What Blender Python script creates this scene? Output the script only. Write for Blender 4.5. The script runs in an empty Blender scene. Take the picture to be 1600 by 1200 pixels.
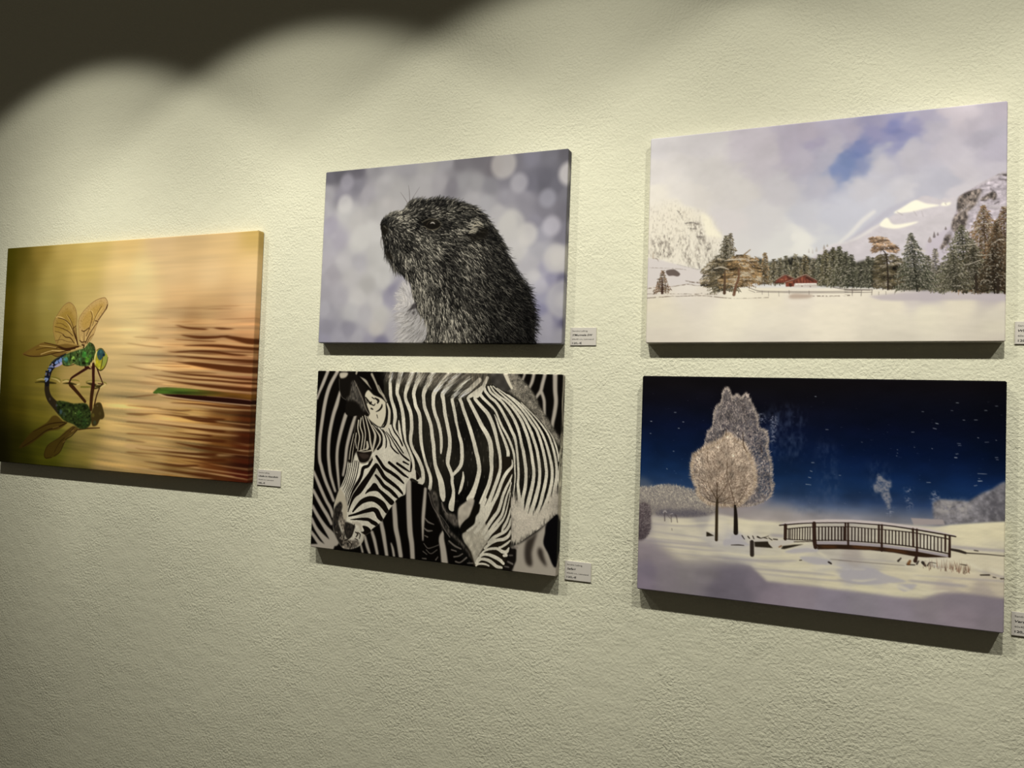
import bpy, bmesh, math, random
import numpy as np

# ------------------------------------------------------------------ painting
# Every print is computed as a colour field over the canvas surface (millimetres,
# origin at the print's top left corner) and carried by the weave of the cloth
# as a colour attribute.

def srgb_to_lin(c):
    c = np.clip(np.asarray(c, np.float32), 0, None)
    return np.where(c <= 0.04045, c / 12.92, ((c + 0.055) / 1.055) ** 2.4)

def smooth(e0, e1, x):
    t = np.clip((x - e0) / (e1 - e0), 0, 1)
    return t * t * (3 - 2 * t)

def spline(pts, n=6, closed=False):
    p = np.asarray(pts, np.float32)
    if len(p) < 3 and not closed:
        return p
    if closed:
        q = np.concatenate([p[-1:], p, p[:2]])
    else:
        q = np.concatenate([2 * p[:1] - p[1:2], p, 2 * p[-1:] - p[-2:-1]])
    out = []
    t = np.linspace(0, 1, n, endpoint=False, dtype=np.float32)[:, None]
    for i in range(1, len(q) - 2):
        a, b, c, d = q[i - 1], q[i], q[i + 1], q[i + 2]
        out.append(0.5 * (2 * b + (c - a) * t + (2 * a - 5 * b + 4 * c - d) * t * t + (3 * b - a - 3 * c + d) * t ** 3))
    if not closed:
        out.append(p[-1:])
    return np.concatenate(out)

def box_blur(a, r, ax):
    if r < 1:
        return a
    n = a.shape[ax]
    pad = [(0, 0)] * a.ndim
    pad[ax] = (r + 1, r)
    c = np.cumsum(np.pad(a, pad, mode='edge'), axis=ax, dtype=np.float64)
    hi = np.take(c, np.arange(2 * r + 1, 2 * r + 1 + n), axis=ax)
    lo = np.take(c, np.arange(0, n), axis=ax)
    return ((hi - lo) / (2 * r + 1)).astype(np.float32)

def gauss1(a, s, ax):
    if s < 0.3:
        return a
    if s < 2.0:
        r = int(3 * s) + 1
        k = np.exp(-0.5 * (np.arange(-r, r + 1) / s) ** 2)
        k /= k.sum()
        pad = [(0, 0)] * a.ndim
        pad[ax] = (r, r)
        q = np.pad(a, pad, mode='edge')
        out = np.zeros_like(a)
        n = a.shape[ax]
        for i, w in enumerate(k):
            sl = [slice(None)] * a.ndim
            sl[ax] = slice(i, i + n)
            out += np.float32(w) * q[tuple(sl)]
        return out
    r = max(1, int(round((math.sqrt(12 * s * s / 3 + 1) - 1) / 2)))
    for _ in range(3):
        a = box_blur(a, r, ax)
    return a

def upsample(a, shape):
    h, w = a.shape
    ys = np.linspace(0, h - 1.001, shape[0]); xs = np.linspace(0, w - 1.001, shape[1])
    y0 = ys.astype(int); x0 = xs.astype(int)
    fy = (ys - y0)[:, None]; fx = (xs - x0)[None]
    fy = fy * fy * (3 - 2 * fy); fx = fx * fx * (3 - 2 * fx)
    A = a[y0][:, x0]; B = a[y0][:, x0 + 1]; C_ = a[y0 + 1][:, x0]; D_ = a[y0 + 1][:, x0 + 1]
    return ((A * (1 - fx) + B * fx) * (1 - fy) + (C_ * (1 - fx) + D_ * fx) * fy).astype(np.float32)

class Picture:
    """A print of w x h millimetres, r samples per millimetre."""
    def __init__(self, w, h, r, seed):
        self.w, self.h, self.r = w, h, r
        self.W, self.H = int(round(w * r)), int(round(h * r))
        self.c = np.zeros((self.H, self.W, 3), np.float32)
        self.rng = np.random.default_rng(seed)
        self.X = ((np.arange(self.W) + 0.5) / r)[None, :].astype(np.float32)
        self.Y = ((np.arange(self.H) + 0.5) / r)[:, None].astype(np.float32)

    def blur(self, a, sx, sy=None):
        sy = sx if sy is None else sy
        return gauss1(gauss1(a, sx * self.r, 1), sy * self.r, 0)

    def noise(self, sx, sy=None, octaves=1, gain=0.5):
        sy = sx if sy is None else sy
        out = np.zeros((self.H, self.W), np.float32); amp = 1; tot = 0
        for o in range(octaves):
            gh, gw = max(2, int(self.h / sy) + 2), max(2, int(self.w / sx) + 2)
            out += amp * upsample(self.rng.standard_normal((gh, gw)).astype(np.float32), (self.H, self.W))
            tot += amp * amp; amp *= gain; sx /= 2; sy /= 2
        return out / math.sqrt(tot)

    def field(self, samples, p=2.5, soft=12.0, step=6):
        """smooth colour field through scattered samples (x, y, r, g, b 0..255)"""
        s = np.asarray(samples, np.float32)
        xs = self.X[0, ::step]; ys = self.Y[::step, 0]
        d = (xs[None, :, None] - s[:, 0]) ** 2 + (ys[:, None, None] - s[:, 1]) ** 2
        w = 1 / (d + soft * soft) ** p
        w /= w.sum(2, keepdims=True)
        g = (w @ (s[:, 2:5] / 255)).astype(np.float32)
        return np.stack([upsample(g[:, :, k], (self.H, self.W)) for k in range(3)], 2)

    def sample(self, col_field, x, y):
        j = int(min(max(x * self.r, 0), self.W - 1)); i = int(min(max(y * self.r, 0), self.H - 1))
        return col_field[i, j]

    def poly(self, pts, soft=0.0):
        """coverage of a closed outline, antialiased with 3 sub-rows"""
        p = np.asarray(pts, np.float32)[:, :2] * self.r
        m = np.zeros((self.H, self.W), np.float32)
        y0 = max(0, int(math.floor(p[:, 1].min()))); y1 = min(self.H - 1, int(math.ceil(p[:, 1].max())))
        q = np.roll(p, -1, 0)
        xs = np.arange(self.W, dtype=np.float32)
        for i in range(y0, y1 + 1):
            for f in (0.17, 0.5, 0.83):
                y = i + f
                hit = ((p[:, 1] <= y) & (q[:, 1] > y)) | ((q[:, 1] <= y) & (p[:, 1] > y))
                if not hit.any():
                    continue
                a, b = p[hit], q[hit]
                x = np.sort(a[:, 0] + (y - a[:, 1]) / (b[:, 1] - a[:, 1]) * (b[:, 0] - a[:, 0]))
                for k in range(0, len(x) - 1, 2):
                    l, r_ = x[k], x[k + 1]
                    j0 = max(0, int(l)); j1 = min(self.W - 1, int(r_))
                    if j1 < j0:
                        continue
                    m[i, j0:j1 + 1] += np.clip(np.minimum(xs[j0:j1 + 1] + 1, r_) - np.maximum(xs[j0:j1 + 1], l), 0, 1) / 3
        if soft > 0:
            m = self.blur(m, soft)
        return np.clip(m, 0, 1)

    def segment(self, m, a, b, wa, wb, mode='max', k=1.0):
        """adds a tapering stroke a-b (mm) to the coverage map m"""
        r = self.r
        ax, ay, bx, by = a[0] * r, a[1] * r, b[0] * r, b[1] * r
        ra, rb = wa * r / 2, wb * r / 2
        g = max(ra, rb) + 1.5
        x0 = max(0, int(min(ax, bx) - g)); x1 = min(self.W, int(max(ax, bx) + g) + 1)
        y0 = max(0, int(min(ay, by) - g)); y1 = min(self.H, int(max(ay, by) + g) + 1)
        if x1 <= x0 or y1 <= y0:
            return
        X = np.arange(x0, x1, dtype=np.float32)[None] + 0.5 - ax
        Y = np.arange(y0, y1, dtype=np.float32)[:, None] + 0.5 - ay
        dx, dy = bx - ax, by - ay
        t = np.clip((X * dx + Y * dy) / (dx * dx + dy * dy + 1e-9), 0, 1)
        d = np.sqrt((X - t * dx) ** 2 + (Y - t * dy) ** 2)
        R = ra + (rb - ra) * t
        cov = np.clip(R - d + 0.5, 0, 1) * np.minimum(1, 2 * R) * k
        s = m[y0:y1, x0:x1]
        if mode == 'max':
            np.maximum(s, cov, out=s)
        else:
            s += cov * (1 - s)

    def stroke(self, pts, width=None, n=6, m=None, closed=False):
        """coverage of a smooth line; points (x, y) with a width or (x, y, width)"""
        p = np.asarray(pts, np.float32)
        if p.shape[1] == 2:
            p = np.concatenate([p, np.full((len(p), 1), width, np.float32)], 1)
        elif width is not None:
            p = p.copy(); p[:, 2] *= width
        q = spline(p, n, closed)
        if closed:
            q = np.concatenate([q, q[:1]])
        if m is None:
            m = np.zeros((self.H, self.W), np.float32)
        for a, b in zip(q[:-1], q[1:]):
            self.segment(m, a, b, max(a[2], 0), max(b[2], 0))
        return m

    def put(self, m, col, k=1.0):
        """lays a colour (0..255 or a field 0..1) over the picture through coverage m"""
        if not (isinstance(col, np.ndarray) and col.ndim == 3):
            col = np.asarray(col, np.float32) / 255
        m = (m * k)[:, :, None]
        self.c += (col - self.c) * m

    def hair(self, x, y, ang, length, width, col, bend=0.0, k=1.0):
        """one hair painted straight onto the picture"""
        r = self.r
        px, py = x, y
        n = 2 if bend else 1
        for i in range(n):
            a2 = ang + bend * (i + 0.5 - n / 2)
            qx, qy = px + math.cos(a2) * length / n, py + math.sin(a2) * length / n
            wa = width * (1 - i / n * 0.7); wb = width * (1 - (i + 1) / n * 0.7)
            ax, ay, bx, by = px * r, py * r, qx * r, qy * r
            ra, rb = wa * r / 2, wb * r / 2
            g = max(ra, rb) + 1
            x0 = max(0, int(min(ax, bx) - g)); x1 = min(self.W, int(max(ax, bx) + g) + 1)
            y0 = max(0, int(min(ay, by) - g)); y1 = min(self.H, int(max(ay, by) + g) + 1)
            if x1 > x0 and y1 > y0:
                X = np.arange(x0, x1, dtype=np.float32)[None] + 0.5 - ax
                Y = np.arange(y0, y1, dtype=np.float32)[:, None] + 0.5 - ay
                dx, dy = bx - ax, by - ay
                t = np.clip((X * dx + Y * dy) / (dx * dx + dy * dy + 1e-9), 0, 1)
                d = np.sqrt((X - t * dx) ** 2 + (Y - t * dy) ** 2)
                R = ra + (rb - ra) * t
                cov = (np.clip(R - d + 0.5, 0, 1) * np.minimum(1, 2 * R) * k)[:, :, None]
                s = self.c[y0:y1, x0:x1]
                s += (col - s) * cov
            px, py = qx, qy

# ------------------------------------------------------------------ scene helpers
C = bpy.context.scene.collection

def tag(o, label, cat, group=None):
    o['label'] = label; o['category'] = cat
    if group:
        o['group'] = group
    return o

def empty(name, loc):
    o = bpy.data.objects.new(name, None)
    o.location = loc; o.empty_display_size = 0.05
    C.objects.link(o)
    return o

def link(name, me, mat, parent=None):
    o = bpy.data.objects.new(name, me)
    if mat:
        me.materials.append(mat)
    C.objects.link(o)
    if parent:
        o.parent = parent
    return o

def material(name, rough=0.6, spec=0.4):
    m = bpy.data.materials.new(name); m.use_nodes = True
    b = m.node_tree.nodes['Principled BSDF']
    b.inputs['Roughness'].default_value = rough
    b.inputs['Specular IOR Level'].default_value = spec
    return m, m.node_tree, b

def node(nt, kind, **kw):
    n = nt.nodes.new(kind)
    for k, v in kw.items():
        if k in n.inputs:
            n.inputs[k].default_value = v
        else:
            setattr(n, k, v)
    return n

def box_mesh(name, x0, x1, y0, y1, z0, z1, bevel=0.0):
    bm = bmesh.new()
    bmesh.ops.create_cube(bm, size=1)
    for v in bm.verts:
        v.co = ((x0 + x1) / 2 + v.co.x * (x1 - x0), (y0 + y1) / 2 + v.co.y * (y1 - y0), (z0 + z1) / 2 + v.co.z * (z1 - z0))
    if bevel:
        bmesh.ops.bevel(bm, geom=list(bm.edges), offset=bevel, segments=2, affect='EDGES', profile=0.5)
    me = bpy.data.meshes.new(name); bm.to_mesh(me); bm.free()
    return me

# ------------------------------------------------------------------ the setting
def plaster():
    m, nt, b = material('roughcast_paint', 0.75, 0.25)
    tc = node(nt, 'ShaderNodeTexCoord')
    big = node(nt, 'ShaderNodeTexNoise', Scale=2.2, Detail=3.0, Roughness=0.5)
    ramp = node(nt, 'ShaderNodeMix', data_type='RGBA')
    ramp.inputs[6].default_value = WALL_A; ramp.inputs[7].default_value = WALL_B
    fine = node(nt, 'ShaderNodeTexNoise', Scale=185.0, Detail=2.5, Roughness=0.5, Distortion=0.3)
    mid = node(nt, 'ShaderNodeTexNoise', Scale=34.0, Detail=2.0, Roughness=0.5)
    patch = node(nt, 'ShaderNodeTexNoise', Scale=5.0, Detail=2.0)
    pr = node(nt, 'ShaderNodeMapRange'); pr.inputs[1].default_value = 0.35; pr.inputs[2].default_value = 0.65
    pr.inputs[3].default_value = 0.55; pr.inputs[4].default_value = 1.25
    mul = node(nt, 'ShaderNodeMath', operation='MULTIPLY')
    add = node(nt, 'ShaderNodeMath', operation='MULTIPLY_ADD'); add.inputs[1].default_value = 0.8
    b1 = node(nt, 'ShaderNodeBump', Distance=0.0019, Strength=0.95)
    b2 = node(nt, 'ShaderNodeBump', Distance=0.02, Strength=0.25)
    L = nt.links.new
    for n in (big, fine, mid, patch):
        L(tc.outputs['Object'], n.inputs['Vector'])
    L(big.outputs[0], ramp.inputs[0]); L(ramp.outputs[2], b.inputs['Base Color'])
    L(patch.outputs[0], pr.inputs[0]); L(fine.outputs[0], mul.inputs[0]); L(pr.outputs[0], mul.inputs[1])
    L(mid.outputs[0], add.inputs[0]); L(mul.outputs[0], add.inputs[2])
    L(big.outputs[0], b2.inputs['Height']); L(add.outputs[0], b1.inputs['Height'])
    L(b2.outputs[0], b1.inputs['Normal']); L(b1.outputs[0], b.inputs['Normal'])
    return m

WALL_A = (0.70, 0.695, 0.54, 1); WALL_B = (0.74, 0.73, 0.57, 1)

def build_setting():
    w = link('wall_back', box_mesh('wall_back', -3.2, 3.6, 0.0, 0.15, 0.0, 3.3), plaster())
    w['kind'] = 'structure'
    m, nt, b = material('grey_floor', 0.5, 0.3)
    n = node(nt, 'ShaderNodeTexNoise', Scale=9.0, Detail=4.0)
    mx = node(nt, 'ShaderNodeMix', data_type='RGBA')
    mx.inputs[6].default_value = (0.11, 0.10, 0.085, 1); mx.inputs[7].default_value = (0.15, 0.14, 0.12, 1)
    nt.links.new(n.outputs[0], mx.inputs[0]); nt.links.new(mx.outputs[2], b.inputs['Base Color'])
    f = link('floor', box_mesh('floor', -3.2, 3.6, -3.6, 0.15, -0.1, 0.0), m)
    f['kind'] = 'structure'

# ------------------------------------------------------------------ canvases
DEPTH, GAP, ROUND = 0.020, 0.0015, 0.0022

def cloth_material(gloss):
    m, nt, b = material('printed_canvas_cloth', 0.5, gloss)
    at = node(nt, 'ShaderNodeAttribute', attribute_name='print')
    tc = node(nt, 'ShaderNodeTexCoord')
    wv = []
    for d in ('X', 'Z'):
        w = node(nt, 'ShaderNodeTexWave', Scale=260.0, Distortion=0.6, wave_type='BANDS', bands_direction=d)
        nt.links.new(tc.outputs['Object'], w.inputs['Vector']); wv.append(w)
    ad = node(nt, 'ShaderNodeMath', operation='ADD')
    nt.links.new(wv[0].outputs[1], ad.inputs[0]); nt.links.new(wv[1].outputs[1], ad.inputs[1])
    bp = node(nt, 'ShaderNodeBump', Distance=0.0002, Strength=0.25)
    nt.links.new(ad.outputs[0], bp.inputs['Height']); nt.links.new(bp.outputs[0], b.inputs['Normal'])
    nt.links.new(at.outputs['Color'], b.inputs['Base Color'])
    return m

def grid_mesh(name, X, Y, Z, col):
    h, w = X.shape
    me = bpy.data.meshes.new(name)
    co = np.stack([X, Y, Z], 2).reshape(-1, 3).astype(np.float32)
    idx = np.arange(h * w, dtype=np.int32).reshape(h, w)
    q = np.stack([idx[:-1, :-1], idx[1:, :-1], idx[1:, 1:], idx[:-1, 1:]], 2).reshape(-1, 4)
    nf = len(q)
    me.vertices.add(len(co)); me.vertices.foreach_set('co', co.ravel())
    me.loops.add(nf * 4); me.loops.foreach_set('vertex_index', q.ravel())
    me.polygons.add(nf)
    me.polygons.foreach_set('loop_start', np.arange(0, nf * 4, 4, dtype=np.int32))
    me.update(calc_edges=True)
    a = me.color_attributes.new('print', 'FLOAT_COLOR', 'POINT')
    rgba = np.ones((h * w, 4), np.float32); rgba[:, :3] = col.reshape(-1, 3)
    a.data.foreach_set('color', rgba.ravel())
    me.polygons.foreach_set('use_smooth', np.ones(nf, bool))
    me.validate()
    return me

def build_canvas(pic, cx, cz, w, h, rot, label, group, tint, gloss, wood):
    """pic: Picture painted at 2 samples per cloth cell; hung with its centre at (cx, cz)"""
    c = pic.c
    H, W = c.shape[0] // 2, c.shape[1] // 2
    c = c[:H * 2, :W * 2].reshape(H, 2, W, 2, 3).mean((1, 3))
    lin = np.clip(srgb_to_lin(c) * np.asarray(tint, np.float32), 0.0, 0.93)
    root = empty('canvas_picture', (cx, 0.0, cz)); root.rotation_euler = (0, rot, 0)
    tag(root, label, 'canvas print', group)
    mat = cloth_material(gloss)
    yf = -DEPTH
    xs = np.linspace(-w / 2 + ROUND, w / 2 - ROUND, W); zs = np.linspace(h / 2 - ROUND, -h / 2 + ROUND, H)
    X, Z = np.meshgrid(xs, zs)
    link('printed_face', grid_mesh('printed_face', X, np.full_like(X, yf), Z, lin), mat, root)
    # the cloth folded over the stretcher: a ring of columns running round the print
    top = [(x, zs[0], 0, 1, 0, j) for j, x in enumerate(xs)]
    right = [(xs[-1], z, 1, 0, i, W - 1) for i, z in enumerate(zs)]
    bottom = [(x, zs[-1], 0, -1, H - 1, j) for j, x in reversed(list(enumerate(xs)))]
    left = [(xs[0], z, -1, 0, i, 0) for i, z in reversed(list(enumerate(zs)))]
    ring = []
    for side in (top, right, bottom, left):
        ring += side[::2] + [side[-1]]
    ring.append(ring[0])
    ring = np.array(ring)
    prof = [(0.0, 0.0)] + [(ROUND * math.sin(t), ROUND * (1 - math.cos(t))) for t in np.linspace(0.2, math.pi / 2, 5)]
    prof += [(ROUND, ROUND + (DEPTH - GAP - ROUND) * t) for t in (0.25, 0.5, 0.75, 1.0)]
    RX = np.stack([ring[:, 0] + ring[:, 2] * a for a, b in prof], 1)
    RZ = np.stack([ring[:, 1] + ring[:, 3] * a for a, b in prof], 1)
    RY = np.stack([np.full(len(ring), yf + b) for a, b in prof], 1)
    cols = []
    for k, (a, b) in enumerate(prof):
        off = int((a * 0.5 + b) / w * W)
        i = (ring[:, 4] + ring[:, 3] * off).astype(int).clip(0, H - 1)
        j = (ring[:, 5] - ring[:, 2] * off).astype(int).clip(0, W - 1)
        cols.append(lin[i, j] * (0.94 if b > 0 else 1.0))
    link('wrapped_edge', grid_mesh('wrapped_edge', RX[:, ::-1], RY[:, ::-1], RZ[:, ::-1], np.stack(cols, 1)[:, ::-1]), mat, root)
    bm = bmesh.new()
    iw = 0.035
    e = 0.0035
    for x0, x1, z0, z1 in ((-w / 2 + e, w / 2 - e, h / 2 - iw, h / 2 - e), (-w / 2 + e, w / 2 - e, -h / 2 + e, -h / 2 + iw),
                           (-w / 2 + e, -w / 2 + iw, -h / 2 + iw, h / 2 - iw), (w / 2 - iw, w / 2 - e, -h / 2 + iw, h / 2 - iw)):
        t = bmesh.new(); bmesh.ops.create_cube(t, size=1)
        for v in t.verts:
            v.co = ((x0 + x1) / 2 + v.co.x * (x1 - x0), -(DEPTH - 0.003) / 2 + v.co.y * (DEPTH - 0.0032), (z0 + z1) / 2 + v.co.z * (z1 - z0))
        tmp = bpy.data.meshes.new('t'); t.to_mesh(tmp); t.free(); bm.from_mesh(tmp); bpy.data.meshes.remove(tmp)
    me = bpy.data.meshes.new('stretcher_frame'); bm.to_mesh(me); bm.free()
    link('stretcher_frame', me, wood, root)
    return root

# ------------------------------------------------------------------ title cards
def text_mesh(name, body, x, z, width, height, y, bold, shear, mat, parent):
    cu = bpy.data.curves.new(name, 'FONT'); cu.body = body; cu.size = 1.0; cu.shear = shear
    cu.offset = bold
    o = bpy.data.objects.new(name, cu); C.objects.link(o)
    dg = bpy.context.evaluated_depsgraph_get()
    me = bpy.data.meshes.new_from_object(o.evaluated_get(dg)); me.name = name
    bpy.data.objects.remove(o); bpy.data.curves.remove(cu)
    n = len(me.vertices); co = np.empty(n * 3, np.float32); me.vertices.foreach_get('co', co); co = co.reshape(-1, 3)
    sx = width / (co[:, 0].max() - co[:, 0].min())
    out = np.stack([x + (co[:, 0] - co[:, 0].min()) * sx, np.full(n, y), z + co[:, 1] * height / 0.72], 1).astype(np.float32)
    me.vertices.foreach_set('co', out.ravel()); me.update()
    return link(name, me, mat, parent)

def build_card(x0, z0, w, h, lines, label, card_mat, ink):
    root = empty('picture_title_card', (x0 + w / 2, 0, z0 + h / 2))
    tag(root, label, 'label', 'title cards beside the canvases')
    d = 0.0020
    link('card', box_mesh('card', -w / 2, w / 2, -d, -0.0002, -h / 2, h / 2, 0.0003), card_mat, root)
    names = ('artist_line', 'title_line', 'size_line', 'price_line')
    for nm, (body, zf, wd, ht, bold, shear) in zip(names, lines):
        text_mesh(nm, body, -w / 2 + 0.0045, h / 2 - zf, wd, ht, -d - 0.00012, bold, shear, ink, root)
    return root

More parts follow.
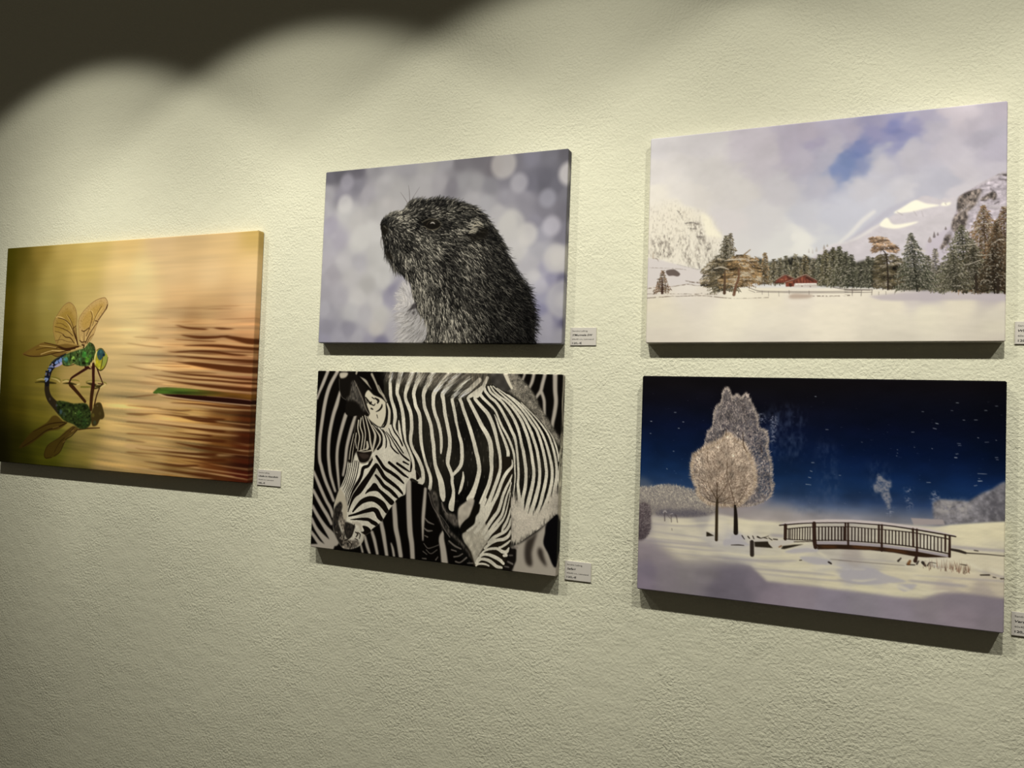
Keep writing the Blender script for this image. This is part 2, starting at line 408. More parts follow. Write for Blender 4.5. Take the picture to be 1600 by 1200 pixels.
# ------------------------------------------------------------------ dragonfly
DRAGONFLY = {
'water':[(11.5,15.4,70,65,5),(58.9,17.4,90,78,20),(135.8,11.9,140,118,50),(235.4,7.7,180,155,85),(355.4,4.6,195,170,100),(470.7,6.6,212,180,115),(581.7,14.9,208,178,130),(687.7,11.9,200,170,120),(790.1,16.7,212,180,125),(888.1,13.8,192,162,92),(9.5,77,66,60,5),(88.3,79.4,110,95,35),(190.2,82.5,165,145,75),(312.3,77.9,195,170,95),(452.2,74.2,225,195,130),(520.9,92.6,225,205,145),(630,95.9,210,180,130),(755.4,99.7,215,185,135),(883.7,88.6,222,190,135),(8,147.7,85,72,10),(92.2,149.2,130,115,50),(169,150.7,160,145,75),(315.8,136.6,200,175,105),(457.3,156.1,228,200,140),(547.2,157.7,222,195,138),(644.9,159.6,200,165,115),(760.7,177.2,190,155,105),(879.3,164,215,180,130),(3.8,218.6,75,65,10),(96.1,219.2,120,105,40),(185.6,219.9,150,135,65),(393,237.9,215,185,125),(506.7,222.1,225,200,140),(616.9,222.8,205,170,120),(701.8,223.4,168,128,82),(803.8,216.4,185,145,100),(893.3,224.7,190,145,100),(3.2,307.8,60,52,5),(74.9,307.2,100,88,25),(139.7,306.7,120,105,40),(443.6,304.3,215,185,125),(556.5,303.4,215,185,130),(663.9,286.6,190,150,100),(768.6,293.9,175,130,82),(877.5,277.9,165,118,75),(7.1,379.4,55,50,5),(78.8,378,100,90,25),(155.4,358.9,130,115,45),(281.4,373.9,190,160,95),(470.7,370.1,210,178,118),(581.7,351.7,210,175,120),(710.8,357.4,185,145,92),(813.4,355.5,170,122,78),(882.3,346.6,160,105,70),(11,451.2,40,36,3),(69.5,449.3,75,66,12),(160.4,446.4,110,100,30),(196.5,410.4,135,120,48),(284.5,425.3,165,145,70),(474.8,436.3,205,175,112),(586.9,432.8,200,165,105),(716.6,444.5,180,146,86),(819.2,440.9,120,82,40),(888.7,438.5,66,30,10),(15.8,541.2,22,20,3),(87.6,537.8,42,40,5),(165.4,534.1,75,75,15),(241.1,530.6,100,100,30),(338.1,508.9,150,130,70),(480,519.3,198,168,108),(592.1,514.1,195,163,104),(720.8,508,165,133,80),(813.4,503.6,98,62,26),(883.2,500.4,60,22,8),(18.7,595.3,22,20,3),(116.7,589.8,45,45,5),(219.6,592.8,75,75,12),(318.5,587.1,120,108,45),(438.4,597,170,142,88),(575.3,597,168,138,84),(683.9,590.2,135,102,54),(788.8,591.6,80,40,15),(879.8,593.6,55,15,8)],
'dark':[[(794.8,251.1,2.43),(836.5,256.4,8.66),(877.7,263.4,13.31),(917.9,266.3,14.1)],[(653.3,223.6,2.53),(694.5,231.4,4.5),(751.8,234.9,3.45)],[(779.6,231.9,2.44),(802,233.7,4.37),(835,234.3,1.92)],[(672.5,248.7,2.52),(724.7,254.2,7.45),(781.1,254.3,5.86),(822.5,251.1,3.38)],[(652.8,259.6,1.52),(725.3,262.8,2.48),(781.8,264.3,1.96)],[(682.9,274.8,2.01),(754.5,274.6,5.42),(810.4,276.6,7.28),(865.4,280.6,7.16),(919.1,283.5,7.99)],[(657.7,289.8,2.03),(727,288.7,4.97),(783.6,290.6,5.87),(839.3,296.6,4.81),(880.1,298.4,2.38)],[(631.2,289.9,1.53),(657.8,291.3,3.04),(698.4,290,2.51)],[(658.4,301.1,2.03),(728.1,304.9,4.97),(784.8,307.7,5.38),(853.9,310.2,6.23),(918.6,313.7,8.47)],[(659.4,315.4,1.52),(682.9,317.8,4.03),(714.8,320.2,8.49),(771.9,324.9,12.28),(827.9,329.5,14.51),(882.6,333,15.23),(920.1,334.6,14.13)],[(607.5,337,1.29),(622.6,339.6,2.05),(702.2,346.5,4.01),(787.7,350.4,4.41),(857,354.5,5.28),(919,356.5,6.13)],[(584.3,349.5,1.3),(702.9,357.4,3.51),(788.4,360.1,3.92),(857.6,364,4.8),(919.6,364.9,6.13)],[(554.2,353.4,1.05),(615,361.2,2.06),(703.7,369.3,5.02),(789.4,375.1,7.35),(858.7,378.8,8.65),(920.7,381,9.44)],[(487.1,268.6,1.33),(549.2,275.2,2.09),(609.7,279.4,1.28)],[(490.8,327.3,1.59),(553,335.5,2.61),(598.5,337.1,1.55)],[(510.9,252.9,1.32),(593.3,256.3,2.06)],[(590.5,446.5,2.08),(650.5,448.8,3.58),(694.7,451.6,4.04),(766.6,454.4,4.45),(822.6,453.4,3.9)],[(607.8,434.7,1.55),(649.6,436,2.56),(684.9,436.6,2.53),(713.8,434.6,2.01)],[(498.5,450.8,4.26),(545.1,450.7,6.84),(578.5,448,4.17),(599.6,446.1,1.56)],[(495.9,408.8,2.13),(557.3,402.6,3.66),(596.5,399.4,2.07)],[(497.2,429.2,2.13),(574.4,431.3,3.13),(613.7,432.3,1.55)],[(648.5,417.9,2.04),(735.7,418.6,3.49),(820.5,423.5,3.89),(918.5,424.6,3.78)],[(499.8,470.9,3.2),(592.2,472.3,3.64),(667,475.9,3.57),(739.8,479.5,4.99),(824.6,482.4,5.85)],[(501.7,500.9,3.74),(594,501.3,4.16),(683.5,503.9,4.57),(770.1,505.8,6.44),(826.2,506,7.31)],[(502.7,517.9,2.67),(564.8,520.7,2.1)],[(669.7,516.7,2.04),(713.8,521.2,4.53),(757.1,524.5,7.47),(827.7,527.4,9.76),(896.5,532.3,7.18)],[(535.1,536.9,1.59),(566.1,539.8,2.1),(656.5,540.7,3.59),(729.6,541.2,5.02),(800.6,539.6,7.38)],[(504.7,548.7,3.74),(627.2,548.9,2.58),(773.3,553,5.95),(829.3,551,7.32)],[(567.9,569.1,2.1),(673.4,573.1,6.13),(745.8,568.8,4)],[(584.3,586.2,1.57),(718.3,589.2,4.04),(776,593.2,3.97)],[(668,490.3,1.53),(726.4,493.2,3.51),(783.5,495,4.93)],[(686,453.2,2.02),(738.4,458.9,4.99),(795.2,460,5.89)]],
'light':[[(496.4,416.7,7.99),(618.9,420.6,10.3),(736.1,424,7.98),(834.6,427.8,4.85),(918.8,428.8,2.37)],[(497.9,440.6,6.93),(590.1,439.8,5.2),(650.1,443.3,2.56)],[(499.3,462.2,10.66),(651.8,468.8,10.23),(767.9,473.6,9.9),(851.7,475.3,7.25),(916.8,476.8,2.37)],[(785.5,524.2,4.94),(855.2,526,5.32),(909.5,525.7,1.91)],[(650.9,546.6,1.54),(700.9,546.1,2.53),(744.4,547,3.5),(781.4,547.6,1.48)],[(506.9,584.7,3.21),(630,591.3,4.14),(718.8,596.8,3.53),(790.5,597.9,1.73)],[(696.9,485.7,2.53),(797.2,489.6,3.93),(866.4,490.6,1.93)],[(708.6,443.6,2.01),(766.5,452.4,2.47)],[(503.7,532.7,13.35),(596.2,534.9,7.81),(656.2,535.8,5.12),(743.7,537.2,2.5)],[(772.4,540,1.98),(814.6,539.9,3.43),(856,537.7,1.45)],[(619.8,296.6,1.54),(698.9,296.9,5.01),(784.4,302.3,3.91),(894.4,309.8,1.9)],[(682.5,311.9,2.52),(757.4,317.6,3.95),(841.1,323,3.85)],[(657.1,280.4,1.27),(726.6,282.3,2.48),(783.2,284.1,1.96)],[(753.8,264.3,1.48),(837.5,270.2,3.37),(913.3,276.3,3.77)],[(583.9,344,2.07),(702.5,351.9,4.52),(788.1,355.8,3.92),(916.6,360.7,2.83)],[(584.6,355.1,2.07),(703.3,362.8,4.01),(788.8,366.5,2.94),(917.4,372.2,3.3)],[(645.7,376.1,2.04),(761.6,380,2.96),(845.4,384.5,3.38),(918.5,386.9,3.78)],[(627.9,330,2.05),(730.1,335.2,3.48),(814.9,341.4,5.83),(918.2,345,6.13)]],
'leaf':[(584.1,393.5),(601.4,381.5),(631.2,379.9),(704.5,381.3),(761.9,384.3),(845.7,388.7),(921.5,392),(922.5,405.6),(846.6,401.4),(762.8,398.5),(676.5,396.9),(623.3,396.9),(587.3,396.5)],
'leaf_under':[(611.4,397.2),(676.4,396.4),(762.8,398.5),(846.6,401.8),(922.6,407.3),(923.3,417.3),(847.5,415.4),(763.7,411.3),(677,405.2),(632.6,402)],
'leaf_line':[(600.8,395.9,1.55),(632.7,402.9,2.31),(706.3,408.6,2.26),(791.9,412.6,2.21),(861.2,415.9,2.16),(920.7,418.5,2.36)],
'leaf_lines':[[(762.8,398.5,0.74),(846.6,401.6,1.21),(919.9,406.5,1.42)],[(610.5,383.5,1.55),(675.6,383.1,2.53),(733.6,386.1,1.49)]],
'wing':[[(260.6,158.5),(276.9,164.7),(289.6,179.5),(294.6,201.6),(293.2,227.2),(298.8,247.5),(304.8,272.2),(291.2,274.1),(256.6,270.5),(222.3,271.9),(212,252.9),(204.8,230.5),(206.7,208.1),(219.7,189.7),(239.9,167.8)],[(392.1,148.3),(402.5,153.3),(408.3,166),(401.2,181.1),(376.1,211.4),(362.7,244),(348,263.9),(331.7,272.2),(311.6,263.1),(303.9,231),(302.9,205.3),(314.9,187.2),(339.6,167.5),(364.5,154.4)]],
'wing_gold':[[(261.7,177.3),(278.5,192.2),(287.5,210.7),(283.2,227.2),(265,232.6),(238.5,236.2),(211.6,236.1),(210.5,217.5),(222.9,199),(240.9,184.4)],[(387.8,161.1),(396.2,173.8),(374.7,197),(355.3,214.9),(340.7,229.3),(320.1,231),(312.4,210.9),(325.5,191),(352.8,173.2)]],
'wing_low':[(85.1,298.9),(105.2,304.6),(141.5,304.4),(198.9,298.7),(221,305.4),(242.4,303),(276.3,289.8),(317.7,278.3),(293.8,272.8),(261.7,268.1),(227.2,272.4),(172.5,266.5),(145.3,273.5),(104.3,289.8)],
'wing_low_mid':[(101.9,296.5),(132.1,284.9),(172.8,271.6),(224.9,278.9),(203.8,288.4),(160.4,296.1),(121.9,302)],
'vein':[[(220.2,199,1.12),(247.4,204.8,1.56),(272.3,221.6,1.77),(289.6,247.4,1.98),(302.9,272.2,1.98)],[(210.8,223,0.9),(238,227.9,1.12),(265.3,237.2,1.33),(283.2,249.3,1.32)],[(244.4,245.5,1.56),(255.5,252,2),(274.2,254.8,1.99),(289.6,268.6,1.76)],[(257.3,192,0.89),(271.4,206.9,1.33),(283.2,227.2,1.76),(292.3,247.4,1.98),(304.3,272.2,1.98)],[(292.9,221.7,1.54),(283.3,229,1.98)],[(292.4,227.2,1.32),(296.4,251.1,1.32),(304.8,272.2,1.54)],[(211.6,236.1,0.67),(233.4,239.9,0.89),(247.1,245.5,0.89)],[(215.7,213.8,0.67),(237.3,215.8,0.67),(259.2,225.2,0.89)],[(215.8,262.2,0.67),(239.8,258.5,0.67),(261.5,264,0.67),(282.8,265.8,0.66)],[(236.5,247.3,0.67),(229.1,258.5,0.67),(224.3,269.6,0.67)],[(376.1,211.4,1.07),(356.3,231.2,1.73),(342.1,251.2,2.17),(332.2,268.5,2.18)],[(374.3,210.9,1.51),(365.2,209,1.94)],[(407.4,167.7,2.55),(404.4,175.8,3.2),(399.7,182,2.13),(375.4,207.8,1.29)],[(345.6,182.1,0.87),(353.1,198.5,1.3),(345.7,225.7,1.52),(334.2,249.4,1.52)],[(315.1,234.7,1.31),(325.6,236.6,1.96),(343.2,227.5,1.52)],[(325.6,236.6,0.87),(326.7,264,1.09)],[(310.1,261.2,1.75),(319.6,265.8,2.19),(335.1,264,1.74)],[(385.8,170.1,0.86),(367.1,196.9,1.08),(355.8,222.2,1.08)],[(362.2,244,0.86),(347.4,254.8,1.3),(338,269.4,1.74)],[(90.8,299.4,0.93),(119.2,304.5,1.85),(160.9,304.2,1.83),(198.9,298.7,1.81),(225.7,293.8,1.79),(276.2,287.6,2.21)],[(172.5,266.9,1.36),(224.7,275.2,1.79),(260,283.4,3.11),(307.2,277.7,3.51)],[(204.4,299.6,0.9),(226.4,305,1.35),(247.6,300.2,1.34)],[(224.9,278.9,1.35),(257.4,285.3,4.45),(294.3,282.4,3.08)],[(140.5,286.8,0.92),(181.5,281,1.13),(225.1,282.7,1.35)],[(320,273.1,3.06),(327.9,274.9,3.06),(325.6,280.4,3.06)]],
'vein_light':[[(212,197,1.35),(236.4,199.1,2.23),(261.2,214.1,2.22),(278.3,234.5,1.77)],[(391.1,173.8,1.28),(369.6,196.9,1.94),(358.3,222.2,1.73),(344.4,247.6,1.09)],[(160.6,298.9,1.37),(203.8,289.3,1.35),(257.6,288.1,1.33),(309.9,278.7,1.75)],[(153.7,275.4,0.91),(186.8,277.2,1.13),(219.6,280.8,1.12)],[(203.8,288.4,1.13),(252.4,290.9,1.78),(276.2,288.9,1.33),(315.2,279.6,1.97)],[(283.7,281.5,2.21),(296.9,280.5,2.2)],[(254.6,191.9,0.89),(271.6,210.5,1.1),(280.4,225.3,0.88)],[(294.2,258.5,2.64),(297.5,269.5,2.64)],[(314.8,251.1,1.75),(319.3,262.1,2.19)],[(334.3,251.2,1.31),(331.3,265.8,1.74)],[(340.4,180.2,1.3),(353.6,185.9,1.73),(357,200.4,1.51)]],
'wing_rim':[[(304.2,271.3,1.1),(297.3,247.4,1.32),(294.2,227.2,1.32),(294.8,201.6,1.32),(289.6,179.5,1.32),(276.9,164.7,1.32),(260.6,158.5,1.33),(239.9,167.8,1.11),(219.7,189.7,1.12),(206.7,208.1,1.12),(204.8,230.5,0.9),(212,252.9,0.9),(222.3,271.9,0.9)],[(331.7,272.2,1.09),(311.6,263.1,0.88),(303.9,231,0.88),(302.9,205.3,1.1),(314.9,187.2,1.09),(339.6,167.5,1.08),(364.5,154.4,1.29),(392.1,148.3,1.49),(402.5,153.3,1.49),(408.3,166,1.49),(401.2,181.1,1.28),(376.1,211.4,0.86),(362.7,244,0.86),(348,263.9,1.09)]],
'thorax':[(346,266.6),(359.8,271.6),(369.3,284.5),(370.2,299.5),(363.3,313.2),(353.4,324.9),(340,329.2),(320.6,329.9),(300.6,325.5),(290.6,322.2),(282.8,325.1),(267.2,330.1),(251,327.5),(246.4,317.1),(247.9,308.7),(257.4,300.3),(273.1,294.6),(288.7,291.1),(308.2,286.2),(327.5,282),(338.7,273.7)],
'thorax_spots':[(330.4,298.4,10.82859463850528,70,150,58),(342,313.4,9.606011372867588,95,160,45),(315.6,312.3,7.335499593826157,84,130,72),(289.8,309.8,8.034118602761982,125,160,66),(262.2,313.5,9.082047116165718,60,128,118),(254.1,311.5,4.541023558082859,110,150,185),(353,286,10.479285134037367,72,98,46),(305,300,5.2396425670186835,45,52,20),(329.8,320.4,4.191714053614946,30,32,12),(312.3,290.3,4.541023558082859,120,150,90),(282.5,319.5,5.2396425670186835,120,140,60),(320.2,323.3,6.2875710804224205,70,100,45),(352.1,303.7,6.986190089358245,70,125,45),(356.3,276.4,5.2396425670186835,60,66,35),(304.5,323.4,5.2396425670186835,80,100,50),(270.8,323.8,6.2875710804224205,78,112,62),(301,298.6,2.794476035743298,120,130,60)],
'thorax_lines':[[(277,293.9,1.66),(278.6,304.3,2.32),(277.3,315.4,1.99)],[(288.1,313.9,2.98),(296.1,315.9,2.64)],[(360.3,311.9,1.95),(355,320.1,2.28),(350.6,326.3,2.28)],[(300.6,291.7,1.32),(305.2,302.7,1.98),(299.9,312.4,1.32)],[(326,321.8,4.92),(335.7,321.7,3.27)],[(346,266.2,0.98),(360.8,271.6,1.62),(369.2,283.2,1.62),(370.7,298.1,1.62),(366.1,311.8,1.95)],[(251,326.8,0.84),(267.2,329.7,1.33),(288.8,326.4,1.33),(296.6,323.5,0.99)]],
'abdomen':[(257.6,302.4,11.68),(246.1,311.5,20.09),(230.4,320.1,19.51),(214.7,328.6,17.57),(203.2,340,16.27),(196.8,354.2,16.65),(192.3,365.6,18.38),(191.4,378.3,17.03)],
'abdomen_top':[(259.4,298.9,5),(245.7,304.6,4.35),(225.8,310.3,4.04),(210.1,318.9,4.06),(198.5,330.2,3.39)],
'abdomen_spots':[[[(238.3,315.8,10.07),(245.1,311.5,11.72)],(118,150,205)],[[(221.5,323,7.42),(230.3,318,10.09)],(128,156,208)],[[(219,332.8,4.05),(230.9,328.4,7.4),(243.7,322.7,8.38)],(178,172,205)],[[(208.5,326.2,5.75),(212.8,324,5.07)],(170,158,168)],[[(197.6,333.1,4.41),(205.7,331.6,6.77),(213,333.6,4.06)],(128,140,178)],[[(194.9,338.7,5.78),(203.2,340.7,5.09),(198.4,345.7,4.07)],(110,130,175)],[[(183.8,353,4.09),(187.4,351.5,4.09),(186.6,355.8,2.73)],(95,105,140)],[[(182.2,367.2,5.12),(189.2,364.2,7.49),(193.4,367,5.1),(186.6,372.7,4.43)],(135,155,195)],[[(197.7,351.4,2.38),(199,357,2.04)],(130,110,110)],[[(249.9,308.7,6.69),(253.3,315.6,8.36)],(100,150,180)]],
'abdomen_lines':[[(243.3,305.3,2.35),(247.1,311.5,2.34),(250.4,317.1,1.67)],[(229,313.1,2.02),(232.4,318.6,2.02),(236.3,324.2,1.68)],[(206.1,320.3,2.71),(214.5,324.4,4.39),(220.7,327.2,2.7)],[(190.7,337.4,1.7),(203,337.2,2.03),(215.3,338.5,1.69)],[(185.1,345.9,5.11),(195.4,347.2,5.1)],[(181.7,360.1,4.09),(198.2,361.2,6.79)]],
'head':[(376.2,287.2),(387.3,282.1),(397,284.1),(407,293.1),(414.9,298.5),(418.7,307.3),(414.7,319.5),(407.6,333.1),(394.7,340.5),(383,336.9),(373.3,328.8),(367.9,315.9),(368.9,300.9)],
'eye':[(383.7,285.5),(393.1,283.5),(403.1,290.9),(408.4,300.6),(398.7,306.1),(394.9,311.8),(387.3,313.2),(380.1,305.1),(378.1,294)],
'eye_spots':[(386.7,303.5,4.541023558082859,84,84,66),(391.7,291.2,5.2396425670186835,62,105,100),(402.7,299.3,4.541023558082859,20,30,40),(385.2,310.3,2.4451665312753854,100,100,50)],
'eye_second':[(404.9,305.4),(414.7,301.2),(418,311.3),(411.7,322.2),(402.1,330.5),(397.5,323.7),(400.3,312.9)],
'head_rim':[(376.4,291.3,2.26),(372.2,300.8,2.59),(370.6,313.1,2.27),(373.5,322.7,1.62)],
'head_spots':[(379,318.5,5.938261575954508,205,190,40),(388,325.2,5.938261575954508,190,185,45),(405.5,314.2,4.541023558082859,150,165,75),(409.8,307.3,2.794476035743298,120,150,90),(388.6,334.7,3.8424045491470347,205,190,90),(403.3,325,3.1437855402112103,165,150,50)],
'head_lines':[[(399.3,306.1,1.93),(398.1,318.3,1.93),(396,330.6,1.61),(394.5,337.4,1.29)],[(418.6,305.9,1.44),(415.3,319.5,1.92),(406.7,333.8,2.25),(394.7,340.5,2.26),(384,336.8,1.94),(374.9,329.5,1.94)],[(376.2,287.2,0.97),(387.3,282.1,1.13),(397.9,284.1,1.12),(408,293.8,1.28)]],
'legs':[[(347.1,333.2,7.18),(311.9,349.6,6.26),(287,361.8,5.31),(281.5,369.5,4.66),(276.9,376.6,3.66)],[(366.9,325.5,10.06),(368,350.1,9.09),(370,370.5,8.77),(369.4,382.9,11.38)],[(378.8,330.8,4.21),(389.5,349.7,3.88),(398,363.2,3.22),(406,375.6,2.58)],[(406,375.6,2.25),(387.3,375.4,1.94)],[(336.3,331.3,4.91),(354,335.2,4.89),(369.2,330.9,6.49)]],
'joint':[[(357,321.5,3.9),(359.2,325.6,4.88)],[(353.8,332.5,1.95),(359.8,334.4,1.95)]],
'ripple_dark':[[(143.3,376.7,1.38),(172.2,374.2,4.45),(203.2,375.9,6.11),(227.7,377.3,2.36)],[(253.9,377.3,1.34),(281.9,376.5,5.65),(307.8,379.4,2.31)],[(342.7,374.1,1.31),(368.2,378.1,8.13),(391.5,381.7,5.49),(408.3,376.6,1.29)],[(376.5,388.2,4.22),(393.6,385.1,3.23)]],
'ripple_light':[[(149.2,369.9,1.03),(167.7,366.7,2.4),(180.1,367.9,1.37)],[(206.5,363.2,1.02),(229.1,367,2.36),(241.6,373.1,2.69)],[(251.7,373.6,1.34),(265.5,370.1,3.34),(275.6,371,2.33)],[(305.9,380.4,1.65),(313.6,378.6,2.64),(319.5,377.1,0.99)],[(395.6,386.4,1.94),(407.6,380,2.9),(416,377.1,1.61)],[(379.8,379.2,1.3),(389.3,377.7,1.94)],[(348.4,371,0.82),(361.8,368.7,1.3)],[(377.3,369,0.97),(396.5,370,1.29)]],
'ripple_green':[[(147,367.8,1.72),(171.7,363.8,2.39),(208.4,361.1,2.37),(237.1,364.8,2.35),(245.5,370.2,1.68)],[(253.4,368.7,2.34),(273.4,367.6,2.67),(305.1,367.7,2.64),(317.1,370.2,1.65)],[(342.6,371.1,2.29),(361.8,368,2.6),(390.7,368.8,2.26),(413.8,372.4,2.25),(419.7,376.4,1.28)],[(323.9,385.3,3.95),(349.2,384.7,3.92),(364.7,384.4,3.26)]],
'mirror_abdomen':[(192.1,378,19),(193.2,397.7,19.01),(204.5,418.3,20.64),(227.2,435,23.31),(251.3,449.3,30.35)],
'mirror_thorax':[(233.4,426.3),(266.4,425.3),(299.4,430.3),(341.3,428.1),(357.8,437.8),(367.9,456.7),(369.2,479.3),(351.7,494.7),(326,495.8),(302.7,485.3),(276.2,479.4),(255.9,471),(238.2,452)],
'mirror_head':[(384.1,426.4),(401.4,425.9),(411.9,444),(416.9,459.5),(410.2,467.6),(400.9,469.5),(392.3,483.3),(376.7,487.5),(369.7,477),(367.2,456.7),(373.9,440.7)],
'mirror_spots':[(251.6,453.9,8.026666666666667,66,88,118),(265.2,460.3,7.453333333333333,60,72,60),(284.3,450.5,5.7333333333333325,100,124,56),(323.8,458.2,13.186666666666667,58,92,34),(344.3,478,12.613333333333332,54,86,40),(309,455.3,2.5799999999999996,140,160,90),(328.3,453.5,2.5799999999999996,120,150,80),(306.5,440.6,9.746666666666666,52,66,26),(375,458.7,6.306666666666666,118,112,42),(382.5,477.6,6.306666666666666,62,80,58),(399.9,453.3,5.7333333333333325,84,74,36),(206.3,420.6,4.586666666666666,100,90,80),(234,437.1,4.586666666666666,110,110,130),(189.7,365.3,3.44,140,160,190),(389.3,433.5,2.8666666666666663,110,90,70)],
'mirror_legs':[[(283.4,379.6,12.01),(313.9,401.7,9.75),(342.6,423.6,8.61)],[(368.9,384.5,13.88),(365.8,411.6,12.3),(365.2,443.2,11.25)],[(394.2,385.1,4.24),(384.5,406.6,4.26),(377.6,433.8,5.34)],[(322.9,498.6,3.8),(361.2,493.6,3.22),(401.6,490.8,2.39)],[(403,376,2.64),(392.7,386.2,3.71)]],
'mirror_wing':[[(279.5,480.5),(251,500),(204.7,509),(175.1,525.5),(138.5,546),(107.9,557),(92.2,557.8),(113.7,536.6),(143.5,511.6),(196.6,486),(219.1,467),(239,465.4),(263,478.8)],[(304.6,489.8),(277.5,502.4),(245.8,525.7),(206.8,546.2),(195.5,567.8),(199.3,580),(215.5,580.8),(249.9,567.7),(268.2,540.8),(278.8,524.2),(321.4,499.4)]],
'mirror_vein':[[(276.4,482.9,3.29),(237.5,497.1,3.33),(197.8,506.9,2.8),(158.3,529.8,2.27),(107.8,554.7,2.3)],[(269.7,480.8,2.75),(230.1,484.7,2.78),(196.9,491.8,2.24),(146.9,511.4,1.42)],[(319.7,498.3,2.72),(298,516.4,2.73),(275.8,528.9,2.75),(257.8,559.9,2.21),(235.3,573.8,1.67)],[(307.9,491.9,2.18),(278.4,517.3,2.2),(253.1,537,1.66),(234.7,563.4,1.67)],[(303,491,1.36),(252.3,523.1,1.11),(210.1,544.9,1.4),(196.2,567.8,1.69),(202,580.3,2.25),(225.4,577.9,1.68)]],
'mirror_glint':[[(295.7,505,2.19),(305.2,501.2,2.73)],[(266.2,535.2,1.66),(275.8,530.1,1.65)],[(224.2,498.8,1.67),(247.2,493.3,1.66)],[(179.1,416.7,0.03),(179.5,416.9,0.03)],[(272.1,522.2,0.83),(290.9,507.5,1.1)]],
}

def paint_dragonfly():
    p = Picture(900, 600, 1.5, 5)
    D = DRAGONFLY
    p.c[:] = p.field(D['water'], 2.1, 44.0, 5)
    # long soft waves, stronger towards the right and the bottom
    amp = 0.018 + 0.10 * smooth(250, 700, p.X) * smooth(120, 330, p.Y) + 0.05 * smooth(330, 480, p.Y)
    amp = amp * (0.55 + 0.45 * smooth(40, 250, p.X))
    sl = (p.X - 400) * 0.045 * smooth(250, 450, p.Y)
    w = p.noise(170, 9, 2) * 0.6 + p.noise(240, 22) * 0.6
    sh = np.clip(np.round((np.arange(p.H)[:, None] - sl * p.r)), 0, p.H - 1).astype(int)
    w = w[sh, np.arange(p.W)[None, :]]
    p.c *= (1 + amp * w * 1.5)[:, :, None] * (1 + np.array([0, -0.02, -0.05]) * (amp * w * 6)[:, :, None])
    p.c = np.clip(p.c, 0, 1).astype(np.float32)
    rng = p.rng
    for i in range(130):
        x = rng.uniform(430, 860); y = rng.uniform(170, 596)
        L = rng.uniform(80, 260); sl_ = 0.05 * max(0.0, (y - 150) / 400) + rng.normal(0, 0.01)
        if x > 880:
            continue
        k = 0.5 * float(smooth(400, 760, np.float32(x + L * 0.6)) * smooth(120, 300, np.float32(y)))
        c = (84, 46, 20) if rng.uniform() < 0.62 else (216, 176, 120)
        w = rng.uniform(1.5, 5)
        m = np.zeros((p.H, p.W), np.float32)
        p.stroke([(x, y, 0.3), (x + L * 0.5, y + sl_ * L * 0.5 + rng.normal(0, 1.2), w), (x + L, y + sl_ * L, w * 0.6)], m=m)
        y0 = int(max(0, (y - 18) * p.r)); y1 = int(min(p.H, (y + 30) * p.r))
        mm = gauss1(gauss1(m[y0:y1], 6, 1), 1.3, 0)[:, :, None] * k
        p.c[y0:y1] += (np.asarray(c, np.float32) / 255 - p.c[y0:y1]) * mm
    m = np.zeros((p.H, p.W), np.float32)
    for s in D['light']:
        p.stroke(s, m=m)
    p.put(p.blur(m, 6, 1.8), (212, 174, 118), 0.75)
    m = np.zeros((p.H, p.W), np.float32)
    for s in D['dark']:
        p.stroke(s, m=m)
    k = (0.45 + 0.5 * smooth(560, 760, p.X))
    p.put(p.blur(m, 5, 1.2) * k, (78, 38, 14), 1.0)
    # leaf blade lying on the water
    lf = p.poly(D['leaf'], 1.0)
    t = smooth(640, 860, p.X)[:, :, None]
    col = np.array([62, 88, 30]) / 255 * (1 - t) + np.array([96, 62, 22]) / 255 * t
    p.put(lf, (np.ones((p.H, 1, 1)) * col * (1 + 0.12 * p.noise(60, 5))[:, :, None]).astype(np.float32))
    p.put(p.poly(D['leaf_under'], 1.0), (36, 13, 8))
    p.put(p.blur(p.stroke(D['leaf_line']), 0.8), (205, 172, 132), 0.9)
    p.put(p.blur(p.stroke(D['leaf_lines'][0]), 0.6), (150, 112, 92), 0.8)
    p.put(p.blur(p.stroke(D['leaf_lines'][1]), 1.0), (118, 128, 50), 0.7)
    # mirrored insect
    for s in D['mirror_wing']:
        p.put(p.poly(spline(s, 4, True), 1.2), (66, 46, 14), 0.72)
    for s in D['mirror_vein']:
        p.put(p.blur(p.stroke(s), 0.6), (40, 24, 8), 0.85)
    for s in D['mirror_glint']:
        p.put(p.blur(p.stroke(s), 0.6), (150, 120, 60), 0.7)
    for s in D['mirror_legs']:
        p.put(p.blur(p.stroke(s), 0.6), (52, 28, 12), 0.95)
    p.put(p.blur(p.stroke(D['mirror_abdomen']), 0.8), (46, 38, 24))
    p.put(p.poly(spline(D['mirror_thorax'], 4, True), 1.2), (44, 56, 24))
    p.put(p.poly(spline(D['mirror_head'], 4, True), 1.0), (66, 54, 24))
    def spots(key, k=0.9):
        for x, y, r, *c in D[key]:
            p.put(smooth(r * 1.15, r * 0.45, np.sqrt((p.X - x) ** 2 + (p.Y - y) ** 2)), c, k)
    spots('mirror_spots', 0.5)
    mt = p.poly(spline(D['mirror_thorax'], 4, True), 1.2)
    p.c *= (1 + 0.25 * mt * p.noise(7, 5, 2))[:, :, None]
    # rings where the feet touch the water
    for key, c, k in (('ripple_green', (98, 98, 26), 0.75), ('ripple_dark', (44, 38, 10), 0.9), ('ripple_light', (226, 208, 138), 0.9)):
        for s in D[key]:
            p.put(p.blur(p.stroke(s), 0.8), c, k)
    # the insect
    p.put(p.poly(spline(D['wing_low'], 4, True), 0.8), (112, 82, 34), 0.78)
    p.put(p.poly(spline(D['wing_low_mid'], 4, True), 3.0), (128, 102, 36), 0.6)
    net = np.abs(p.noise(3.0, 3.0)) < 0.14
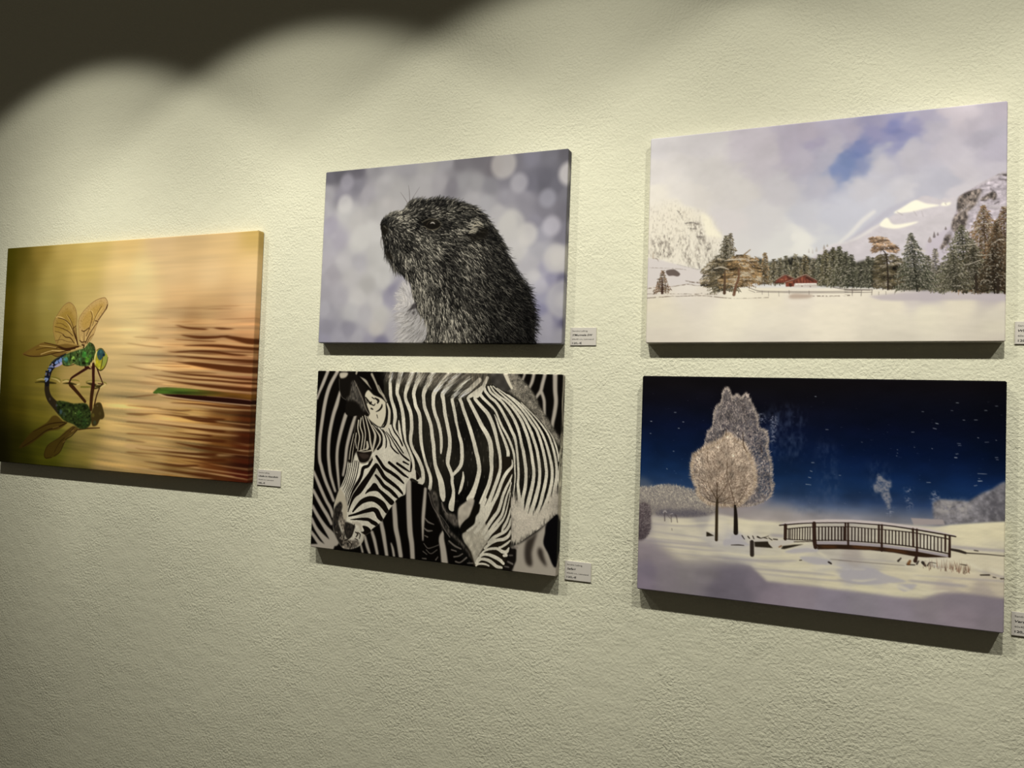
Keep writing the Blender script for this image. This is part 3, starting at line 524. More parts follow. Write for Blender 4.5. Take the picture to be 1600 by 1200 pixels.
    for i, s in enumerate(D['wing']):
        wm = p.poly(spline(s, 4, True), 0.6)
        p.put(wm, ((176, 142, 74), (194, 158, 96))[i], 0.75)
        g = p.poly(spline(D['wing_gold'][i], 4, True), 4.0)
        p.put(g, ((156, 126, 50), (184, 148, 70))[i], 0.75)
        p.put(wm * p.blur(net.astype(np.float32), 0.3), (112, 84, 34), 0.35)
    for s in D['vein_light']:
        p.put(p.blur(p.stroke(s, 1.4), 0.4), (222, 190, 116), 0.9)
    for s in D['vein']:
        p.put(p.blur(p.stroke(s, 1.35), 0.35), (56, 32, 12), 0.95)
    for s in D['wing_rim']:
        p.put(p.blur(p.stroke(s), 0.3), (112, 78, 48), 0.85)
    for s in D['legs']:
        p.put(p.blur(p.stroke(s, 1.15), 0.4), (52, 22, 16), 0.97)
    p.put(p.stroke(D['abdomen']), (26, 24, 26))
    for s, c in D['abdomen_spots']:
        p.put(p.blur(p.stroke(s), 0.5), c, 0.95)
    for s in D['abdomen_lines']:
        p.put(p.blur(p.stroke(s), 0.3), (20, 24, 46), 0.95)
    p.put(p.blur(p.stroke(D['abdomen_top']), 0.5), (34, 44, 46), 0.9)
    p.put(p.poly(spline(D['thorax'], 4, True), 0.6), (66, 88, 42))
    spots('thorax_spots', 0.78)
    tx = p.poly(spline(D['thorax'], 4, True), 0.6)
    p.c *= (1 + 0.22 * tx * p.noise(4, 4))[:, :, None]
    for s in D['thorax_lines']:
        p.put(p.blur(p.stroke(s, 1.3), 0.4), (24, 28, 10), 0.95)
    p.put(p.poly(spline(D['head'], 4, True), 0.5), (168, 160, 46))
    spots('head_spots', 0.9)
    p.put(p.poly(spline(D['eye_second'], 4, True), 0.6), (146, 156, 70), 0.85)
    p.put(p.poly(spline(D['eye'], 4, True), 0.5), (46, 78, 80))
    spots('eye_spots', 0.85)
    p.put(p.blur(p.stroke(D['head_rim'], 1.5), 0.4), (232, 216, 148), 0.95)
    for s in D['head_lines']:
        p.put(p.blur(p.stroke(s, 1.3), 0.3), (50, 42, 14), 0.95)
    for s in D['joint']:
        p.put(p.blur(p.stroke(s), 0.4), (226, 196, 130), 0.9)
    p.c = np.clip(p.c, 0, 1)
    return p

# ------------------------------------------------------------------ marmot
MARMOT = {
'ground':[(8.2,11.1,105,103,110),(34.6,2.7,95,93,100),(87.4,2.5,105,102,110),(130.5,1.6,150,148,150),(222.9,-0.9,158,156,158),(271.7,-3.9,165,163,160),(319.7,-2.6,158,156,158),(351.5,2.9,115,112,116),(397.8,1.3,112,109,113),(429.4,25.9,112,108,112),(480.8,7.1,115,113,120),(517.3,3.5,122,121,132),(560.6,4.7,108,107,115),(596.1,7.8,92,90,96),(4.8,48.1,160,158,160),(46.5,58.4,140,137,145),(89.4,39.4,130,128,136),(116.2,55.9,165,162,165),(158.3,44.4,172,170,168),(192.8,61.3,176,174,170),(258.2,51.7,172,170,168),(306.3,48.2,160,157,158),(333.7,57.2,128,125,130),(361.6,52.3,148,147,148),(392.6,54.6,150,149,149),(423.5,63.7,130,129,133),(460.6,52.9,125,123,130),(520,64.1,105,104,114),(548.6,59.6,92,91,100),(577.8,75,100,99,108),(599.6,89.7,112,111,118),(0.1,92.5,172,170,172),(57.3,96,188,187,182),(14.3,123.1,160,156,166),(93.7,120.2,186,184,178),(144.3,101.3,180,178,173),(177.3,86.1,182,179,174),(129.4,144,192,191,184),(43.2,161.6,166,162,170),(8.2,174.8,170,167,172),(96.4,171.4,192,191,184),(149.2,195.5,188,187,180),(417.5,97.5,160,159,160),(386.5,88.6,165,163,163),(462.5,93.7,142,140,146),(506.8,96.6,135,133,140),(551.5,126.2,118,116,124),(594.2,128.8,108,106,114),(448.7,119.9,172,170,168),(472,141.6,185,183,175),(508.6,137,135,133,140),(530.7,144.9,132,130,140),(481,175.8,185,183,178),(546.3,172.4,150,149,158),(596.1,174.9,118,116,126),(496.9,203.4,188,186,180),(540.6,205.3,165,164,168),(1.3,211.7,172,168,172),(63.7,214,182,180,178),(98.7,215.3,168,166,168),(151.1,231.7,186,185,178),(29.8,242.3,162,158,162),(82.9,243.9,180,178,174),(127.3,267.1,170,168,162),(169.5,261,188,187,180),(5,278.6,158,155,160),(50.5,294.4,165,162,166),(103,295.5,190,188,182),(154.8,303.8,186,184,178),(20.4,330.7,158,156,162),(87.6,331.6,178,177,175),(122.2,332.1,170,168,168),(164.8,332.7,182,180,172),(196,287.5,135,132,150),(184.9,298.6,150,147,160),(18.5,360.2,142,140,150),(80.8,367.9,140,138,148),(55.6,389.8,158,156,165),(108,389.9,165,163,168),(158.2,368.4,185,181,172),(168.2,398.6,120,117,138),(200.6,375.8,165,162,166),(11.5,397,148,146,160),(134.4,400,150,147,160),(527.3,231.3,172,170,172),(556.7,245.7,155,153,168),(584.2,226.9,195,192,182),(605.9,240.8,175,172,170),(535.7,258.2,186,184,182),(571.8,265.9,140,138,158),(597.5,273.2,100,98,122),(550.9,278.5,172,170,178),(607.2,270.9,105,103,122),(559.5,311.7,150,149,165),(552.9,324.8,130,129,155),(568.3,351.4,160,158,168),(603.6,351.8,90,88,112),(589.3,345.1,130,128,148),(562.3,377.6,155,153,162),(597.9,384.3,150,148,155),(556.1,397.4,150,148,158),(601.9,312.6,176,174,172)],
'blobs':[(58.9,26.8,12,158,155,164),(456.1,18.6,19,186,181,172),(493.6,62.1,13,168,166,170),(604.9,50.7,15,208,203,196),(558.9,98.8,12,150,150,159),(570,157.7,13,182,179,186),(516,172.2,15,200,197,187),(582.8,225.5,18,192,189,182),(601.8,310,24,178,176,176),(9.2,321.6,12,170,168,173),(56.4,78.3,13,204,202,195),(106,157.3,17,196,195,187),(479.9,151.5,20,186,184,176)],
'outline':[(156.2,133.8),(157.5,126.7),(165.5,118.5),(178.5,109.2),(195,104.4),(213.2,102.7),(221,93.2),(228.8,85.1),(240.1,81.6),(259.7,81.5),(292,82.3),(316,83.9),(339.9,88.2),(371.5,98.6),(395.1,108.4),(412.5,121.8),(427,139.1),(441.4,157.5),(452.6,173),(463.9,192.5),(470.8,213),(477.2,222.7),(489.8,240.7),(503.8,259.9),(516.2,276.3),(527.2,295.2),(533.9,317.9),(539,333.9),(541.2,351.1),(542,370.9),(540.4,400),(540.9,410.6),(276,411.2),(284.8,394.4),(290,369.3),(284.5,353.9),(267.6,339.7),(260.5,326.9),(254.9,312.8),(245.7,291.4),(241.6,274.4),(234.5,262.9),(219,249.7),(201.8,237.7),(187.6,221.5),(178.4,203.9),(172.9,196.5),(168.9,183.4),(166.4,167.5),(162.5,157.2),(160.3,148.5)],
'chest':[(236.1,262.9),(216.3,262.4),(207.5,283.5),(196.3,293.2),(205.2,304.8),(210,333.3),(214.8,361.7),(212.9,390.1),(210.7,411.3),(295.3,411.1),(293.2,369.3),(286.1,353.9),(265.7,334),(254.9,312.8),(245.7,291.4)],
'flow':[(162.8,131.3,-60,14,30),(172,146.2,80,22,30),(182.7,125.2,-40,34,30),(198.9,116.1,-20,66,35),(182,112.3,-30,50,35),(220.3,111.7,-10,58,35),(229.2,125,0,54,35),(213.1,134.1,10,50,35),(230.1,143.5,10,44,35),(214.3,157,40,36,30),(189,149.9,60,36,30),(201.4,164.9,60,34,30),(185.3,175.6,80,24,30),(199.8,197.7,75,28,25),(187.1,211.5,80,22,25),(174.1,186.5,90,14,20),(231.3,166.3,60,30,25),(228.9,184.7,45,16,25),(235.6,89.9,-45,28,30),(259.9,85.8,-40,26,30),(300.2,87,-50,20,25),(340.1,93.8,-30,26,25),(379.8,108.8,10,26,20),(260.9,105.6,-10,30,25),(308.8,100.2,-20,18,25),(301.7,116.5,-5,46,25),(333.5,119.8,5,36,25),(270.2,130.2,0,12,20),(254.3,136.3,20,14,20),(310.4,132.4,10,18,20),(326.5,137.5,15,22,25),(365.2,128.6,10,24,25),(358.7,155.9,25,34,25),(380.1,115.7,15,22,20),(256,171.8,45,58,22),(280.7,180,42,58,22),(263.5,158,30,40,25),(295.8,159.7,15,34,25),(327.6,161.3,20,32,25),(328.6,182.2,25,38,25),(297.8,201.8,40,50,22),(337.5,203.4,30,24,22),(344.9,194,25,18,22),(361.3,211.3,40,38,22),(383.6,191.6,40,30,22),(375.1,173.3,20,16,22),(396.8,144.2,20,42,20),(391.1,154.9,-15,46,15),(405.2,161.1,20,14,20),(411.5,131.3,25,18,20),(427.6,152.7,40,12,20),(436.4,180.4,35,12,20),(452.4,201.5,35,14,20),(414.3,193,50,26,20),(407.6,213.2,45,30,20),(234,220.4,70,46,20),(209.5,226.6,75,26,20),(235,241.7,75,26,18),(259.2,235.4,65,36,18),(283.1,229.2,60,34,18),(314.8,223.4,50,20,20),(330.3,217,30,14,20),(347,238.4,45,24,20),(377.8,232.6,45,34,20),(268.7,263.9,75,42,18),(300.9,264.8,65,34,18),(333,272.6,60,22,18),(364,266.6,50,24,18),(401.6,247.1,45,26,18),(438.9,234.8,38,18,18),(469.2,242.6,32,14,16),(262,291.8,85,50,18),(279.6,320.2,85,46,18),(318.8,307,75,34,18),(350.3,307.6,65,24,18),(388.5,294.7,50,24,18),(426,281.9,42,18,18),(463.2,276.2,35,16,15),(500.2,277.2,28,12,15),(515.7,297.6,25,10,14),(272.9,348.2,95,44,20),(305,348.5,85,46,18),(336.6,348.9,75,44,18),(367.2,335.5,65,36,18),(405.4,329.2,50,24,18),(442.9,323,42,15,16),(487.6,323.7,35,12,15),(524.1,324.3,28,8,14),(532.5,351,30,7,14),(298.7,383.3,90,42,18),(338.3,383.4,80,50,18),(376.9,376.7,70,44,18),(407.3,370.1,60,26,18),(444.8,363.5,48,14,16),(482,363.8,42,15,16),(511.6,370.7,40,10,14),(534,384.1,42,5,14),(416.2,397.3,60,20,16),(476.1,397.3,48,8,14)],
'chest_flow':[(204.9,297.6,15,82,20),(228.6,276.9,60,80,20),(246.4,305.6,80,84,20),(222.5,319.3,170,78,20),(220.7,347.6,165,72,20),(248.2,340.9,140,58,20),(272.9,348.2,130,52,20),(241.4,369,150,60,18),(266.2,376.2,130,46,18),(226.1,390.1,150,70,18),(267.3,397.2,120,60,18),(247.5,326.7,130,40,18)],
'eye_rim':[(263.8,132.6,1.82),(274.9,127.6,2.12),(287.7,126.2,1.96),(300.7,129.1,1.95),(310.6,136.7,1.5)],
'eye_under':[(269.1,141.4,1.52),(279.2,148.3,2.12),(290.5,151,2.26),(301.7,149.5,2.25),(310.9,143.7,1.8)],
'eye_in':[(275.5,138.9,1.51),(280,132.8,1.66),(289.5,130.1,1.66),(299.3,134.3,1.5)],
'eye_glint':[(285,136.1,1.81),(288.9,134.3,3.01),(293,135.4,2.71),(295.5,137.5,1.5)],
'eye_dark':[(265.7,137),(275.1,130.4),(289.4,128.5),(302.5,133.4),(310.7,139.5),(303.2,147.4),(290.5,150.3),(277.5,146.8)],
'nostril':[(157.9,133.9),(162.8,131.3),(171.4,134.7),(176.9,142.1),(174,152),(164.2,157.3),(159.5,148.4),(157.3,139.7)],
'nose_glint':[(163.8,135,1.57),(168.2,137.4,2.5),(171.8,141.9,1.56)],
'mouth':[(162.5,158.7,2.35),(164.6,166,3.13),(168.4,174.8,2.34)],
'chin':[(171.3,197.9),(176.7,205.3),(187.2,212.9),(193.7,208.8),(186.5,200),(176.2,193.8)],
'ear':[[(382.1,159.9,2.92),(391.1,154.2,3.5),(400.2,152.6,2.18)],[(379.2,163.2,1.46),(389.9,160.3,2.92),(402,156.8,1.74)],[(386.3,149.8,1.75),(395.3,146.2,3.2),(404.6,148.1,2.18),(415.5,152.1,1.16)],[(392,140.5,2.04),(401.1,139.2,3.2),(409,144.2,2.9),(413.8,148.6,1.16)],[(391.6,163.8,1.46),(397.6,160.7,2.04)],[(395.4,148.2,1.75),(399.9,145.2,2.62),(406.1,146.8,1.74)]],
'ear_dark':[[(407.8,151.7),(426.3,156.7),(424,173),(409.1,179.1),(387.6,176.7),(377.9,168),(393.2,166),(405.2,159.7)]],
'dark_tuft':[[(246.9,315.5),(258.1,311.4),(260.2,321.3),(252.3,325.4),(242.7,328.1),(233,332.2),(244,322.5)],[(247.8,333.8),(255.7,328.3),(251.4,339.5)]],
'whisk':[[(223.9,86.2,1.08),(215.1,74.2,0.93),(204.4,60.6,0.47)],[(229.4,80.9,1.23),(227.7,63.7,1.08),(224.4,46.4,0.46)],[(238.1,74.4,0.77),(245.8,63.5,0.77),(253.4,52.7,0.46)]],
'lipwhisk':[[(160.8,157.1,1.25),(159.8,171.5,1.1),(164.1,189,0.63)],[(158.4,159.9,0.94),(157.4,174.3,0.94),(160.6,185.9,0.47)]],
}

def paint_marmot():
    p = Picture(600, 400, 2.0, 23)
    D = MARMOT; rng = p.rng
    p.c[:] = p.field(D['ground'], 2.2, 9.0, 4)
    p.c *= (1 + 0.018 * p.noise(28, 28, 2))[:, :, None]
    for x, y, r, *col in D['blobs']:
        R = r * 1.56
        d = np.sqrt((p.X - x) ** 2 + ((p.Y - y) * 0.93) ** 2)
        p.put(smooth(R + 7, R - 8, d) * 0.7, col)
    g = p.c.mean(2, keepdims=True); p.c = g + (p.c - g) * 0.8
    def flow_field(rows):
        s = [(x, y, math.cos(math.radians(a)) * 255, math.sin(math.radians(a)) * 255, t * 2.55) for x, y, a, t, k in rows]
        return p.field(s, 2.0, 7.0, 4)
    def pick(f, x, y):
        j = int(min(max(x * p.r, 0), p.W - 1)); i = int(min(max(y * p.r, 0), p.H - 1))
        return f[i, j]
    warm = np.array([1.0, 0.97, 0.86], np.float32)
    # pale chest fur, out of focus
    cf = flow_field(D['chest_flow'])
    cm = p.poly(spline(D['chest'], 4, True), 6.0)
    p.put(cm * 0.7, np.clip(0.55 + 0.25 * cf[:, :, 2], 0, 1)[:, :, None] * np.array([1, 0.985, 0.93], np.float32))
    for i in range(1500):
        x, y = rng.uniform(185, 285), rng.uniform(225, 400)
        if pick(cm, x, y) < 0.4:
            continue
        f = pick(cf, x, y)
        t = np.clip(f[2] * rng.uniform(0.55, 1.35), 0.12, 0.86)
        p.hair(x, y, math.atan2(f[1], f[0]) + rng.normal(0, 0.16), rng.uniform(10, 22), rng.uniform(0.8, 1.7), t * np.array([1, 0.98, 0.93]), k=0.55)
    # coat
    ff = flow_field(D['flow'])
    om = p.poly(spline(D['outline'], 4, True), 1.2)
    tone = ff[:, :, 2]
    p.put(om, np.clip(tone * 0.42 + 0.05 * p.noise(3, 3), 0.01, 1)[:, :, None] * warm)
    op = np.asarray(spline(D['outline'], 4, True))
    # the rim: hairs crossing the outline
    for i in range(1500):
        k = rng.integers(0, len(op) - 1)
        q = op[k] + (op[k + 1] - op[k]) * rng.uniform()
        x, y = q + rng.normal(0, 1.2, 2)
        if y > 399 or (x < 280 and y > 240):
            continue
        f = pick(ff, x, y)
        t = f[2] * rng.uniform(0.25, 1.5)
        if x < 175 and y < 100: t += 0.12 * rng.uniform()
        L = rng.uniform(5, 11) if y < 190 else rng.uniform(8, 20)
        p.hair(x, y, math.atan2(f[1], f[0]) + rng.normal(0, 0.25), L, rng.uniform(0.6, 1.3), np.clip(t, 0.02, 0.8) * warm, k=0.8)
    n = 15000
    xs = rng.uniform(140, 540, n); ys = rng.uniform(50, 402, n)
    xs2 = xs; order = np.argsort(ys + rng.normal(0, 25, n))
    for i in order:
        x, y = xs[i], ys[i]
        if pick(om, x, y) < 0.5:
            continue
        f = pick(ff, x, y); t0 = f[2]
        face = y < 180 and x < 345
        L = rng.uniform(5, 11) if face else rng.uniform(8, 18)
        w = rng.uniform(0.7, 1.5)
        u = rng.uniform()
        if u < 0.40:
            t = t0 * rng.uniform(0.0, 0.4)
        elif u < 0.75:
            t = t0 * rng.uniform(0.7, 1.35)
        else:
            t = t0 * rng.uniform(1.7, 2.7) + 0.05
        p.hair(x, y, math.atan2(f[1], f[0]) + rng.normal(0, 0.22), L, w, np.clip(t, 0.01, 0.86) * warm, bend=rng.normal(0, 0.25), k=0.85)
    # eye, nose, ear
    p.put(p.poly(spline(D['eye_dark'], 4, True), 1.8), (16, 13, 8), 0.95)
    for k, c, a in (('eye_rim', (96, 90, 72), 0.8), ('eye_under', (104, 98, 80), 0.8), ('eye_in', (66, 60, 46), 0.7)):
        p.put(p.blur(p.stroke(D[k]), 0.5), c, a)
    p.put(p.blur(p.stroke(D['eye_glint']), 0.7), (196, 190, 176), 0.9)
    p.put(p.poly(spline(D['nostril'], 4, True), 1.4), (20, 17, 11), 0.8)
    p.put(p.blur(p.stroke(D['nose_glint']), 0.8), (104, 102, 88), 0.8)
    p.put(p.blur(p.stroke(D['mouth']), 0.8), (16, 12, 9), 0.9)
    p.put(p.poly(spline(D['chin'], 4, True), 2.0), (26, 22, 15), 0.6)
    for s in D['ear_dark']:
        p.put(p.poly(spline(s, 4, True), 3.0), (18, 15, 9), 0.75)
    for s in D['ear']:
        p.put(p.blur(p.stroke(s), 0.5), (172, 165, 142), 0.75)
    for s in D['dark_tuft']:
        p.put(p.poly(s, 1.0), (44, 40, 40), 0.8)
    for s in D['whisk']:
        p.put(p.stroke(s), (96, 88, 84), 0.8)
    for s in D['lipwhisk']:
        p.put(p.stroke(s), (60, 54, 48), 0.8)
    return p

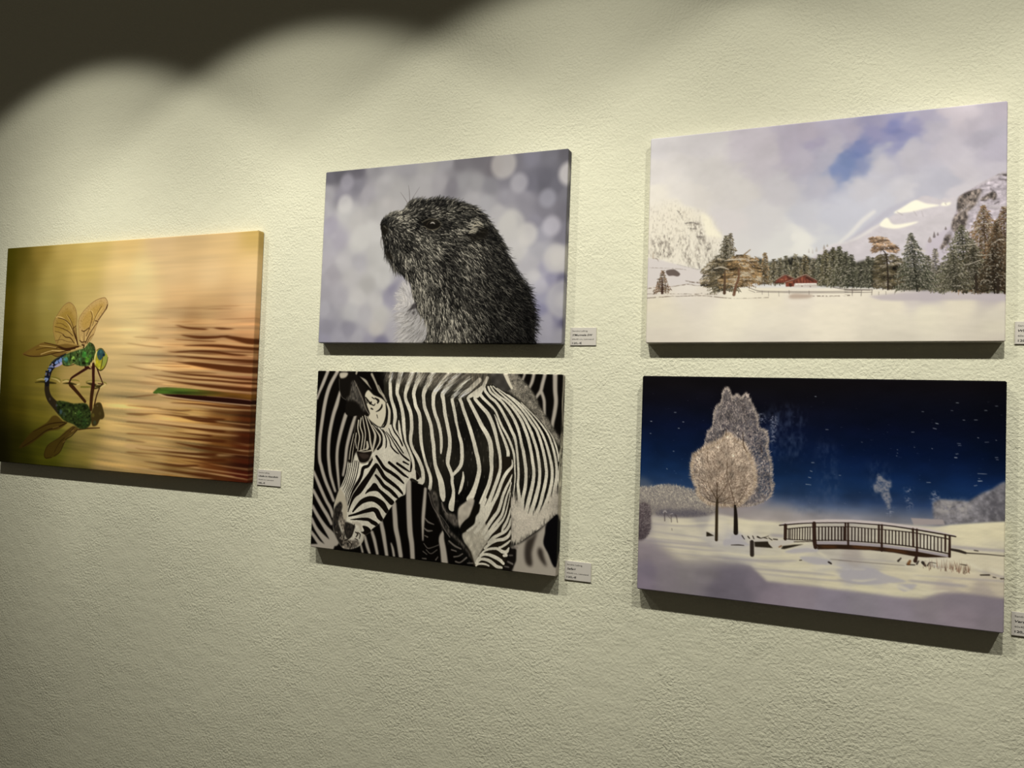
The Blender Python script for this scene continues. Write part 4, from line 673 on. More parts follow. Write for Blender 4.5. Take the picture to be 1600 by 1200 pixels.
# ------------------------------------------------------------------ zebra
ZEBRA = {
'far_stripes':[[(28.1,-3.2,8.08),(15.3,26.2,8.51),(5.4,48.3,6.09),(0.7,63,4.06)],[(55.8,-3.5,8.01),(37.6,25.8,9.25),(27.9,49.7,9.67),(21.7,77.1,9.68),(17.8,104.5,9.27),(14.1,135.5,8.87),(12.2,159.2,8.86),(12.7,186.4,8.85),(14.9,204.4,8.84),(18.9,215,8.82),(25.6,232.6,8.8),(35.7,253.6,8.36),(48,274.2,7.92),(57.8,291.4,7.1)],[(63.1,45.3,5.98),(55.9,72.6,9.97),(47.4,98.1,9.59),(40.5,130.9,9.19),(37.7,158.1,8.79),(37.8,185.1,8.38),(39.8,203,8.37),(45.4,231.4,7.94),(53.3,252.4,7.12),(60.9,269.8,5.92)],[(81.4,97,9.87),(74,120.6,9.49),(66.9,147.8,8.71),(62.3,174.9,7.92),(62.4,201.8,7.91),(66.1,228.4,7.1),(69.7,251.3,5.91),(71.6,265.5,3.93)],[(107.5,99.7,7.83),(100.1,121.4,9.02),(92.9,146.7,8.64),(87.8,170.1,8.25),(85.9,193.4,7.85),(84.6,209.5,7.06),(80.6,232.8,5.89)],[(-1.5,228.8,6.05),(13.5,255,8.42),(26,275.8,8.38),(38.2,294.6,7.94),(50.1,309.8,8.69),(57.8,327,7.88)],[(0,272.2,7.24),(13.5,291.1,8.41),(28,309.7,8.76),(42.3,326.5,9.11),(54.3,343.3,7.88)],[(0,308.3,7.23),(11,323.6,8.8),(25.5,340.4,9.15),(39.6,355.2,11.87),(53.6,368.2,17.72),(65.4,381.3,23.52)],[(-1.6,337.2,8.03),(10.8,356,9.19),(25.1,370.8,11.92),(41.4,383.6,15.8),(55.1,392.9,19.66)],[(-2,366.1,7.22),(9.9,377.6,8.78),(21.8,389,9.94),(35.5,396.6,11.87)],[(-2.3,398.1,6.01),(20,396.3,7.16),(51,396.8,11.81)],[(218.3,286.3,11.22),(221.8,313.5,11.94),(225.2,338.9,11.91),(232.6,363.9,11.13),(240.3,397.2,10.34)],[(253.2,235.9,12.22),(255.3,276.7,12.93),(258,310.6,12.9),(261.7,344.2,12.86),(267,369.1,11.73),(270.5,399.2,10.97)],[(295.6,248.3,6.57),(294,284,8.38),(292.8,311.1,8.01),(292.9,333,5.46),(294.1,358.1,2.91)],[(186.8,330.2,9.43),(193,350.4,10.53),(198.3,372.2,9.38),(205,400.7,8.22)],[(164.1,353,7.6),(171.3,369.6,8.33),(180.1,398.1,6.79)],[(145.9,365,6.49),(153.3,385.2,7.61),(160.4,400.1,5.69)],[(214.7,372.4,2.98),(219.4,383.9,5.58),(223.2,398.9,5.57)],[(135.2,381.7,4.6),(141.4,398.5,4.97)],[(343.9,331.8,2.86),(339.5,350.5,12.52),(344.5,373.3,14.26),(349.7,402.6,16)],[(519.9,-1.6,5.11),(515.1,11.5,4.44)],[(540.3,-1.9,6.77),(536.5,14.4,6.77),(530.8,27.5,5.09)],[(564.8,-2.2,7.38),(559.5,18.9,7.72),(556.5,31.9,7.39),(549.8,41.7,6.06),(545.7,49,4.04)],[(558.4,35,6.71),(564.2,51,6.69),(565.7,68.6,6.01),(567.1,81.4,4)],[(586.5,-2.4,9.98),(587.7,29.6,9.3),(590.2,53.6,8.61),(587.7,77.6,8.28),(584.8,93.6,7.29),(584.3,103.2,5.96)]],
'ground':[(503.3,345),(515.8,345.4),(534.7,334),(561.9,314.1),(576.8,298.6),(605.8,296.1),(613.3,413.7),(502.7,418.4),(508.5,385.9)],
'ground_dark':[[(546.7,328.2),(558.5,317.6),(552.4,340.3),(547.9,359.7),(550.5,381.5),(545.5,386.8),(536.6,381.4),(532.4,364.4),(533.4,345.3),(538.2,333.7)],[(564,347.1),(571,351.1),(574.9,363.3),(579.7,375.3),(581.6,383),(574.6,379),(565.6,368.9),(560.9,356.8)],[(598.3,278),(604.6,286.9),(607.8,305.4),(608.1,336.6),(604.8,363.4),(600.4,382.5),(593.4,377),(584.1,357.6),(573.1,338.3),(575.7,316),(578.5,298.5)]],
'body':[(177.5,-15.3),(443,-17.4),(471.3,0.6),(503.9,1.8),(527.9,22.7),(546.5,46.6),(556,65.7),(572.4,86.1),(585.2,104.8),(597.9,124.9),(600.8,156.5),(606.4,219.2),(608.5,278.7),(598.3,278),(578.5,296.9),(561.7,311),(534.6,330.9),(515.8,345.4),(496.6,355.2),(490,368.7),(485.8,397.9),(414.9,405.6),(356.3,360.6),(335.2,320.9),(321.3,271.8),(304.5,249.4),(288.3,240.4),(258.1,233.8),(246.8,208.8),(206.6,141.8),(184.1,107.7)],
'rump':[(469.3,-2.7),(503.9,0.2),(527.9,22.7),(546.5,46.6),(556,65.7),(572.4,86.1),(585.2,104.8),(599.7,124.8),(600.3,142.3),(585.9,123.8),(564.2,99.2),(540.7,77.4),(513.1,53.9),(491,39.7),(457.8,27.2)],
'block':[(439.9,-2.4),(471.3,0.6),(490.6,29.9),(481.8,35),(468.9,31.9),(454,25.6),(444.5,19.2)],
'block_edge':[(474.8,-2.8,8.67),(483.7,15.2,6.9),(491.5,28.2,5.16)],
'neck':[[(194.4,7.4,5.73),(196.5,28.5,8.58),(198.8,51.2,8.56),(202.5,63.4,7.98),(209.6,80.7,9.47),(212.6,98,9.45),(210.9,113.8,7.56),(213.9,124.1,3.77)],[(222.1,104.7,2.26),(223.8,116.8,5.64),(226.6,132.2,6.57),(231.7,151.1,5.62),(233.5,158.8,1.87)],[(220.9,1.8,11.36),(216.9,22.9,11.37),(214.9,43.9,8.52),(219.5,54.3,8.5),(226.5,71.5,8.48),(231.5,88.7,9.02),(234.4,106,9.38),(236.3,123.2,8.99),(239.6,140.3,6.35),(242.2,150.6,5.23),(248.5,162.4,5.58),(256.3,177.4,6.68),(262,190.8,7.4),(264.7,206.1,6.28),(263.3,216.4,9.24)],[(249.4,1.5,11.25),(241.6,27.7,11.27),(236.4,45.2,8.46),(238.1,59,8.45),(246,74.4,8.98),(251.8,88.1,8.96),(254.6,105.3,8.94),(255.5,122.5,9.3),(253.8,139.7,8.93),(255.5,153.4,7.8),(262.8,168.5,7.78),(272.5,181.7,8.48),(281.2,196.6,8.82),(286.8,209.9,9.16),(288.9,223.4,9.52),(287.6,233.6,10.25),(280.3,239.2,9.17)],[(267.5,1.3,9.32),(264.4,18.6,10.25),(257.5,43,9.33),(260.3,58.5,8.38),(264,72.2,8.93),(272.8,87.4,8.89),(276.6,104.5,8.87),(277.5,121.6,8.86),(279.3,138.6,8.48),(281.4,152.2,8.1),(286.3,170.8,6.61),(293.9,192.5,6.59),(301.6,209,7.29),(307.2,223.9,8.18),(307.9,237.4,8.18),(306.4,247.6,9.09)],[(300.4,0.9,11.06),(289.7,25.1,12.93),(282.6,44.2,9.62),(283.3,57.9,8.32),(286.1,73.3,8.86),(293.8,90.2,8.83),(301.6,107,8.43),(305.2,120.5,8.41),(308,137.4,9.13),(311.7,154.2,9.47),(313.5,171.1,8.73),(317.6,194.6,8.71),(324.2,211,10.85),(331.8,227.4,13.52),(335.9,243.9,15.29),(338.5,258.8,14.37),(340.5,268.7,7.89)],[(339.6,2.2,9.09),(321.2,24.6,10.96),(308.3,43.6,11),(307,55.6,9.17),(307.6,69.3,8.79),(312.4,86.2,8.41),(320,102.9,8.38),(325.7,119.7,7.63),(329.4,136.5,7.61),(330.8,153.3,7.24),(330.5,166.8,5.06),(330.5,171.9,1.45)],[(359.1,5.3,7.22),(344.4,20.8,10.88),(329.9,43.2,10.92),(331.4,55,9.09),(334,68.6,8.17),(336.7,85.4,8.7),(341.4,102.2,8.68),(346,118.9,8.65),(350.1,135.6,9),(351.4,152.4,8.98),(350.1,165.9,10.42),(348,181.1,10.42),(348.5,192.8,8.62),(355.9,207.5,8.23),(359.7,218.9,7.86),(360.2,230.6,7.49),(364.1,247,7.48),(363.6,262,9.79),(361,275.5,14.24),(360.4,283.9,13.35),(363.5,287.8,7.11)],[(384.4,15.1,7.15),(367.8,28.9,8.99),(353.5,51.1,8.12),(356.2,67.9,7.56),(360.8,84.7,7.55),(364.4,101.4,6.81),(369,116.3,5.37),(373.4,131.2,7.5),(379,147.7,8.54),(381,164.3,8.89),(381.7,175.9,8.88),(380,191,8.88),(373.8,201.4,8.54),(365.6,210.2,7.13),(359.2,216.5,6.25)],[(385.4,206.5,2.12),(386.3,218.9,6.19),(383.7,232.4,7.43),(380.5,244.2,6.37),(376.5,253.6,1.77)],[(416.4,12.9,10.61),(389.2,36.9,10.7),(371.6,49,8.97),(376,62.4,7.51),(381.5,77.3,8.03),(388.9,93.8,8),(396.2,110.3,8.51),(402.6,126.7,8.83),(409,144.7,9.16),(414.5,162.6,9.66),(418.8,175.6,9.64),(422.2,190.3,9.62),(423.1,203.4,10.13),(419.8,220.1,10.49),(414.9,236.9,11.37),(408.2,253.8,14.02),(403,262.5,15.8)],[(428.1,24.4,7.04),(408.2,39.8,10.63),(391.6,50.2,7.12),(395.9,60.2,7.46),(406,76.6,8.49),(416.1,92.9,8.81),(426.1,109.2,9.64),(437.9,125.2,10.47),(446,141.3,10.78),(449.6,160.9,11.1),(450.3,177.2,10.05),(452,196.8,8.3),(450,213.3,8.65),(446.1,229.9,8.65),(439.4,246.7,9.54),(432.8,263.5,10.42),(427,280.3,12.17),(421.3,297.2,15.67),(416.2,307.4,19.18)],[(434.8,7.7,7.03),(417.6,41.3,8.82),(406.7,49.9,7.08),(412.7,58.1,7.42),(424.4,69.4,8.09),(438,82.3,8.74),(447.9,98.4,8.7),(455,114.6,8.68),(460.2,130.9,7.79),(464.6,147,7.77),(468.9,163.2,7.23),(471.4,181,6.19),(471.2,197.3,6.53),(466.5,215.5,7.91),(460,233.8,7.75),(453.4,252.2,8.28),(446.8,269,9.5),(439.3,285.9,10.38),(430.7,301.3,12.14)]],
'flank':[[(453.7,83.4,1.39),(458.7,93.1,3.82),(464.8,107.7,4.84),(471.7,122.2,5.86),(479.7,138.2,6.87),(486.3,154.2,7.7),(488.5,163.8,8.21),(487.4,172,7.7),(485.2,185.1,5.99),(482.9,196.6,3.76),(482.3,204,1.37)],[(417.6,41.3,8.82),(427.3,51.1,7.38),(438.9,60.7,7),(450.4,70.3,5.92),(458.1,80,5.21),(465.1,94.6,5.54),(473,109,5.86),(481.7,121.8,6.18),(489.4,134.5,6.16),(496.3,148.8,5.8),(501.4,163.1,5.79),(503.4,177.6,4.42),(504.7,193.7,3.73),(505.9,209.8,3.39),(504.6,235.7,2.37)],[(428.3,29.4,7.04),(432.3,37.6,7.02),(443.9,49,6.99),(455.3,57,6.96),(466.8,69.9,6.93),(476.5,84.3,7.24),(486.3,100.4,7.55),(494,114.7,7.53),(501.8,129.1,7.5),(506,145.1,6.12),(508.8,161.1,5.77),(510.9,177.2,5.76),(512.6,193.2,6.09),(513.2,209.3,6.09),(512.8,225.5,6.76),(516.3,247.7,8.43)],[(437.4,26.8,5.26),(443.4,37.4,5.6),(456.7,47,5.92),(469.9,56.6,6.23),(483.3,71,6.88),(494.7,85.4,7.19),(503.3,99.7,7.51),(509.2,112.5,7.15),(514.3,128.5,6.79),(518.5,144.5,7.45),(522.5,157.2,8.11),(525.8,173.2,8.09),(529.2,192.3,8.08),(530,211.5,8.07),(528.9,230.8,8.4),(524.5,253.5,8.74),(523.5,272.8,10.08)],[(442.9,25,3.85),(450.8,35.6,4.54),(465.9,46.8,4.86),(479,54.7,5.52),(492.1,65.9,6.18),(505.2,80.2,6.83),(516.6,96,7.47),(524.3,111.9,7.78),(531.1,127.8,7.76),(536.1,143.7,7.74),(540.3,159.5,7.72),(543.5,175.4,7.71),(546.8,192.8,8.02),(546.7,212,8.35),(543.1,233,9.36),(537.1,259,10.03),(532.6,280.1,10.04)],[(448.5,24.9,3.14),(461.8,35.4,3.82),(476.8,46.6,4.49),(491.8,57.7,5.15),(506.7,72,6.14),(519.8,86.2,6.79),(530.1,102,7.1),(538.7,117.8,7.4),(545.4,133.6,7.38),(551.3,149.4,7.36),(555.4,165.2,7.34),(558.6,182.6,7.33),(560.2,200,7.65),(559.2,219.2,8.31),(555.5,238.5,9.31),(549.4,261.2,9.99),(543.1,279.2,10)],[(457.8,28.9,2.44),(476.5,40,3.11),(495.2,52.7,4.12),(511.9,66.9,5.11),(526.7,82.7,5.76),(537.9,96.9,6.4),(549,111,6.37),(556.5,126.7,7.02),(562.4,142.4,7),(568.3,161.3,7.31),(572.4,180.2,7.29),(574.9,199.1,7.61),(572.2,221.5,8.27),(567.8,240.8,8.27),(563.3,260.2,8.28),(555.4,279.8,8.3)],[(482.1,41.5,2.07),(498.7,51,3.08),(515.3,63.6,4.08),(530.1,77.8,4.74),(543,91.9,5.05),(554,106,5.36),(563.3,120,5.67),(570.8,135.7,5.98),(576.6,151.3,6.63),(582.4,170.1,6.94),(586.5,188.9,7.25),(587.2,207.9,7.57),(584.5,227,8.23),(580,244.7,8.24),(572.2,265.8,8.25)],[(513.3,57.1,2.04),(528,69.7,3.05),(542.6,82.2,3.7),(555.3,94.7,4.02),(566.3,107.1,4.33),(575.4,119.5,4.65),(582.9,135.1,5.29),(588.6,150.7,5.94),(592.9,166.4,6.25),(596.3,185.2,6.57),(597,204.1,7.22),(594.6,223.2,9.18)],[(546,80.5,1.68),(560.5,92.9,2.34),(573.3,108.4,2.99),(584.1,122.3,3.64),(591.6,137.9,4.29),(596.9,153.5,3.95),(600.5,172.3,3.28)]],
'belly':[(497.1,236.2),(510.3,251.4),(518.7,263.6),(528.9,275.6),(539.6,279.5),(553.6,278.4),(567,267.8),(578.6,252.7),(588.2,234.7),(597.9,219.8),(609.7,215.9),(611.9,278.4),(598.3,278),(578.5,296.9),(561.7,311),(534.6,330.9),(515.8,345.4),(501.7,349.9),(495.6,242.7)],
'shoulder_dark':[(494.4,168.4),(501.1,179.4),(499.5,205.3),(498.5,224.8),(498.3,265.1),(501.3,338.7),(499.8,346.9),(497,364.8),(489,388),(484.1,401.3),(422.6,411.2),(385,323.3),(387.3,290.1),(431.2,270.2),(455.9,203.1),(474.6,169.4)],
'leg':[[(497.9,174.7,1.7),(498.4,187.6,4.77),(488.5,199.5,6.83),(480,213,6.84),(473.4,229.7,7.2),(466.9,248,7.55),(460.2,261.5,7.57),(453.5,275,7.92),(445.1,293.6,7.94),(436.5,307.3,8.65),(427.8,319.5,8.68),(419,330.1,6.96)],[(499.5,205.3,2.72),(492.9,220.3,4.43),(486.3,233.7,5.8),(479.7,250.3,6.49),(475.8,265.2,6.84),(470.2,281.8,7.19),(461.6,293.9,7.55),(453,306,7.57),(444.4,319.7,7.59),(437.6,331.7,6.91)],[(498.3,221.6,1.7),(492.7,238.1,3.06),(487.9,253,4.43),(484.1,269.4,5.11),(479.5,287.6,5.8),(469.2,303,6.84),(460.6,313.4,6.86),(452,327.1,6.88),(443.5,340.9,6.9)],[(496.5,242.7,1.7),(492.1,265.6,2.38),(487.5,285.3,3.06),(481.7,298.7,4.43),(473.1,309.1,5.81),(466.2,317.8,6.16),(455.7,328.4,6.18),(448.9,338.8,5.16)],[(498.3,273.2,2.37),(495.3,287.9,4.07),(490,302.8,5.77),(484.1,313,6.12),(480,322.2,3.06)],[(499.5,294,2.37),(495.7,310.4,5.76),(486.3,322.5,6.12),(474,330,6.14),(461.6,337.6,6.85),(451.1,348.3,6.19)],[(496.7,216.8,1.36),(495.7,236.3,1.36),(494.3,255.7,1.02)],[(440,259.7,6.93),(431.6,280,8.68),(424.9,295.2,10.43),(419.9,307.1,10.45)],[(427,300,10.42),(414.6,314.1,10.46),(402,325.1,10.5)],[(500.1,318,2.7),(495.6,329.7,6.43),(485.1,337.8,6.79),(469,341.8,6.49),(454.8,349.6,6.18),(442.5,360.5,5.17)],[(499.9,338.9,2.36),(492.6,346,4.74),(478.6,355.3,4.42),(476,355.9,5.11)],[(497.5,355.1,4.05),(492.4,362.8,6.77),(483.5,363.7,7.47),(469.7,358.6,5.8),(451.7,361.5,4.81),(440.9,367.1,3.79),(432.1,376.1,3.46)],[(492.7,370,5.75),(486.5,371.4,5.08)],[(486.3,387.5,5.76),(477.9,381.1,7.48),(465,376,7.51),(450.3,372.7,6.18),(437.6,374.8,4.83),(427,384.8,4.15),(422.7,393.3,3.47)],[(482.1,395.9,5.09),(471.2,394.7,6.81),(458.2,387.2,7.53),(447.1,383.5,6.53),(434.3,384,5.52),(427.2,391.2,4.15),(423.8,398.1,3.46)],[(453.1,395.3,3.43),(443.9,393.1,4.13),(431,393.8,4.15),(423.8,397.3,3.46)]],
'chest':[[(404.8,260.7),(390.2,271.7),(378.4,282.5),(376.3,297.6),(378,315.6),(383.2,325.1),(387.5,316.4),(401,302.1),(410.4,281.6),(414.2,263.3)],[(388.5,337.8),(398.4,328.7),(416.4,314),(421.6,303.7),(432.3,294.6),(438.1,300.7),(444.2,314.8),(452,327.1),(449.2,345.2),(438.8,360.8),(430.2,374.7),(423.5,390),(421,397.6),(417.9,389),(411.6,373.3),(403.7,362.6),(393.8,352.1)]],
'chest_black':[[(368.3,289.9),(377.3,279.3),(390.1,270),(404.6,257.4),(413.1,237),(389.7,217.1),(374.5,259.6),(369.8,281.5)],[(414.7,274.7),(427.5,270.5),(426.4,286.9),(419.4,297.3),(416.4,312.3),(403.8,323.3),(391.1,333.4),(385.4,331.5),(383.1,323.4),(391.9,309.5),(404.6,298.5),(409.6,285)]],
'fold':[[(304.6,251.1),(320.4,253.4),(329,271.2),(332.1,296.1),(342.6,313.6),(360.7,332),(386.3,351.1),(404,369.1),(414.1,387.7),(394.4,365.2),(371,347.6),(347.4,333.2),(333,314.4),(318,285.5)],[(336.7,270.7),(345.2,286.7),(359,295.6),(372.5,297.9),(376.8,309.1),(377.4,322.3),(363.9,318.5),(350,306.4),(339.5,288.8)]],
'fold_lines':[[(303.9,256.2,1.82),(314,282.4,1.45),(330.6,304.6,1.8),(343.2,326.9,1.43),(359.4,345.4,2.13)],[(334.3,301,1.08),(346.5,313.3,1.07),(356.6,325.7,1.42)],[(336.9,274,1.8),(341.4,287,2.15),(353.5,299.4,1.43)],[(357.9,353.8,3.55),(371.7,362.4,3.89),(387,367.5,2.81)],[(364.5,371.4,2.83),(376,373.5,2.47)],[(370.8,385.6,2.83),(382.1,382.8,2.46),(391.2,377,2.46)],[(375.1,395,3.17),(386.4,395.5,2.46),(400.9,384.2,3.49)],[(403.3,395.4,1.74),(416.3,394,2.43)],[(296.7,310.8,2.55),(305.9,318.4,3.62),(319.8,322.3,1.8)],[(295.8,331.9,2.18),(304.9,337,3.98),(316.6,335.9,1.8)],[(297.6,347.7,1.81),(305.5,350.3,2.89)],[(296.4,364.6,1.45),(306.7,373.7,1.81),(318.3,370.9,1.44),(333.5,364.4,1.43)],[(295.3,381.5,1.81),(305.4,387.2,1.45)],[(302.9,377.4,1.45),(315,384.6,1.44),(330.1,374.8,1.43)],[(294.1,396.8,1.81),(303.9,396.6,2.53)],[(327.3,396.7,2.51),(332.7,389.5,1.43)]],
'back_leg':[(503.3,345),(514.4,356.7),(514.4,379),(507.1,395.7),(502,401),(484.1,399.7),(490.6,384.6),(497,364.8)],
'back_leg_light':[[(504.5,352.8,5.06),(515.1,351.8,5.04)],[(498.9,369.4,2.7),(506,368.7,2.36)],[(495.9,382.5,3.38),(506.7,386.1,4.04)],[(489.2,392.8,2.37),(498.1,393.4,2.7)]],
'head':[(120,92.2),(108.1,110.4),(107,128.3),(103.7,146.2),(98.3,164.2),(93.3,191.2),(91.7,200.2),(88.9,227),(81.4,247),(73.7,263.5),(64.2,287.3),(59.5,301.9),(58.6,323.3),(57.5,341.2),(62,362.1),(74,380.5),(85.6,393.5),(103,395.7),(119.9,391.9),(133.3,385.4),(142.1,372.4),(143.7,363.5),(159.9,353.3),(163.7,346.1),(179.7,334.3),(191.5,322.9),(202.9,304.7),(214.4,290.1),(224,277.3),(233.7,269.7),(245.6,263.8),(247,251.7),(248.4,239.6),(257.9,228.7),(267.9,229.8),(280.2,235.8),(288,233.6),(275.2,215.7),(262.7,204.5),(258,191.1),(244.6,166),(231.4,145.9),(220.3,129),(203.1,114),(184.9,121.7),(161.8,119.1),(141.6,98.6)],
'forehead':[(117.7,90.5),(108.1,110.4),(107,128.3),(103.7,146.2),(98.3,164.2),(93.3,191.2),(91.8,201.9),(104.7,201.2),(116.2,177.6),(154.4,177.4),(164.6,171.6),(178.6,160.5),(181.9,142.8),(172.8,129.2),(159.7,119.2),(146.1,102),(137,91.7)],
'forehead_white':[[(116.6,108.3,3.12),(115.5,126.2,2.73),(120.8,145.5,2.72),(118.6,163.3,2.33),(117.3,177.5,1.94)],[(123.1,102.8,2.73),(121.6,120.6,2.73),(129.1,139.8,2.72),(128,159.3,2.71),(125.6,173.6,2.33)],[(126.8,99.1,1.95),(132.2,120.2,2.72),(136.4,137.7,2.32),(135.2,155.4,2.71),(133.1,173.2,2.71)],[(133.1,97.1,2.33),(140.5,116.3,2.71),(146.9,135.5,3.47),(149.9,153,4.24),(153.9,166.9,4.23),(156.9,176.4,1.92)],[(138.5,98.7,1.94),(151.3,119.5,2.7),(161.7,136.7,5.37),(162.3,148.9,5.75),(159,164.9,4.6),(157.5,175.5,2.69)],[(111.8,137,2.34),(110.6,154.8,1.95),(114.1,170.6,1.95)],[(104.4,139.1,1.17),(101.1,157,1.57),(97.8,174.9,1.57),(95.8,196.4,1.57)],[(108.2,149.6,0.98),(106,167.4,1.17),(103.8,185.3,1.56),(102.6,201.3,1.56)],[(141.6,155.2,3.86),(143.7,165.6,6.56),(141.4,171,5.02)],[(153.3,117.6,1.93),(166.6,131.2,2.68),(174.5,141.4,4.2),(175.2,153.6,3.82),(168.5,166.2,2.68),(161.7,175.3,1.92)],[(116.3,178.5,2.72),(128.9,174.3,1.94),(141.4,171,2.31)],[(122.7,179,1.94),(137.5,177.4,2.7),(153.2,173.6,3.46)]],
'jaw_black':[[(166.1,122.4,1.92),(177.2,134.3,2.29),(181,146.4,2.67),(179.7,160.4,4.57),(170.8,169.6,5.73)],[(173.4,122.2,1.53),(185.5,133.9,2.67),(191.5,147.7,3.04),(192.2,161.6,3.42),(190.4,166.9,1.52)],[(180.9,125.4,1.53),(194.1,138.8,1.9),(200.9,150.7,2.65),(205.7,162.7,3.4),(216.5,172.6,3.39),(224.9,177.3,2.25)],[(190.5,130.2,1.52),(202.5,141.9,2.27),(211.4,153.7,2.64),(222.3,167.1,3.38),(233.1,178.6,3.74),(247.8,188.2,4.46),(254,191.3,1.86)],[(197.4,123,1.9),(205.4,138.3,2.65),(217.4,151.7,3.39),(228.3,165,3),(237,175,2.61)],[(204.1,114,2.65),(212.2,129.4,3.77),(223,141.1,3.38),(231.8,154.5,4.12),(234.1,159.6,2.99)],[(217.3,110,5.66),(222.4,129,3.76),(230.1,140.8,3),(238.8,150.7,2.99),(244.4,162.5,2.61),(255.2,175.8,2.6),(255.8,187.7,1.85)],[(238.5,145.6,2.99),(248.3,158.9,2.98),(257,172.2,2.97),(265.7,185.5,2.22)]],
'cheek_black':[[(167.5,204.8,8.4),(160.7,215.6,11.86),(151,230.2,12.27),(137.3,248.7,14.63),(125.4,264.4,14.68),(113.3,276.7,9.69),(105.6,291.4,5.83),(98.2,313.1,2.33)],[(170.2,205.5,8.39),(180.7,217.9,9.5),(190.7,230.4,9.46),(207.7,240.5,8.65),(224.6,250.6,7.47),(235.2,259.3,5.96),(239.5,264.2,3.34)],[(167.7,227.5,5.34),(178.6,237.2,7.98),(189.6,248.7,8.7),(206.6,257.9,8.65),(219.4,267.3,8.61),(227.9,273.6,4.48)],[(167.5,185.5,5.73),(176.4,195.5,7.24),(189.6,210.5,7.96),(208.7,219.7,7.9),(225.5,229,7.11),(240.3,240.1,3.72)],[(201.4,197.6,6.8),(222.5,210.3,6.74),(239.3,221.3,5.96),(251.8,227.4,2.59)],[(221.9,198.2,5.62),(238.6,206.7,5.59),(254.1,214.4,2.96)],[(237.9,193.9,4.48),(251.3,199.1,2.97)],[(155.3,193.2,7.67),(147.7,207.6,6.92),(134.3,213.7,8.49),(130.3,229.8,8.11),(124.2,242.5,7.74),(114.3,257.2,6.98),(105.6,273.7,4.28),(97.4,299,1.95)],[(111,312.1,3.87),(123,297.9,7.72),(135.2,287.4,10.58),(151.7,280.9,12.24),(166.4,280.4,12.56),(179.1,285,13.64),(189.9,291.9,14.34),(199.8,303.3,11.28)],[(100.9,322.6,3.88),(119.9,317,5.79),(136.5,310.9,7.68),(153.1,305.6,9.55),(165.5,302.9,9.89),(174.5,307,12.51),(180.9,316.9,12.48),(188.5,324,8.67)],[(105.7,330.4,1.55),(124.7,327.6,4.62),(141.6,326.2,6.9),(154.2,326.4,7.63),(162.9,330.5,9.51),(171.4,333.3,9.48),(176.7,336.3,8.33)],[(259.6,184.1,5.56),(258.5,201.3,5.55),(257.1,213.4,3.7)]],
'cheek_poly':[[(162.4,245.2),(170.8,246.4),(179.7,256.3),(192.5,264.1),(207.4,273.4),(219.2,282.8),(211.4,290.3),(199.7,282.6),(186.7,271.4),(175.9,263.5),(165.4,262.5),(153,265.1),(141.7,271.1),(146.5,262.1),(154.5,254.5)],[(138.2,341.3),(150.9,341.6),(160.7,348.1),(160,354.2),(147.7,359.7),(139,355.2),(143,351.4)]],
'neck_black':[[(270.1,193.8,9.22),(275.9,210.5,12.88),(276.5,222.4,11.03),(273.9,229.4,3.68)]],
'bridge_lines':[[(96,199.9,1.96),(92.1,226.8,1.76),(84.7,248.6,1.57),(77.8,259.7,0.98)],[(100.9,199.7,1.95),(96.5,226.5,1.76),(89.3,251.8,1.56),(81.5,266.5,0.98)],[(106.1,199.4,1.95),(101.8,226.2,1.95),(93.8,255.1,1.56),(86.1,271.5,0.98)],[(111.5,199.1,2.34),(107.2,225.9,1.95),(99.2,254.7,1.75),(90.6,274.8,1.56),(91,299.5,0.98)],[(116.4,198.8,2.33),(112.5,225.6,2.33),(104.4,252.6,1.95),(93.9,276.3,1.56),(93.9,306.4,0.97)],[(121.8,200.3,2.33),(118.5,225.2,2.71),(109.8,252.2,2.72),(98.3,277.8,1.95),(96.3,309.7,0.97)]],
'eye':[(115.2,177.6),(133.3,178.5),(154.4,176.5),(151.9,188.1),(145.1,199),(132.6,202.3),(123.9,200.2),(119.2,191.6)],
'eye_ball':[(123,184.3,3.88),(133.8,187.3,11.6),(144.4,186.7,7.7)],
'eye_under':[[(121.9,202,1.55),(134.8,204,2.32),(149.2,197,3.07),(157.1,187.8,2.68)]],
'nose_light':[(73.7,263.5),(85.2,275.2),(92.7,292.3),(96.1,313.3),(92.8,331.2),(86.1,328.2),(82.7,307.2),(80,296.8),(75.4,293.6),(62.8,301.7),(59.7,303.7),(64.1,285.6)],
'nose_black':[[(75.4,292.7),(82.3,300.2),(79.9,314.5),(75.1,325.6),(73.8,339.8),(78.8,351.8),(84,365.4),(80.2,374.6),(87,379.3),(85.6,393.5),(74,380.5),(62.5,362.1),(57.1,341.3),(58.6,323.3),(61,307.2)],[(93.1,336.4),(112.6,340),(119.3,344.7),(113.6,357.5),(110,368.3),(97.4,373),(91.2,359.5),(90.4,345.5)]],
'nose_mid':[[(72.3,315.1),(87.7,317.5),(93,334.7),(90.6,368.4),(106.1,375.7),(127.3,373.7),(132.1,383.7),(119.9,391.9),(103,395.3),(87.8,393.3),(80,371.1),(85.6,356.5),(76,339.6)]],
'lip':[[(116.9,339.7,1.93),(113.6,357.5,2.7),(105.8,370.5,2.71),(91.3,378.9,1.94)],[(120,356.9,2.31),(126.6,359.8,3.84),(122.7,367.2,2.69)],[(126.4,356.4,1.54),(133,361,2.69),(131.4,369.9,2.3)],[(119.7,370.9,1.93),(127.3,373.7,1.92)],[(136.9,355.4,3.07),(147.7,359.7,3.44)],[(87,342.2,1.56),(92.3,359.4,1.94),(88.9,375.6,1.56)],[(102,377.9,1.55),(111,385.8,1.93),(107.2,394.9,2.32)]],
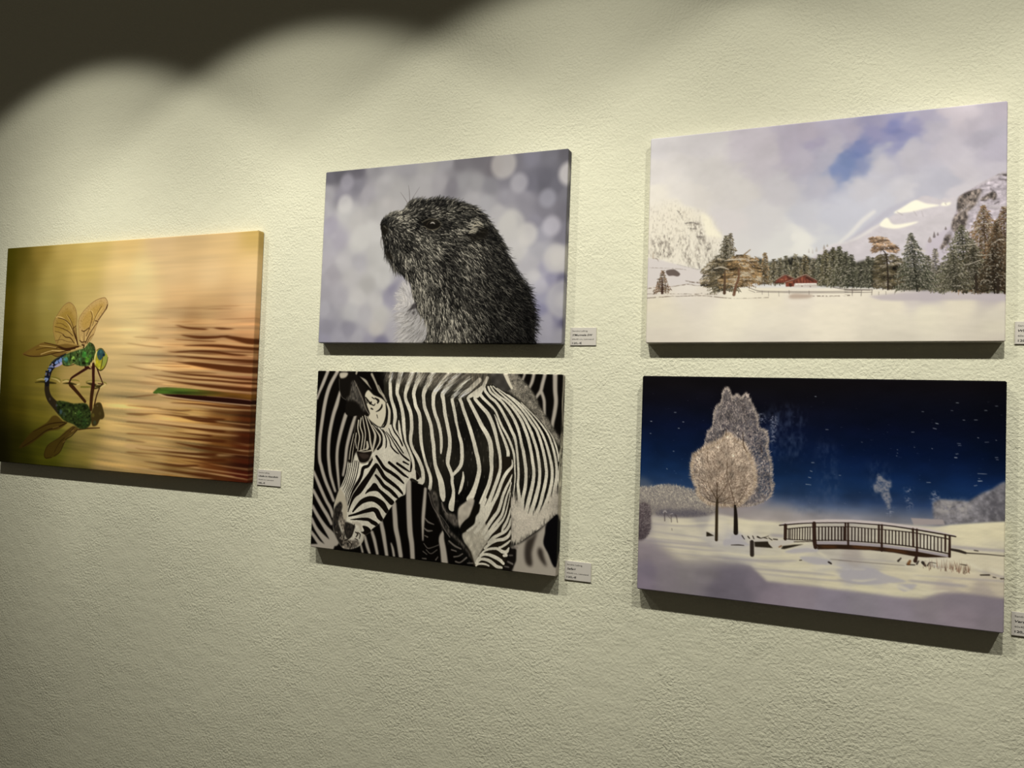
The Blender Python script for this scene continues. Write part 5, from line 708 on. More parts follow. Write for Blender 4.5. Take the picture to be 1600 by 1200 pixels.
'lip_light':[[(84.4,335.4,3.12),(87.5,351,3.12),(85.8,360,2.34)],[(122.2,357.6,1.54),(128.9,363.1,1.54)],[(141.5,362,3.44),(140,372.5,4.21),(134.2,381.8,3.07)],[(68.5,361.5,2.35),(71.9,363,1.96)],[(78,374.8,1.17),(83.2,370.8,1.56)],[(112.4,336.5,5.8),(129.6,338.6,7.69),(134.4,348.6,5.76)]],
'ear_dark':[(59.4,1.9),(84.5,-0.2),(102,3.2),(115.9,19.2),(134.1,38.5),(130.6,52.8),(140.9,84.5),(145.6,93.2),(132.8,91.8),(118,95.8),(98.9,100),(81.3,95.2),(80.1,75.5),(81.6,62.9),(68,54.2),(60.3,36.3)],
'ear_tip':[(59.6,5.5),(64.9,1.8),(80.2,1.7),(82.6,5.3),(76.5,12.5),(63.5,14.5)],
'ear_fur':[(94.4,21.3),(105.4,24.7),(117.3,44.2),(126.8,61.8),(135.6,84.6),(126,84.9),(114.5,71),(101.2,64.2),(83.9,64.6),(81.4,59.3),(89.8,53.7),(92.2,39.3)],
'ear_rim':[(100.8,19.4,1.58),(112.7,38.9,1.96),(124.6,60,2.34),(134.3,81.1,2.33),(143.5,93.2,1.93)],
'ear_rim2':[(59.2,16.4,1.2),(61.6,39.9,1.2),(68.1,56,1.59),(79.4,62.9,1.58)],
'back_ear':[(138.4,40.2),(147.2,45.3),(153.8,50.5),(168.8,55.4),(179.5,60.5),(188.4,70.8),(188.4,90.1),(187.2,105.9),(182.6,118.3),(172.3,120.4),(161.6,115.6),(148.5,107.2),(141.7,100.4),(145.5,91.4),(137.1,73.9),(130.6,52.8)],
'back_ear_black':[[(110.9,6.7),(137.8,29.5),(153.4,43.4),(168.7,53.7),(153.7,48.7),(138.3,38.4),(134.5,45.6),(126.1,49.3),(112.1,28.2),(100.4,12.2)]],
'back_ear_marks':[[(132.9,56.3,2.72),(139.7,63.2,3.88),(146.4,70.1,4.64),(148.3,66.6,3.87)],[(135.2,59.8,1.94),(137.9,68.6,2.72)],[(158.4,57.5,3.09),(167.1,62.5,5.77),(165.3,67.9,3.85)],[(149.9,55.9,2.32),(156.4,59.3,2.32)],[(149.1,80.7,3.87),(153.4,82.3,2.7)],[(162.1,87.4,1.54),(170.3,83.6,3.84),(176.2,76.4,4.6),(177,71.1,2.68)],[(164.6,94.3,1.92),(167.1,101.3,1.54)],[(187.3,69.1,2.67),(189.4,90,3.05),(186.2,107.7,4.19),(178.5,119.3,1.91)],[(142.1,68.5,1.94),(155.1,73.5,2.7),(159.1,69.8,1.93)],[(138.4,79.2,1.55),(143.4,91.5,1.94)]],
'ear_white_line':[[(190.4,69,3.81),(196.3,82.8,5.71),(197.1,98.5,6.46),(194.9,114.3,7.6),(187.1,125.1,6.85)],[(111.2,12.1,5.89),(128.8,20.8,9.76),(137.8,29.5,5.83),(146.8,38.2,2.33)],[(106.3,1.4,4.72),(102.3,8.6,3.94)],[(147,4.5,5.82),(158.7,23.8,4.64),(168,41.3,4.62),(179.1,51.7,4.6),(188,63.8,3.82)],[(165.3,29,2.31),(174.4,43,2.69),(181.1,51.6,3.06)]],
'mane_light':[(178.6,4.1),(441.9,0.9),(440.7,15.9),(428.1,24.4),(417.4,38),(395.3,48.5),(372.7,50.7),(353.6,54.5),(333.8,44.8),(302,35.2),(241.5,26),(179.4,20)],
}

def paint_zebra():
    p = Picture(600, 400, 2.0, 11)
    D = ZEBRA; rng = p.rng
    WH, BK = (202, 196, 174), (8, 6, 4)
    p.c[:] = np.asarray(BK) / 255
    m = np.zeros((p.H, p.W), np.float32)
    for s in D['far_stripes']:
        p.stroke(s, m=m)
    p.put(p.blur(m, 1.3), (164, 156, 140))
    p.put(p.poly(D['ground'], 2.0), (160, 152, 136))
    m = np.zeros((p.H, p.W), np.float32)
    for s in D['ground_dark'][:2]:
        m = np.maximum(m, p.poly(spline(s, 5, True), 2.5))
    p.put(m, (40, 34, 28), 0.9)
    p.put(p.poly(spline(D['ground_dark'][2], 5, True), 1.2), (8, 7, 8))
    p.put(p.poly(D['back_leg'], 1.0), (18, 15, 12))
    for s in D['back_leg_light']:
        p.put(p.blur(p.stroke(s), 0.8), (125, 118, 108), 0.8)
    # body
    body = p.poly(D['body'], 0.6)
    dark = np.clip(0.11 + 0.035 * p.noise(60, 40), 0.03, 0.2)[:, :, None] * np.array([1.0, 0.93, 0.72], np.float32)
    dark *= (0.35 + 0.65 * np.clip(smooth(60, 160, p.X) * smooth(300, 180, p.Y), 0, 1))[:, :, None]
    p.put(body, dark.astype(np.float32))
    white = np.ones((p.H, p.W, 1), np.float32) * np.asarray(WH, np.float32) / 255
    white = white * (1 + 0.05 * p.noise(30, 30, 2))[:, :, None] * (1 + 0.04 * p.noise(1.4, 3))[:, :, None]
    neck = np.zeros((p.H, p.W), np.float32)
    for s in D['neck']:
        p.stroke(s, 0.93, m=neck)
    rag = np.clip(p.blur(neck, 0.5) + 0.10 * p.noise(1.2, 1.2), 0, 1)
    neck = smooth(0.25, 0.75, rag)
    p.put(neck * body, white)
    fl = np.zeros((p.H, p.W), np.float32)
    for s in D['flank']:
        q = np.asarray(s, np.float32)
        if q[-1, 1] > 210:
            d = q[-1, :2] - q[-2, :2]
            q = np.concatenate([q, [[q[-1, 0] + d[0], q[-1, 1] + d[1], q[-1, 2]]]])
        p.stroke(q, 0.86, m=fl)
    fl = smooth(0.25, 0.75, p.blur(fl, 0.5) + 0.12 * p.noise(1.2, 1.2))
    p.put(fl * body, white)
    # rump and belly: short grey hair
    sp = 0.43 + 0.10 * p.noise(1.3, 1.3) + 0.06 * p.noise(6, 6)
    p.put(p.poly(D['rump'], 2.0), np.clip(sp, 0, 1)[:, :, None] * np.array([1, 0.95, 0.83], np.float32))
    be = p.blur(p.poly(D['belly']), 5.0, 10.0)
    be = smooth(0.06, 0.85, be + 0.15 * p.noise(1.6, 7.0))
    bl = 0.73 - 0.13 * smooth(330, 400, p.Y) * smooth(560, 440, p.X) - 0.10 * smooth(575, 600, p.X) + 0.035 * p.noise(1.6, 1.6) + 0.03 * p.noise(20, 10)
    p.put(np.minimum(be, body), np.clip(bl, 0, 1)[:, :, None] * np.array([1, 0.955, 0.85], np.float32))
    # shoulder and fore leg
    p.put(p.poly(D['shoulder_dark'], 0.4), (30, 25, 17))
    for c in D['chest'][1:]:
        g = 0.66 + 0.05 * p.noise(8, 14) + 0.03 * p.noise(1.5, 3)
        p.put(p.poly(spline(c, 5, True), 1.0), np.clip(g, 0, 1)[:, :, None] * np.array([1, 0.96, 0.84], np.float32))
    lg = np.zeros((p.H, p.W), np.float32)
    for s in D['neck'][-2:] + D['leg']:
        p.stroke(s, m=lg)
    lg = smooth(0.25, 0.75, p.blur(lg, 0.5) + 0.10 * p.noise(1.2, 1.2)) * p.poly(D['shoulder_dark'], 0.4)
    p.put(lg, white * 0.97)
    g = 0.69 + 0.05 * p.noise(6, 10) - 0.12 * smooth(275, 345, p.Y)
    p.put(p.poly(spline(D['chest'][0], 5, True), 1.2), np.clip(g, 0, 1)[:, :, None] * np.array([1, 0.95, 0.84], np.float32))
    p.put(p.poly(D['chest_black'][0], 1.0), (10, 8, 6), 0.0)
    p.put(p.poly(spline(D['chest_black'][1], 5, True), 0.8), (14, 12, 7))
    for c, k in zip(D['fold'], (0.75, 0.9)):
        p.put(p.poly(spline(c, 5, True), 1.5), np.clip(0.33 + 0.09 * p.noise(3, 6), 0, 1)[:, :, None] * np.array([1, 0.93, 0.82], np.float32), k)
    for s in D['fold_lines']:
        p.put(p.blur(p.stroke(s), 0.5), (128, 120, 108), 0.75)
    # mane: long hairs that carry the stripes up to the top edge
    ml = p.poly(D['mane_light'], 5.0)
    tex = 0.34 + 0.16 * smooth(150, 300, p.X) + 0.15 * p.noise(2.2, 12) + 0.09 * p.noise(1.2, 6)
    p.put(ml * smooth(70, 0, p.Y) * smooth(60, 150, p.X), np.clip(tex, 0.02, 1)[:, :, None] * np.array([1, 0.93, 0.8], np.float32), 0.62)
    base = p.c.copy()
    for i in range(2600):
        y = rng.uniform(2, 62); x = rng.uniform(95, 380)
        if ml[min(int(y * 2), p.H - 1), int(x * 2)] < 0.3:
            continue
        lean = np.interp(x, [90, 200, 300, 380], [0.05, 0.35, 0.75, 1.0])
        a = -math.pi / 2 + lean + rng.normal(0, 0.10)
        c = p.sample(base, x, y)
        c = np.clip(c * rng.uniform(0.5, 1.5) + rng.uniform(-0.05, 0.12), 0, 0.85)
        p.hair(x, y, a, rng.uniform(12, 34), rng.uniform(0.7, 1.6), c, k=0.75)
    p.put(p.poly(D['block'], 0.7), np.clip(0.24 + 0.05 * p.noise(12, 8), 0, 1)[:, :, None] * np.array([1, 0.95, 0.85], np.float32))
    p.put(p.blur(p.stroke(D['block_edge']), 0.6), (205, 197, 172))
    # head
    head = p.poly(spline(D['head'], 4, True), 0.5)
    p.put(head, white * 0.97)
    p.put(p.poly(spline(D['forehead'], 4, True), 1.0), (20, 16, 11))
    m = np.zeros((p.H, p.W), np.float32)
    for s in D['forehead_white']:
        p.stroke(s, m=m)
    p.put(m, (178, 170, 148))
    m = np.zeros((p.H, p.W), np.float32)
    for k in ('jaw_black', 'cheek_black', 'neck_black', 'bridge_lines'):
        for s in D[k]:
            p.stroke(s, m=m)
    for s in D['cheek_poly']:
        m = np.maximum(m, p.poly(spline(s, 4, True)))
    m = smooth(0.25, 0.75, p.blur(m, 0.4) + 0.09 * p.noise(1.2, 1.2))
    p.put(m * head, (17, 13, 9))
    p.put(p.poly(spline(D['eye'], 4, True), 0.8), (24, 19, 14))
    p.put(p.blur(p.stroke(D['eye_ball']), 1.0), (58, 48, 40), 0.8)
    for s in D['eye_under']:
        p.put(p.stroke(s), (150, 142, 124))
    # muzzle
    for s in D['nose_mid']:
        t = 0.37 + 0.13 * p.noise(3, 4) + 0.07 * p.noise(1.2, 1.2)
        p.put(p.poly(spline(s, 4, True), 1.5), np.clip(t, 0.05, 1)[:, :, None] * np.array([1, 0.92, 0.8], np.float32), 0.95)
    p.put(p.poly(spline(D['nose_light'], 4, True), 1.2), (176, 167, 143))
    for s in D['nose_black']:
        t = 0.10 + 0.05 * p.noise(2, 4)
        p.put(p.poly(spline(s, 4, True), 1.0), np.clip(t, 0.02, 1)[:, :, None] * np.array([1, 0.85, 0.7], np.float32), 0.9)
    for s in D['lip_light']:
        p.put(p.blur(p.stroke(s), 0.7), (170, 160, 140), 0.7)
    for s in D['lip']:
        p.put(p.blur(p.stroke(s), 0.4), (26, 20, 14), 0.9)
    # ears
    for s in D['ear_white_line'][1:]:
        p.put(p.blur(p.stroke(s), 0.8), (170, 162, 140), 0.9)
    p.put(p.poly(D['back_ear_black'][0], 0.6), (12, 10, 7))
    p.put(p.poly(spline(D['back_ear'], 4, True), 0.8), (196, 188, 162))
    p.put(p.stroke(D['ear_white_line'][0]), (190, 182, 158))
    for s in D['back_ear_marks']:
        p.put(p.blur(p.stroke(s), 0.4), (18, 15, 10), 0.95)
    p.put(p.poly(spline(D['ear_dark'], 3, True), 0.8), (17, 14, 10))
    p.put(p.poly(spline(D['ear_fur'], 4, True), 2.0), np.clip(0.27 + 0.08 * p.noise(2, 5), 0, 1)[:, :, None] * np.array([1, 0.94, 0.83], np.float32))
    p.put(p.poly(spline(D['ear_tip'], 4, True), 1.0), (178, 170, 148))
    p.put(p.blur(p.stroke(D['ear_rim']), 0.5), (112, 104, 90))
    p.put(p.blur(p.stroke(D['ear_rim2']), 0.5), (70, 66, 58))
    return p

# ------------------------------------------------------------------ valley
VALLEY = {
'sky':[(9.3,23.8,208,203,198),(101.6,20.9,203,198,194),(195.6,18.7,192,184,188),(285.1,16.6,176,167,179),(360.1,19.2,167,160,177),(411.8,13.7,150,146,173),(462.1,14,166,160,178),(530.1,11,194,184,188),(586.5,12.4,172,163,172),(4.5,67.5,214,208,197),(103.1,70.3,207,202,193),(207.9,56.1,192,185,188),(252.5,36.7,178,170,182),(286,57.9,178,172,182),(296.6,44.9,160,153,175),(328.9,44.8,176,171,182),(356.1,83.4,108,128,174),(342.6,93.6,118,136,182),(371.4,66.5,100,118,170),(383.6,50.6,112,124,172),(376.9,78.5,132,142,178),(432.4,36.5,114,120,170),(417.5,50.7,138,139,177),(401.8,29.7,140,138,174),(457.4,33.6,138,138,176),(437.7,50.6,128,132,174),(318.8,72.8,172,170,183),(407.9,87.2,186,183,187),(402.4,63.9,168,168,182),(453,74.7,180,176,182),(511.6,69.6,184,178,184),(482.2,44.2,176,171,180),(568.3,59.2,165,160,170),(558.7,30.8,180,172,180),(591.6,83.2,170,164,175),(531.2,109.9,190,184,188),(587.3,109.7,188,182,188),(6.3,118,226,219,198),(80.3,111.4,214,208,195),(163.6,118.2,205,200,191),(243.1,112.9,193,189,189),(319.6,113.5,180,178,187),(382.9,124.7,189,187,191),(454,141.8,196,193,195),(502.7,129.3,176,175,184),(473.7,145.6,178,177,186),(550.4,144.2,198,192,194),(141.9,177,210,204,197),(222.2,170.4,203,200,195),(288.6,175,191,191,195),(352.4,167.9,189,190,197),(414.2,161.1,192,192,198),(256.8,219.6,207,206,198),(278.7,218.5,222,220,206),(267.8,222.5,220,218,204),(321.8,223.2,199,200,199),(166.6,226.5,208,205,197),(45.1,158.3,232,225,200),(483.9,177.3,200,198,198)],
'hill_left':[(-9.2,127.8),(12.6,118.5),(47,122.7),(69.1,141.4),(98.1,149.7),(116.3,160.1),(125.8,179),(139.7,201),(145.8,210.4),(133.6,242.9),(101.6,264.1),(55.9,251.4),(-5.3,234.7)],
'hill_sun':[(99.7,152.8),(116.4,163.2),(125.9,182),(141.2,202.6),(122,200),(110,196.2),(104.9,177.6)],
'rock':[[(65.3,167.4),(82,166.9),(97.2,169.5),(98.9,177.2),(90.2,185.9),(73.5,183.3)],[(90.4,192),(100.6,183.5),(108.5,196.1),(112.1,217.6),(98.7,216.9),(92.2,201.3)],[(108.9,211.3),(114.8,207.9),(120.2,215),(121.3,227.2),(114,231.3),(107.7,220.4)],[(67.2,225.9),(83.9,226.8),(92.3,253.1),(81.9,258.7),(69.6,252)],[(86.6,216.2),(98.8,219.9),(102.5,245.9),(100,261),(92.1,247)],[(51,195.8),(76.8,194.2),(80.8,222),(65.8,227.4),(53.1,214.4)],[(50.8,143.2),(60.1,148.5),(66.8,164.4),(60.5,159.3)],[(105.1,232.4),(122.9,230.3),(131.8,233.7),(123.4,246.9),(111.5,246.4)],[(2.5,189.8),(46.1,189.3),(52.3,235.9),(8.8,233.8)]],
'rock_dark':[[(50.8,143.2,1.55),(60.2,150.8,2.16),(65.2,164.3,1.23)],[(70,170.8,2.15),(82.1,170,2.75),(94.3,173.9,2.43)],[(74.9,180.3,1.53),(91.6,182.9,2.13)],[(76.8,194.2,1.22),(80.1,200.6,1.22)],[(110.6,217.5,2.11),(117.9,211.8,1.5)],[(112.3,223.7,3.01),(118.2,221,2.4)],[(55.8,249.9,1.23),(72.7,255.2,1.53),(100.1,262.5,2.11)],[(92.1,198.2,1.82),(104.1,198.9,2.12)],[(95.4,207.5,2.12),(101.6,214,2.12)],[(61.3,185.6,0.92),(66,186.7,0.92)],[(42.7,224.6,0.93),(41.5,235.4,0.93)],[(96.6,247.2,1.51),(99.2,259.4,1.81)]],
'rock_light':[[(73.5,184.8,2.15),(83.3,206.9,2.44),(87.1,230,2.13),(94,259.2,2.12)],[(90.6,198.1,1.52),(98.7,216.9,1.82),(104,243,1.81)],[(22.2,169.2,1.56),(30.6,188.4,1.87),(49.4,195.7,1.85),(53.2,217.5,1.85),(69.6,252,2.14)],[(49.1,140,3.1),(63.8,165.7,3.08),(76.6,185,3.06)],[(82.4,179.2,1.53),(85.4,177.9,1.22)]],
'slope_left':[(-5.4,233.1),(16.8,237.3),(55.8,249.9),(100.1,262.5),(138.6,264.1),(140.1,315.1),(-2.6,311)],
'far_mount':[(291.7,256.2),(302.3,245.2),(318.1,233.1),(335.1,225.1),(350.9,223.7),(383,204.1),(412.1,191.2),(439.5,173.5),(464,156.5),(476.2,149.2),(483.6,149.5),(498.2,155),(504.2,157.6),(510.2,154.6),(515,156.4),(526.9,153.2),(531.9,178.1),(532.5,232.3),(502,271.4),(338.5,264.1)],
'far_light':[[(345.6,222.4,4.11),(363.6,207.1,6.81),(382.6,185.7,8.12),(400.3,171.4,6.72)],[(302.3,245.2,1.39),(318.1,234.5,2.77),(335.2,226.1,2.48),(350.9,224.1,1.91),(358.7,224.2,1.09)],[(353.5,223.9,1.09),(376.7,215,4.06),(402.1,199.6,4.02),(420.9,189.6,2.66)]],
'far_shade':[[(353.5,223.6,2.19),(376.6,209.3,5.42),(401.9,189.8,9.39),(426.9,171.9,11.97),(449.2,159.6,7.91),(464,153.7,2.62)]],
'peak':[(432,175),(444.4,167.5),(464,155.8),(475.1,159.4),(483.7,162.9),(503.1,167.1),(491.1,169.6),(476.5,172),(459.4,175.6),(442,176.4)],
'peak_low':[(410.3,195.9),(414.6,187.8),(422.1,183.4),(429.8,194.4),(442.3,195.9),(469.5,192.9),(464.6,196.7),(449.9,201.3),(435,203.4),(419.9,201)],
'peak_spot':[(504.4,167.9),(507.9,162.6),(512.7,164.4),(516.3,162.6),(519.9,164.9),(515.2,168.7)],
'peak_marks':[[(437,174,1.06),(445.8,180.2,1.32)],[(463.1,174.5,0.65),(468.1,183.1,1.04)],[(475.3,175.4,0.65),(477.9,185.2,1.04)],[(510.9,164.2,1.28),(512.8,167.1,1.03)]],
'cliff_slope':[(482.2,233.6),(494.2,221.9),(513.2,206.7),(522.7,203.2),(527.6,218.5),(521.3,285.8),(497.3,276.6),(485,259.7)],
'cliff':[(603.3,114.6),(593.1,119),(585.1,123),(560.9,135.7),(545.7,145.2),(536.4,150.6),(529.9,156.8),(528.6,175.1),(523.2,192.4),(521,205.9),(519.2,209.8),(511.6,218.9),(508.7,230.9),(504,240.2),(509,251.4),(514.1,282.8),(604.6,286.5)],
'cliff_rock':[[(537.5,150.7),(549.3,145.5),(564.4,144.1),(562.2,157.4),(555.4,171.7),(543.8,181.6),(530.8,182.1),(528.9,169.7),(530.5,156.9)],[(522.6,193.7),(529.6,183.3),(543.8,181.6),(543.9,200.6),(539.3,209.7),(527.6,215.8),(521,207.2)],[(508.7,230.9),(512.2,220.3),(520.5,219.4),(517.1,232.8),(507.7,243.1),(504,240.2)],[(563.4,161.5),(570.3,155.3),(580.7,149.4),(586.5,155.3),(584.3,164.5),(576.2,161.2),(566.9,164.5)]],
'cliff_dark':[[(586.2,123.1,1.99),(593.1,121.7,2.98),(601.1,124.4,3.71)],[(589.7,128.7,1.24),(601.2,132.4,1.98)],[(564.6,162.9,1.5),(572.7,163.6,1.75),(579.6,157.4,1.5)],[(578.3,145.2,1.75),(585.3,155.2,2.49),(583.1,164.4,1.49)],[(583.2,171.1,1.49),(592.3,166.4,1.24)],[(540.2,181.4,2.53),(541.5,192.3,3.79),(538.1,202.9,3.79)],[(536.4,152.6,1.27),(550.5,147,2.02)],[(562.2,149.3,1.26),(558.7,155.7,1.26),(560,166.6,1)],[(511,225.6,2.55),(515.9,228.6,2.55)],[(525,191.2,1.78),(522.7,204.6,1.78)]],
'cliff_light':[[(565.6,149.6,1.51),(559.9,159.9,1.76),(557.7,171.9,1.76),(547.3,181.9,1.51)],[(547.1,168.4,1.77),(539,177.2,1.77),(532,182.1,1.27)],[(567,169.9,3.76),(584.4,176.5,4.97),(601.5,175.1,3.7)],[(550.9,190.2,1.26),(543.9,197.9,2.02),(544,203.3,1.77)],[(560.9,137,2.52),(583.9,125.5,3.74),(599.9,117.6,1.98)]],
'field':[(5.8,280.2,206,199,192),(6.4,298.9,214,206,190),(85.7,283.2,218,211,196),(110.1,298.6,216,208,190),(280.7,307.7,222,214,195),(225.8,314.1,224,216,192),(485.7,317.5,192,184,182),(589,322.9,182,173,172),(589,329.2,184,176,174),(456.5,323.2,206,198,188),(334.4,320.8,228,220,198),(436.9,333.6,228,220,196),(533.6,337.2,222,214,190),(593.7,338.8,214,206,184),(13.5,323.8,220,212,186),(169.6,333.8,228,221,196),(334.9,343.4,232,224,200),(486.2,352.3,226,219,194),(589.2,354.5,212,205,184),(14.6,354.6,218,211,188),(227,364.3,225,218,196),(437.5,367.7,224,217,194),(589.4,375.5,212,205,182),(15.8,389.1,212,204,184),(227.8,393.3,214,207,188),(437.8,393,214,207,186),(589.6,394.4,208,200,180)],
'field_edge':[(-6.6,286),(34.2,293.6),(73.8,288.8),(110,293.1),(168.6,298.1),(280.6,301.9),(360.2,304.6),(449,309),(533.4,314.5),(604.8,319.4),(605.5,417.4),(-1.9,416)],
'shade_band':[(411.8,327.9),(434.4,329.9),(481,330.2),(540.6,331.4),(602.7,333.8),(602.6,320.6),(552.1,318.4),(504.9,314.2),(431.7,316.7),(394,320.4)],
'walls':[[(-2.5,313.3,1.56),(27.1,312.1,1.86),(50.2,310.7,1.23)],[(50.2,311.7,0.92),(88.1,311.3,1.51),(110.5,312,1.2),(140.1,315.9,1.48),(169.2,318.6,0.88),(225.9,318.3,1.14)],[(-3.1,295.1,1.88),(18.7,292.3,2.17),(28,291.8,0.93)],[(38.8,293,1.23),(57.2,291.3,1.53),(79.9,288.8,1.82),(92,291.8,1.21),(117.4,292.6,0.9)],[(-2.8,305.1,0.94),(65.3,306.9,1.22),(95.5,308.5,1.51),(104.4,307.3,1.8)],[(11.2,301.3,2.18),(19,301.6,1.86)],[(73.6,282,1.52),(87.3,285.5,2.42),(109.8,287.1,3)],[(1.7,253.7,0.78),(48.4,257.2,0.77),(79,261.6,0.61)],[(8.9,235.3,2.19),(16.8,237.3,1.56),(20,242.1,0.93)],[(110.4,309,1.2),(132.6,309.7,1.48)],[(302.5,317.7,1.66),(318.5,318.2,1.93),(339.6,318.8,1.64),(363.1,318.1,1.89)],[(355.3,317.1,1.9),(363.1,318.1,1.35)]],
'fence':[[(187.2,297.3,0.87),(204.5,304.5,1.15),(222.8,306.5,1),(291.5,309.2,0.98),(344.7,310.4,0.95),(383.5,309.6,0.8)],[(204.5,307.4,0.87),(264.4,310.3,0.99),(344.8,312.8,1.09),(381,312.6,1.07)],[(335.4,303,1.09),(357.7,307.3,1.36),(396.3,310,1.07)],[(355.1,307.9,1.63),(381,308.8,1.61),(400.1,309.4,1.07)],[(355.2,312.2,1.09),(381.1,313.4,1.07),(399.6,313.6,0.8)],[(190.2,303.3,0.58),(201.7,308.1,0.87)]],
'posts':[[(214.6,305.6,0.72),(214.8,312.2,0.72)],[(225.6,306.6,0.57),(226.1,316.1,0.57)],[(243.7,307.2,0.57),(244.2,316.7,0.57)],[(261.6,306.3,0.85),(262,312.9,0.85)],[(295.8,308.2,0.83),(296,314.6,0.83)],[(368.1,309.1,0.67),(368.2,314.7,0.67)],[(399.5,308.7,1.07),(399,318.4,0.93)],[(382.9,309.6,0.8),(381.8,320,0.67)],[(367.4,304.8,1.08),(367.6,318.9,0.81)],[(410.3,313.2,0.8),(410.2,318.8,0.66)],[(421.6,312.9,0.79),(421.7,318.4,0.66)],[(435.4,314,0.66),(435.2,318.2,0.52)],[(382.3,310.9,0.54),(382.4,319.3,0.54)]],
'bush':[(261.8,315.8),(269.9,312.4),(286.2,313.6),(301.1,315.5),(298.5,320.4),(278.3,322),(263.3,320.9)],
'hut':[[(255,291.6),(269.3,287.1),(288.2,279.9),(308.6,290.3),(309.3,295),(270.9,294.1),(269.6,299.4),(255.9,299.3)],[(236.4,292.4),(240.4,286),(254,278.1),(270.7,285.7),(258.4,289.8),(247.5,292.4)]],
'hut_roof':[[(250.9,292.5,1.42),(269.3,287.1,1.69),(288.2,279.1,1.96),(297.7,283.8,1.67),(310.6,291.2,1.66)],[(234.3,292.3,1.14),(240.4,286,1.42),(254,277.8,1.7),(272,285.7,1.41)]],
'hut_roof_light':[[(253,291.5,0.71),(269.3,286.3,0.84),(288.2,278.4,0.98),(297.7,283,0.7),(308.6,289.3,0.69)],[(239,285.9,0.71),(254,277.2,0.85),(269.3,283.9,0.7)]],
'hut_dark':[[(262.6,293.3,3.67),(264.1,298.2,3.67)],[(291,283.6,2.79),(301.9,290.4,2.78)],[(258.2,281.6,1.98),(263.8,285.4,1.98)],[(283.2,299.1,1.4),(283.9,299.4,1.4)],[(297.4,300.3,1.39),(298.1,300.6,1.39)],[(269.4,290,1.13),(270.8,293.6,1.13)],[(236.4,291.4,1.71),(247.5,291.8,1.14)]],
'hut_light':[[(247.3,286.2,2.27),(250.1,286,2.27)],[(254.9,285.8,2.27),(256.9,285.1,1.98)],[(277.5,285.9,0.84),(277.6,291,0.84)],[(282.9,284,0.84),(283.7,291.9,0.84)],[(261.2,291.8,2.82),(266.7,291.3,1.97)]],
'hut_snow':[(271.5,293.7),(307.3,294.5),(309.4,297.2),(272.3,296.1)],
'hut_base':[(269.5,296.5),(308.7,297.4),(309.5,302.2),(269.6,300.8)],
'forest':[(205.6,293.5),(202.9,243.2),(212.8,246.7),(222.8,253),(238.1,250.8),(254.7,248.7),(269.7,243.6),(284.8,247.2),(290.1,244.6),(303.8,252.5),(314.3,245.8),(327.5,237.9),(343.2,235.8),(356.5,245),(372.4,260),(390.3,255.2),(408.2,260.2),(420.9,267.8),(428.4,265.3),(446,274.4),(458.2,269.4),(482.8,281.5),(507,287.9),(530.6,278.1),(537.5,259.5),(565.4,252.9),(603.1,246.9),(603.7,320.7),(554.5,317.8),(507.3,313.6),(458.8,312),(421.5,306.7),(383.4,304),(318.1,300.3),(269.5,292.9),(236.4,291.7)],
'barn':[(34.7,261.3),(48.5,258.8),(56.2,262.2),(62.5,268.6),(58.1,273),(48.9,271.1),(39.6,270.7)],
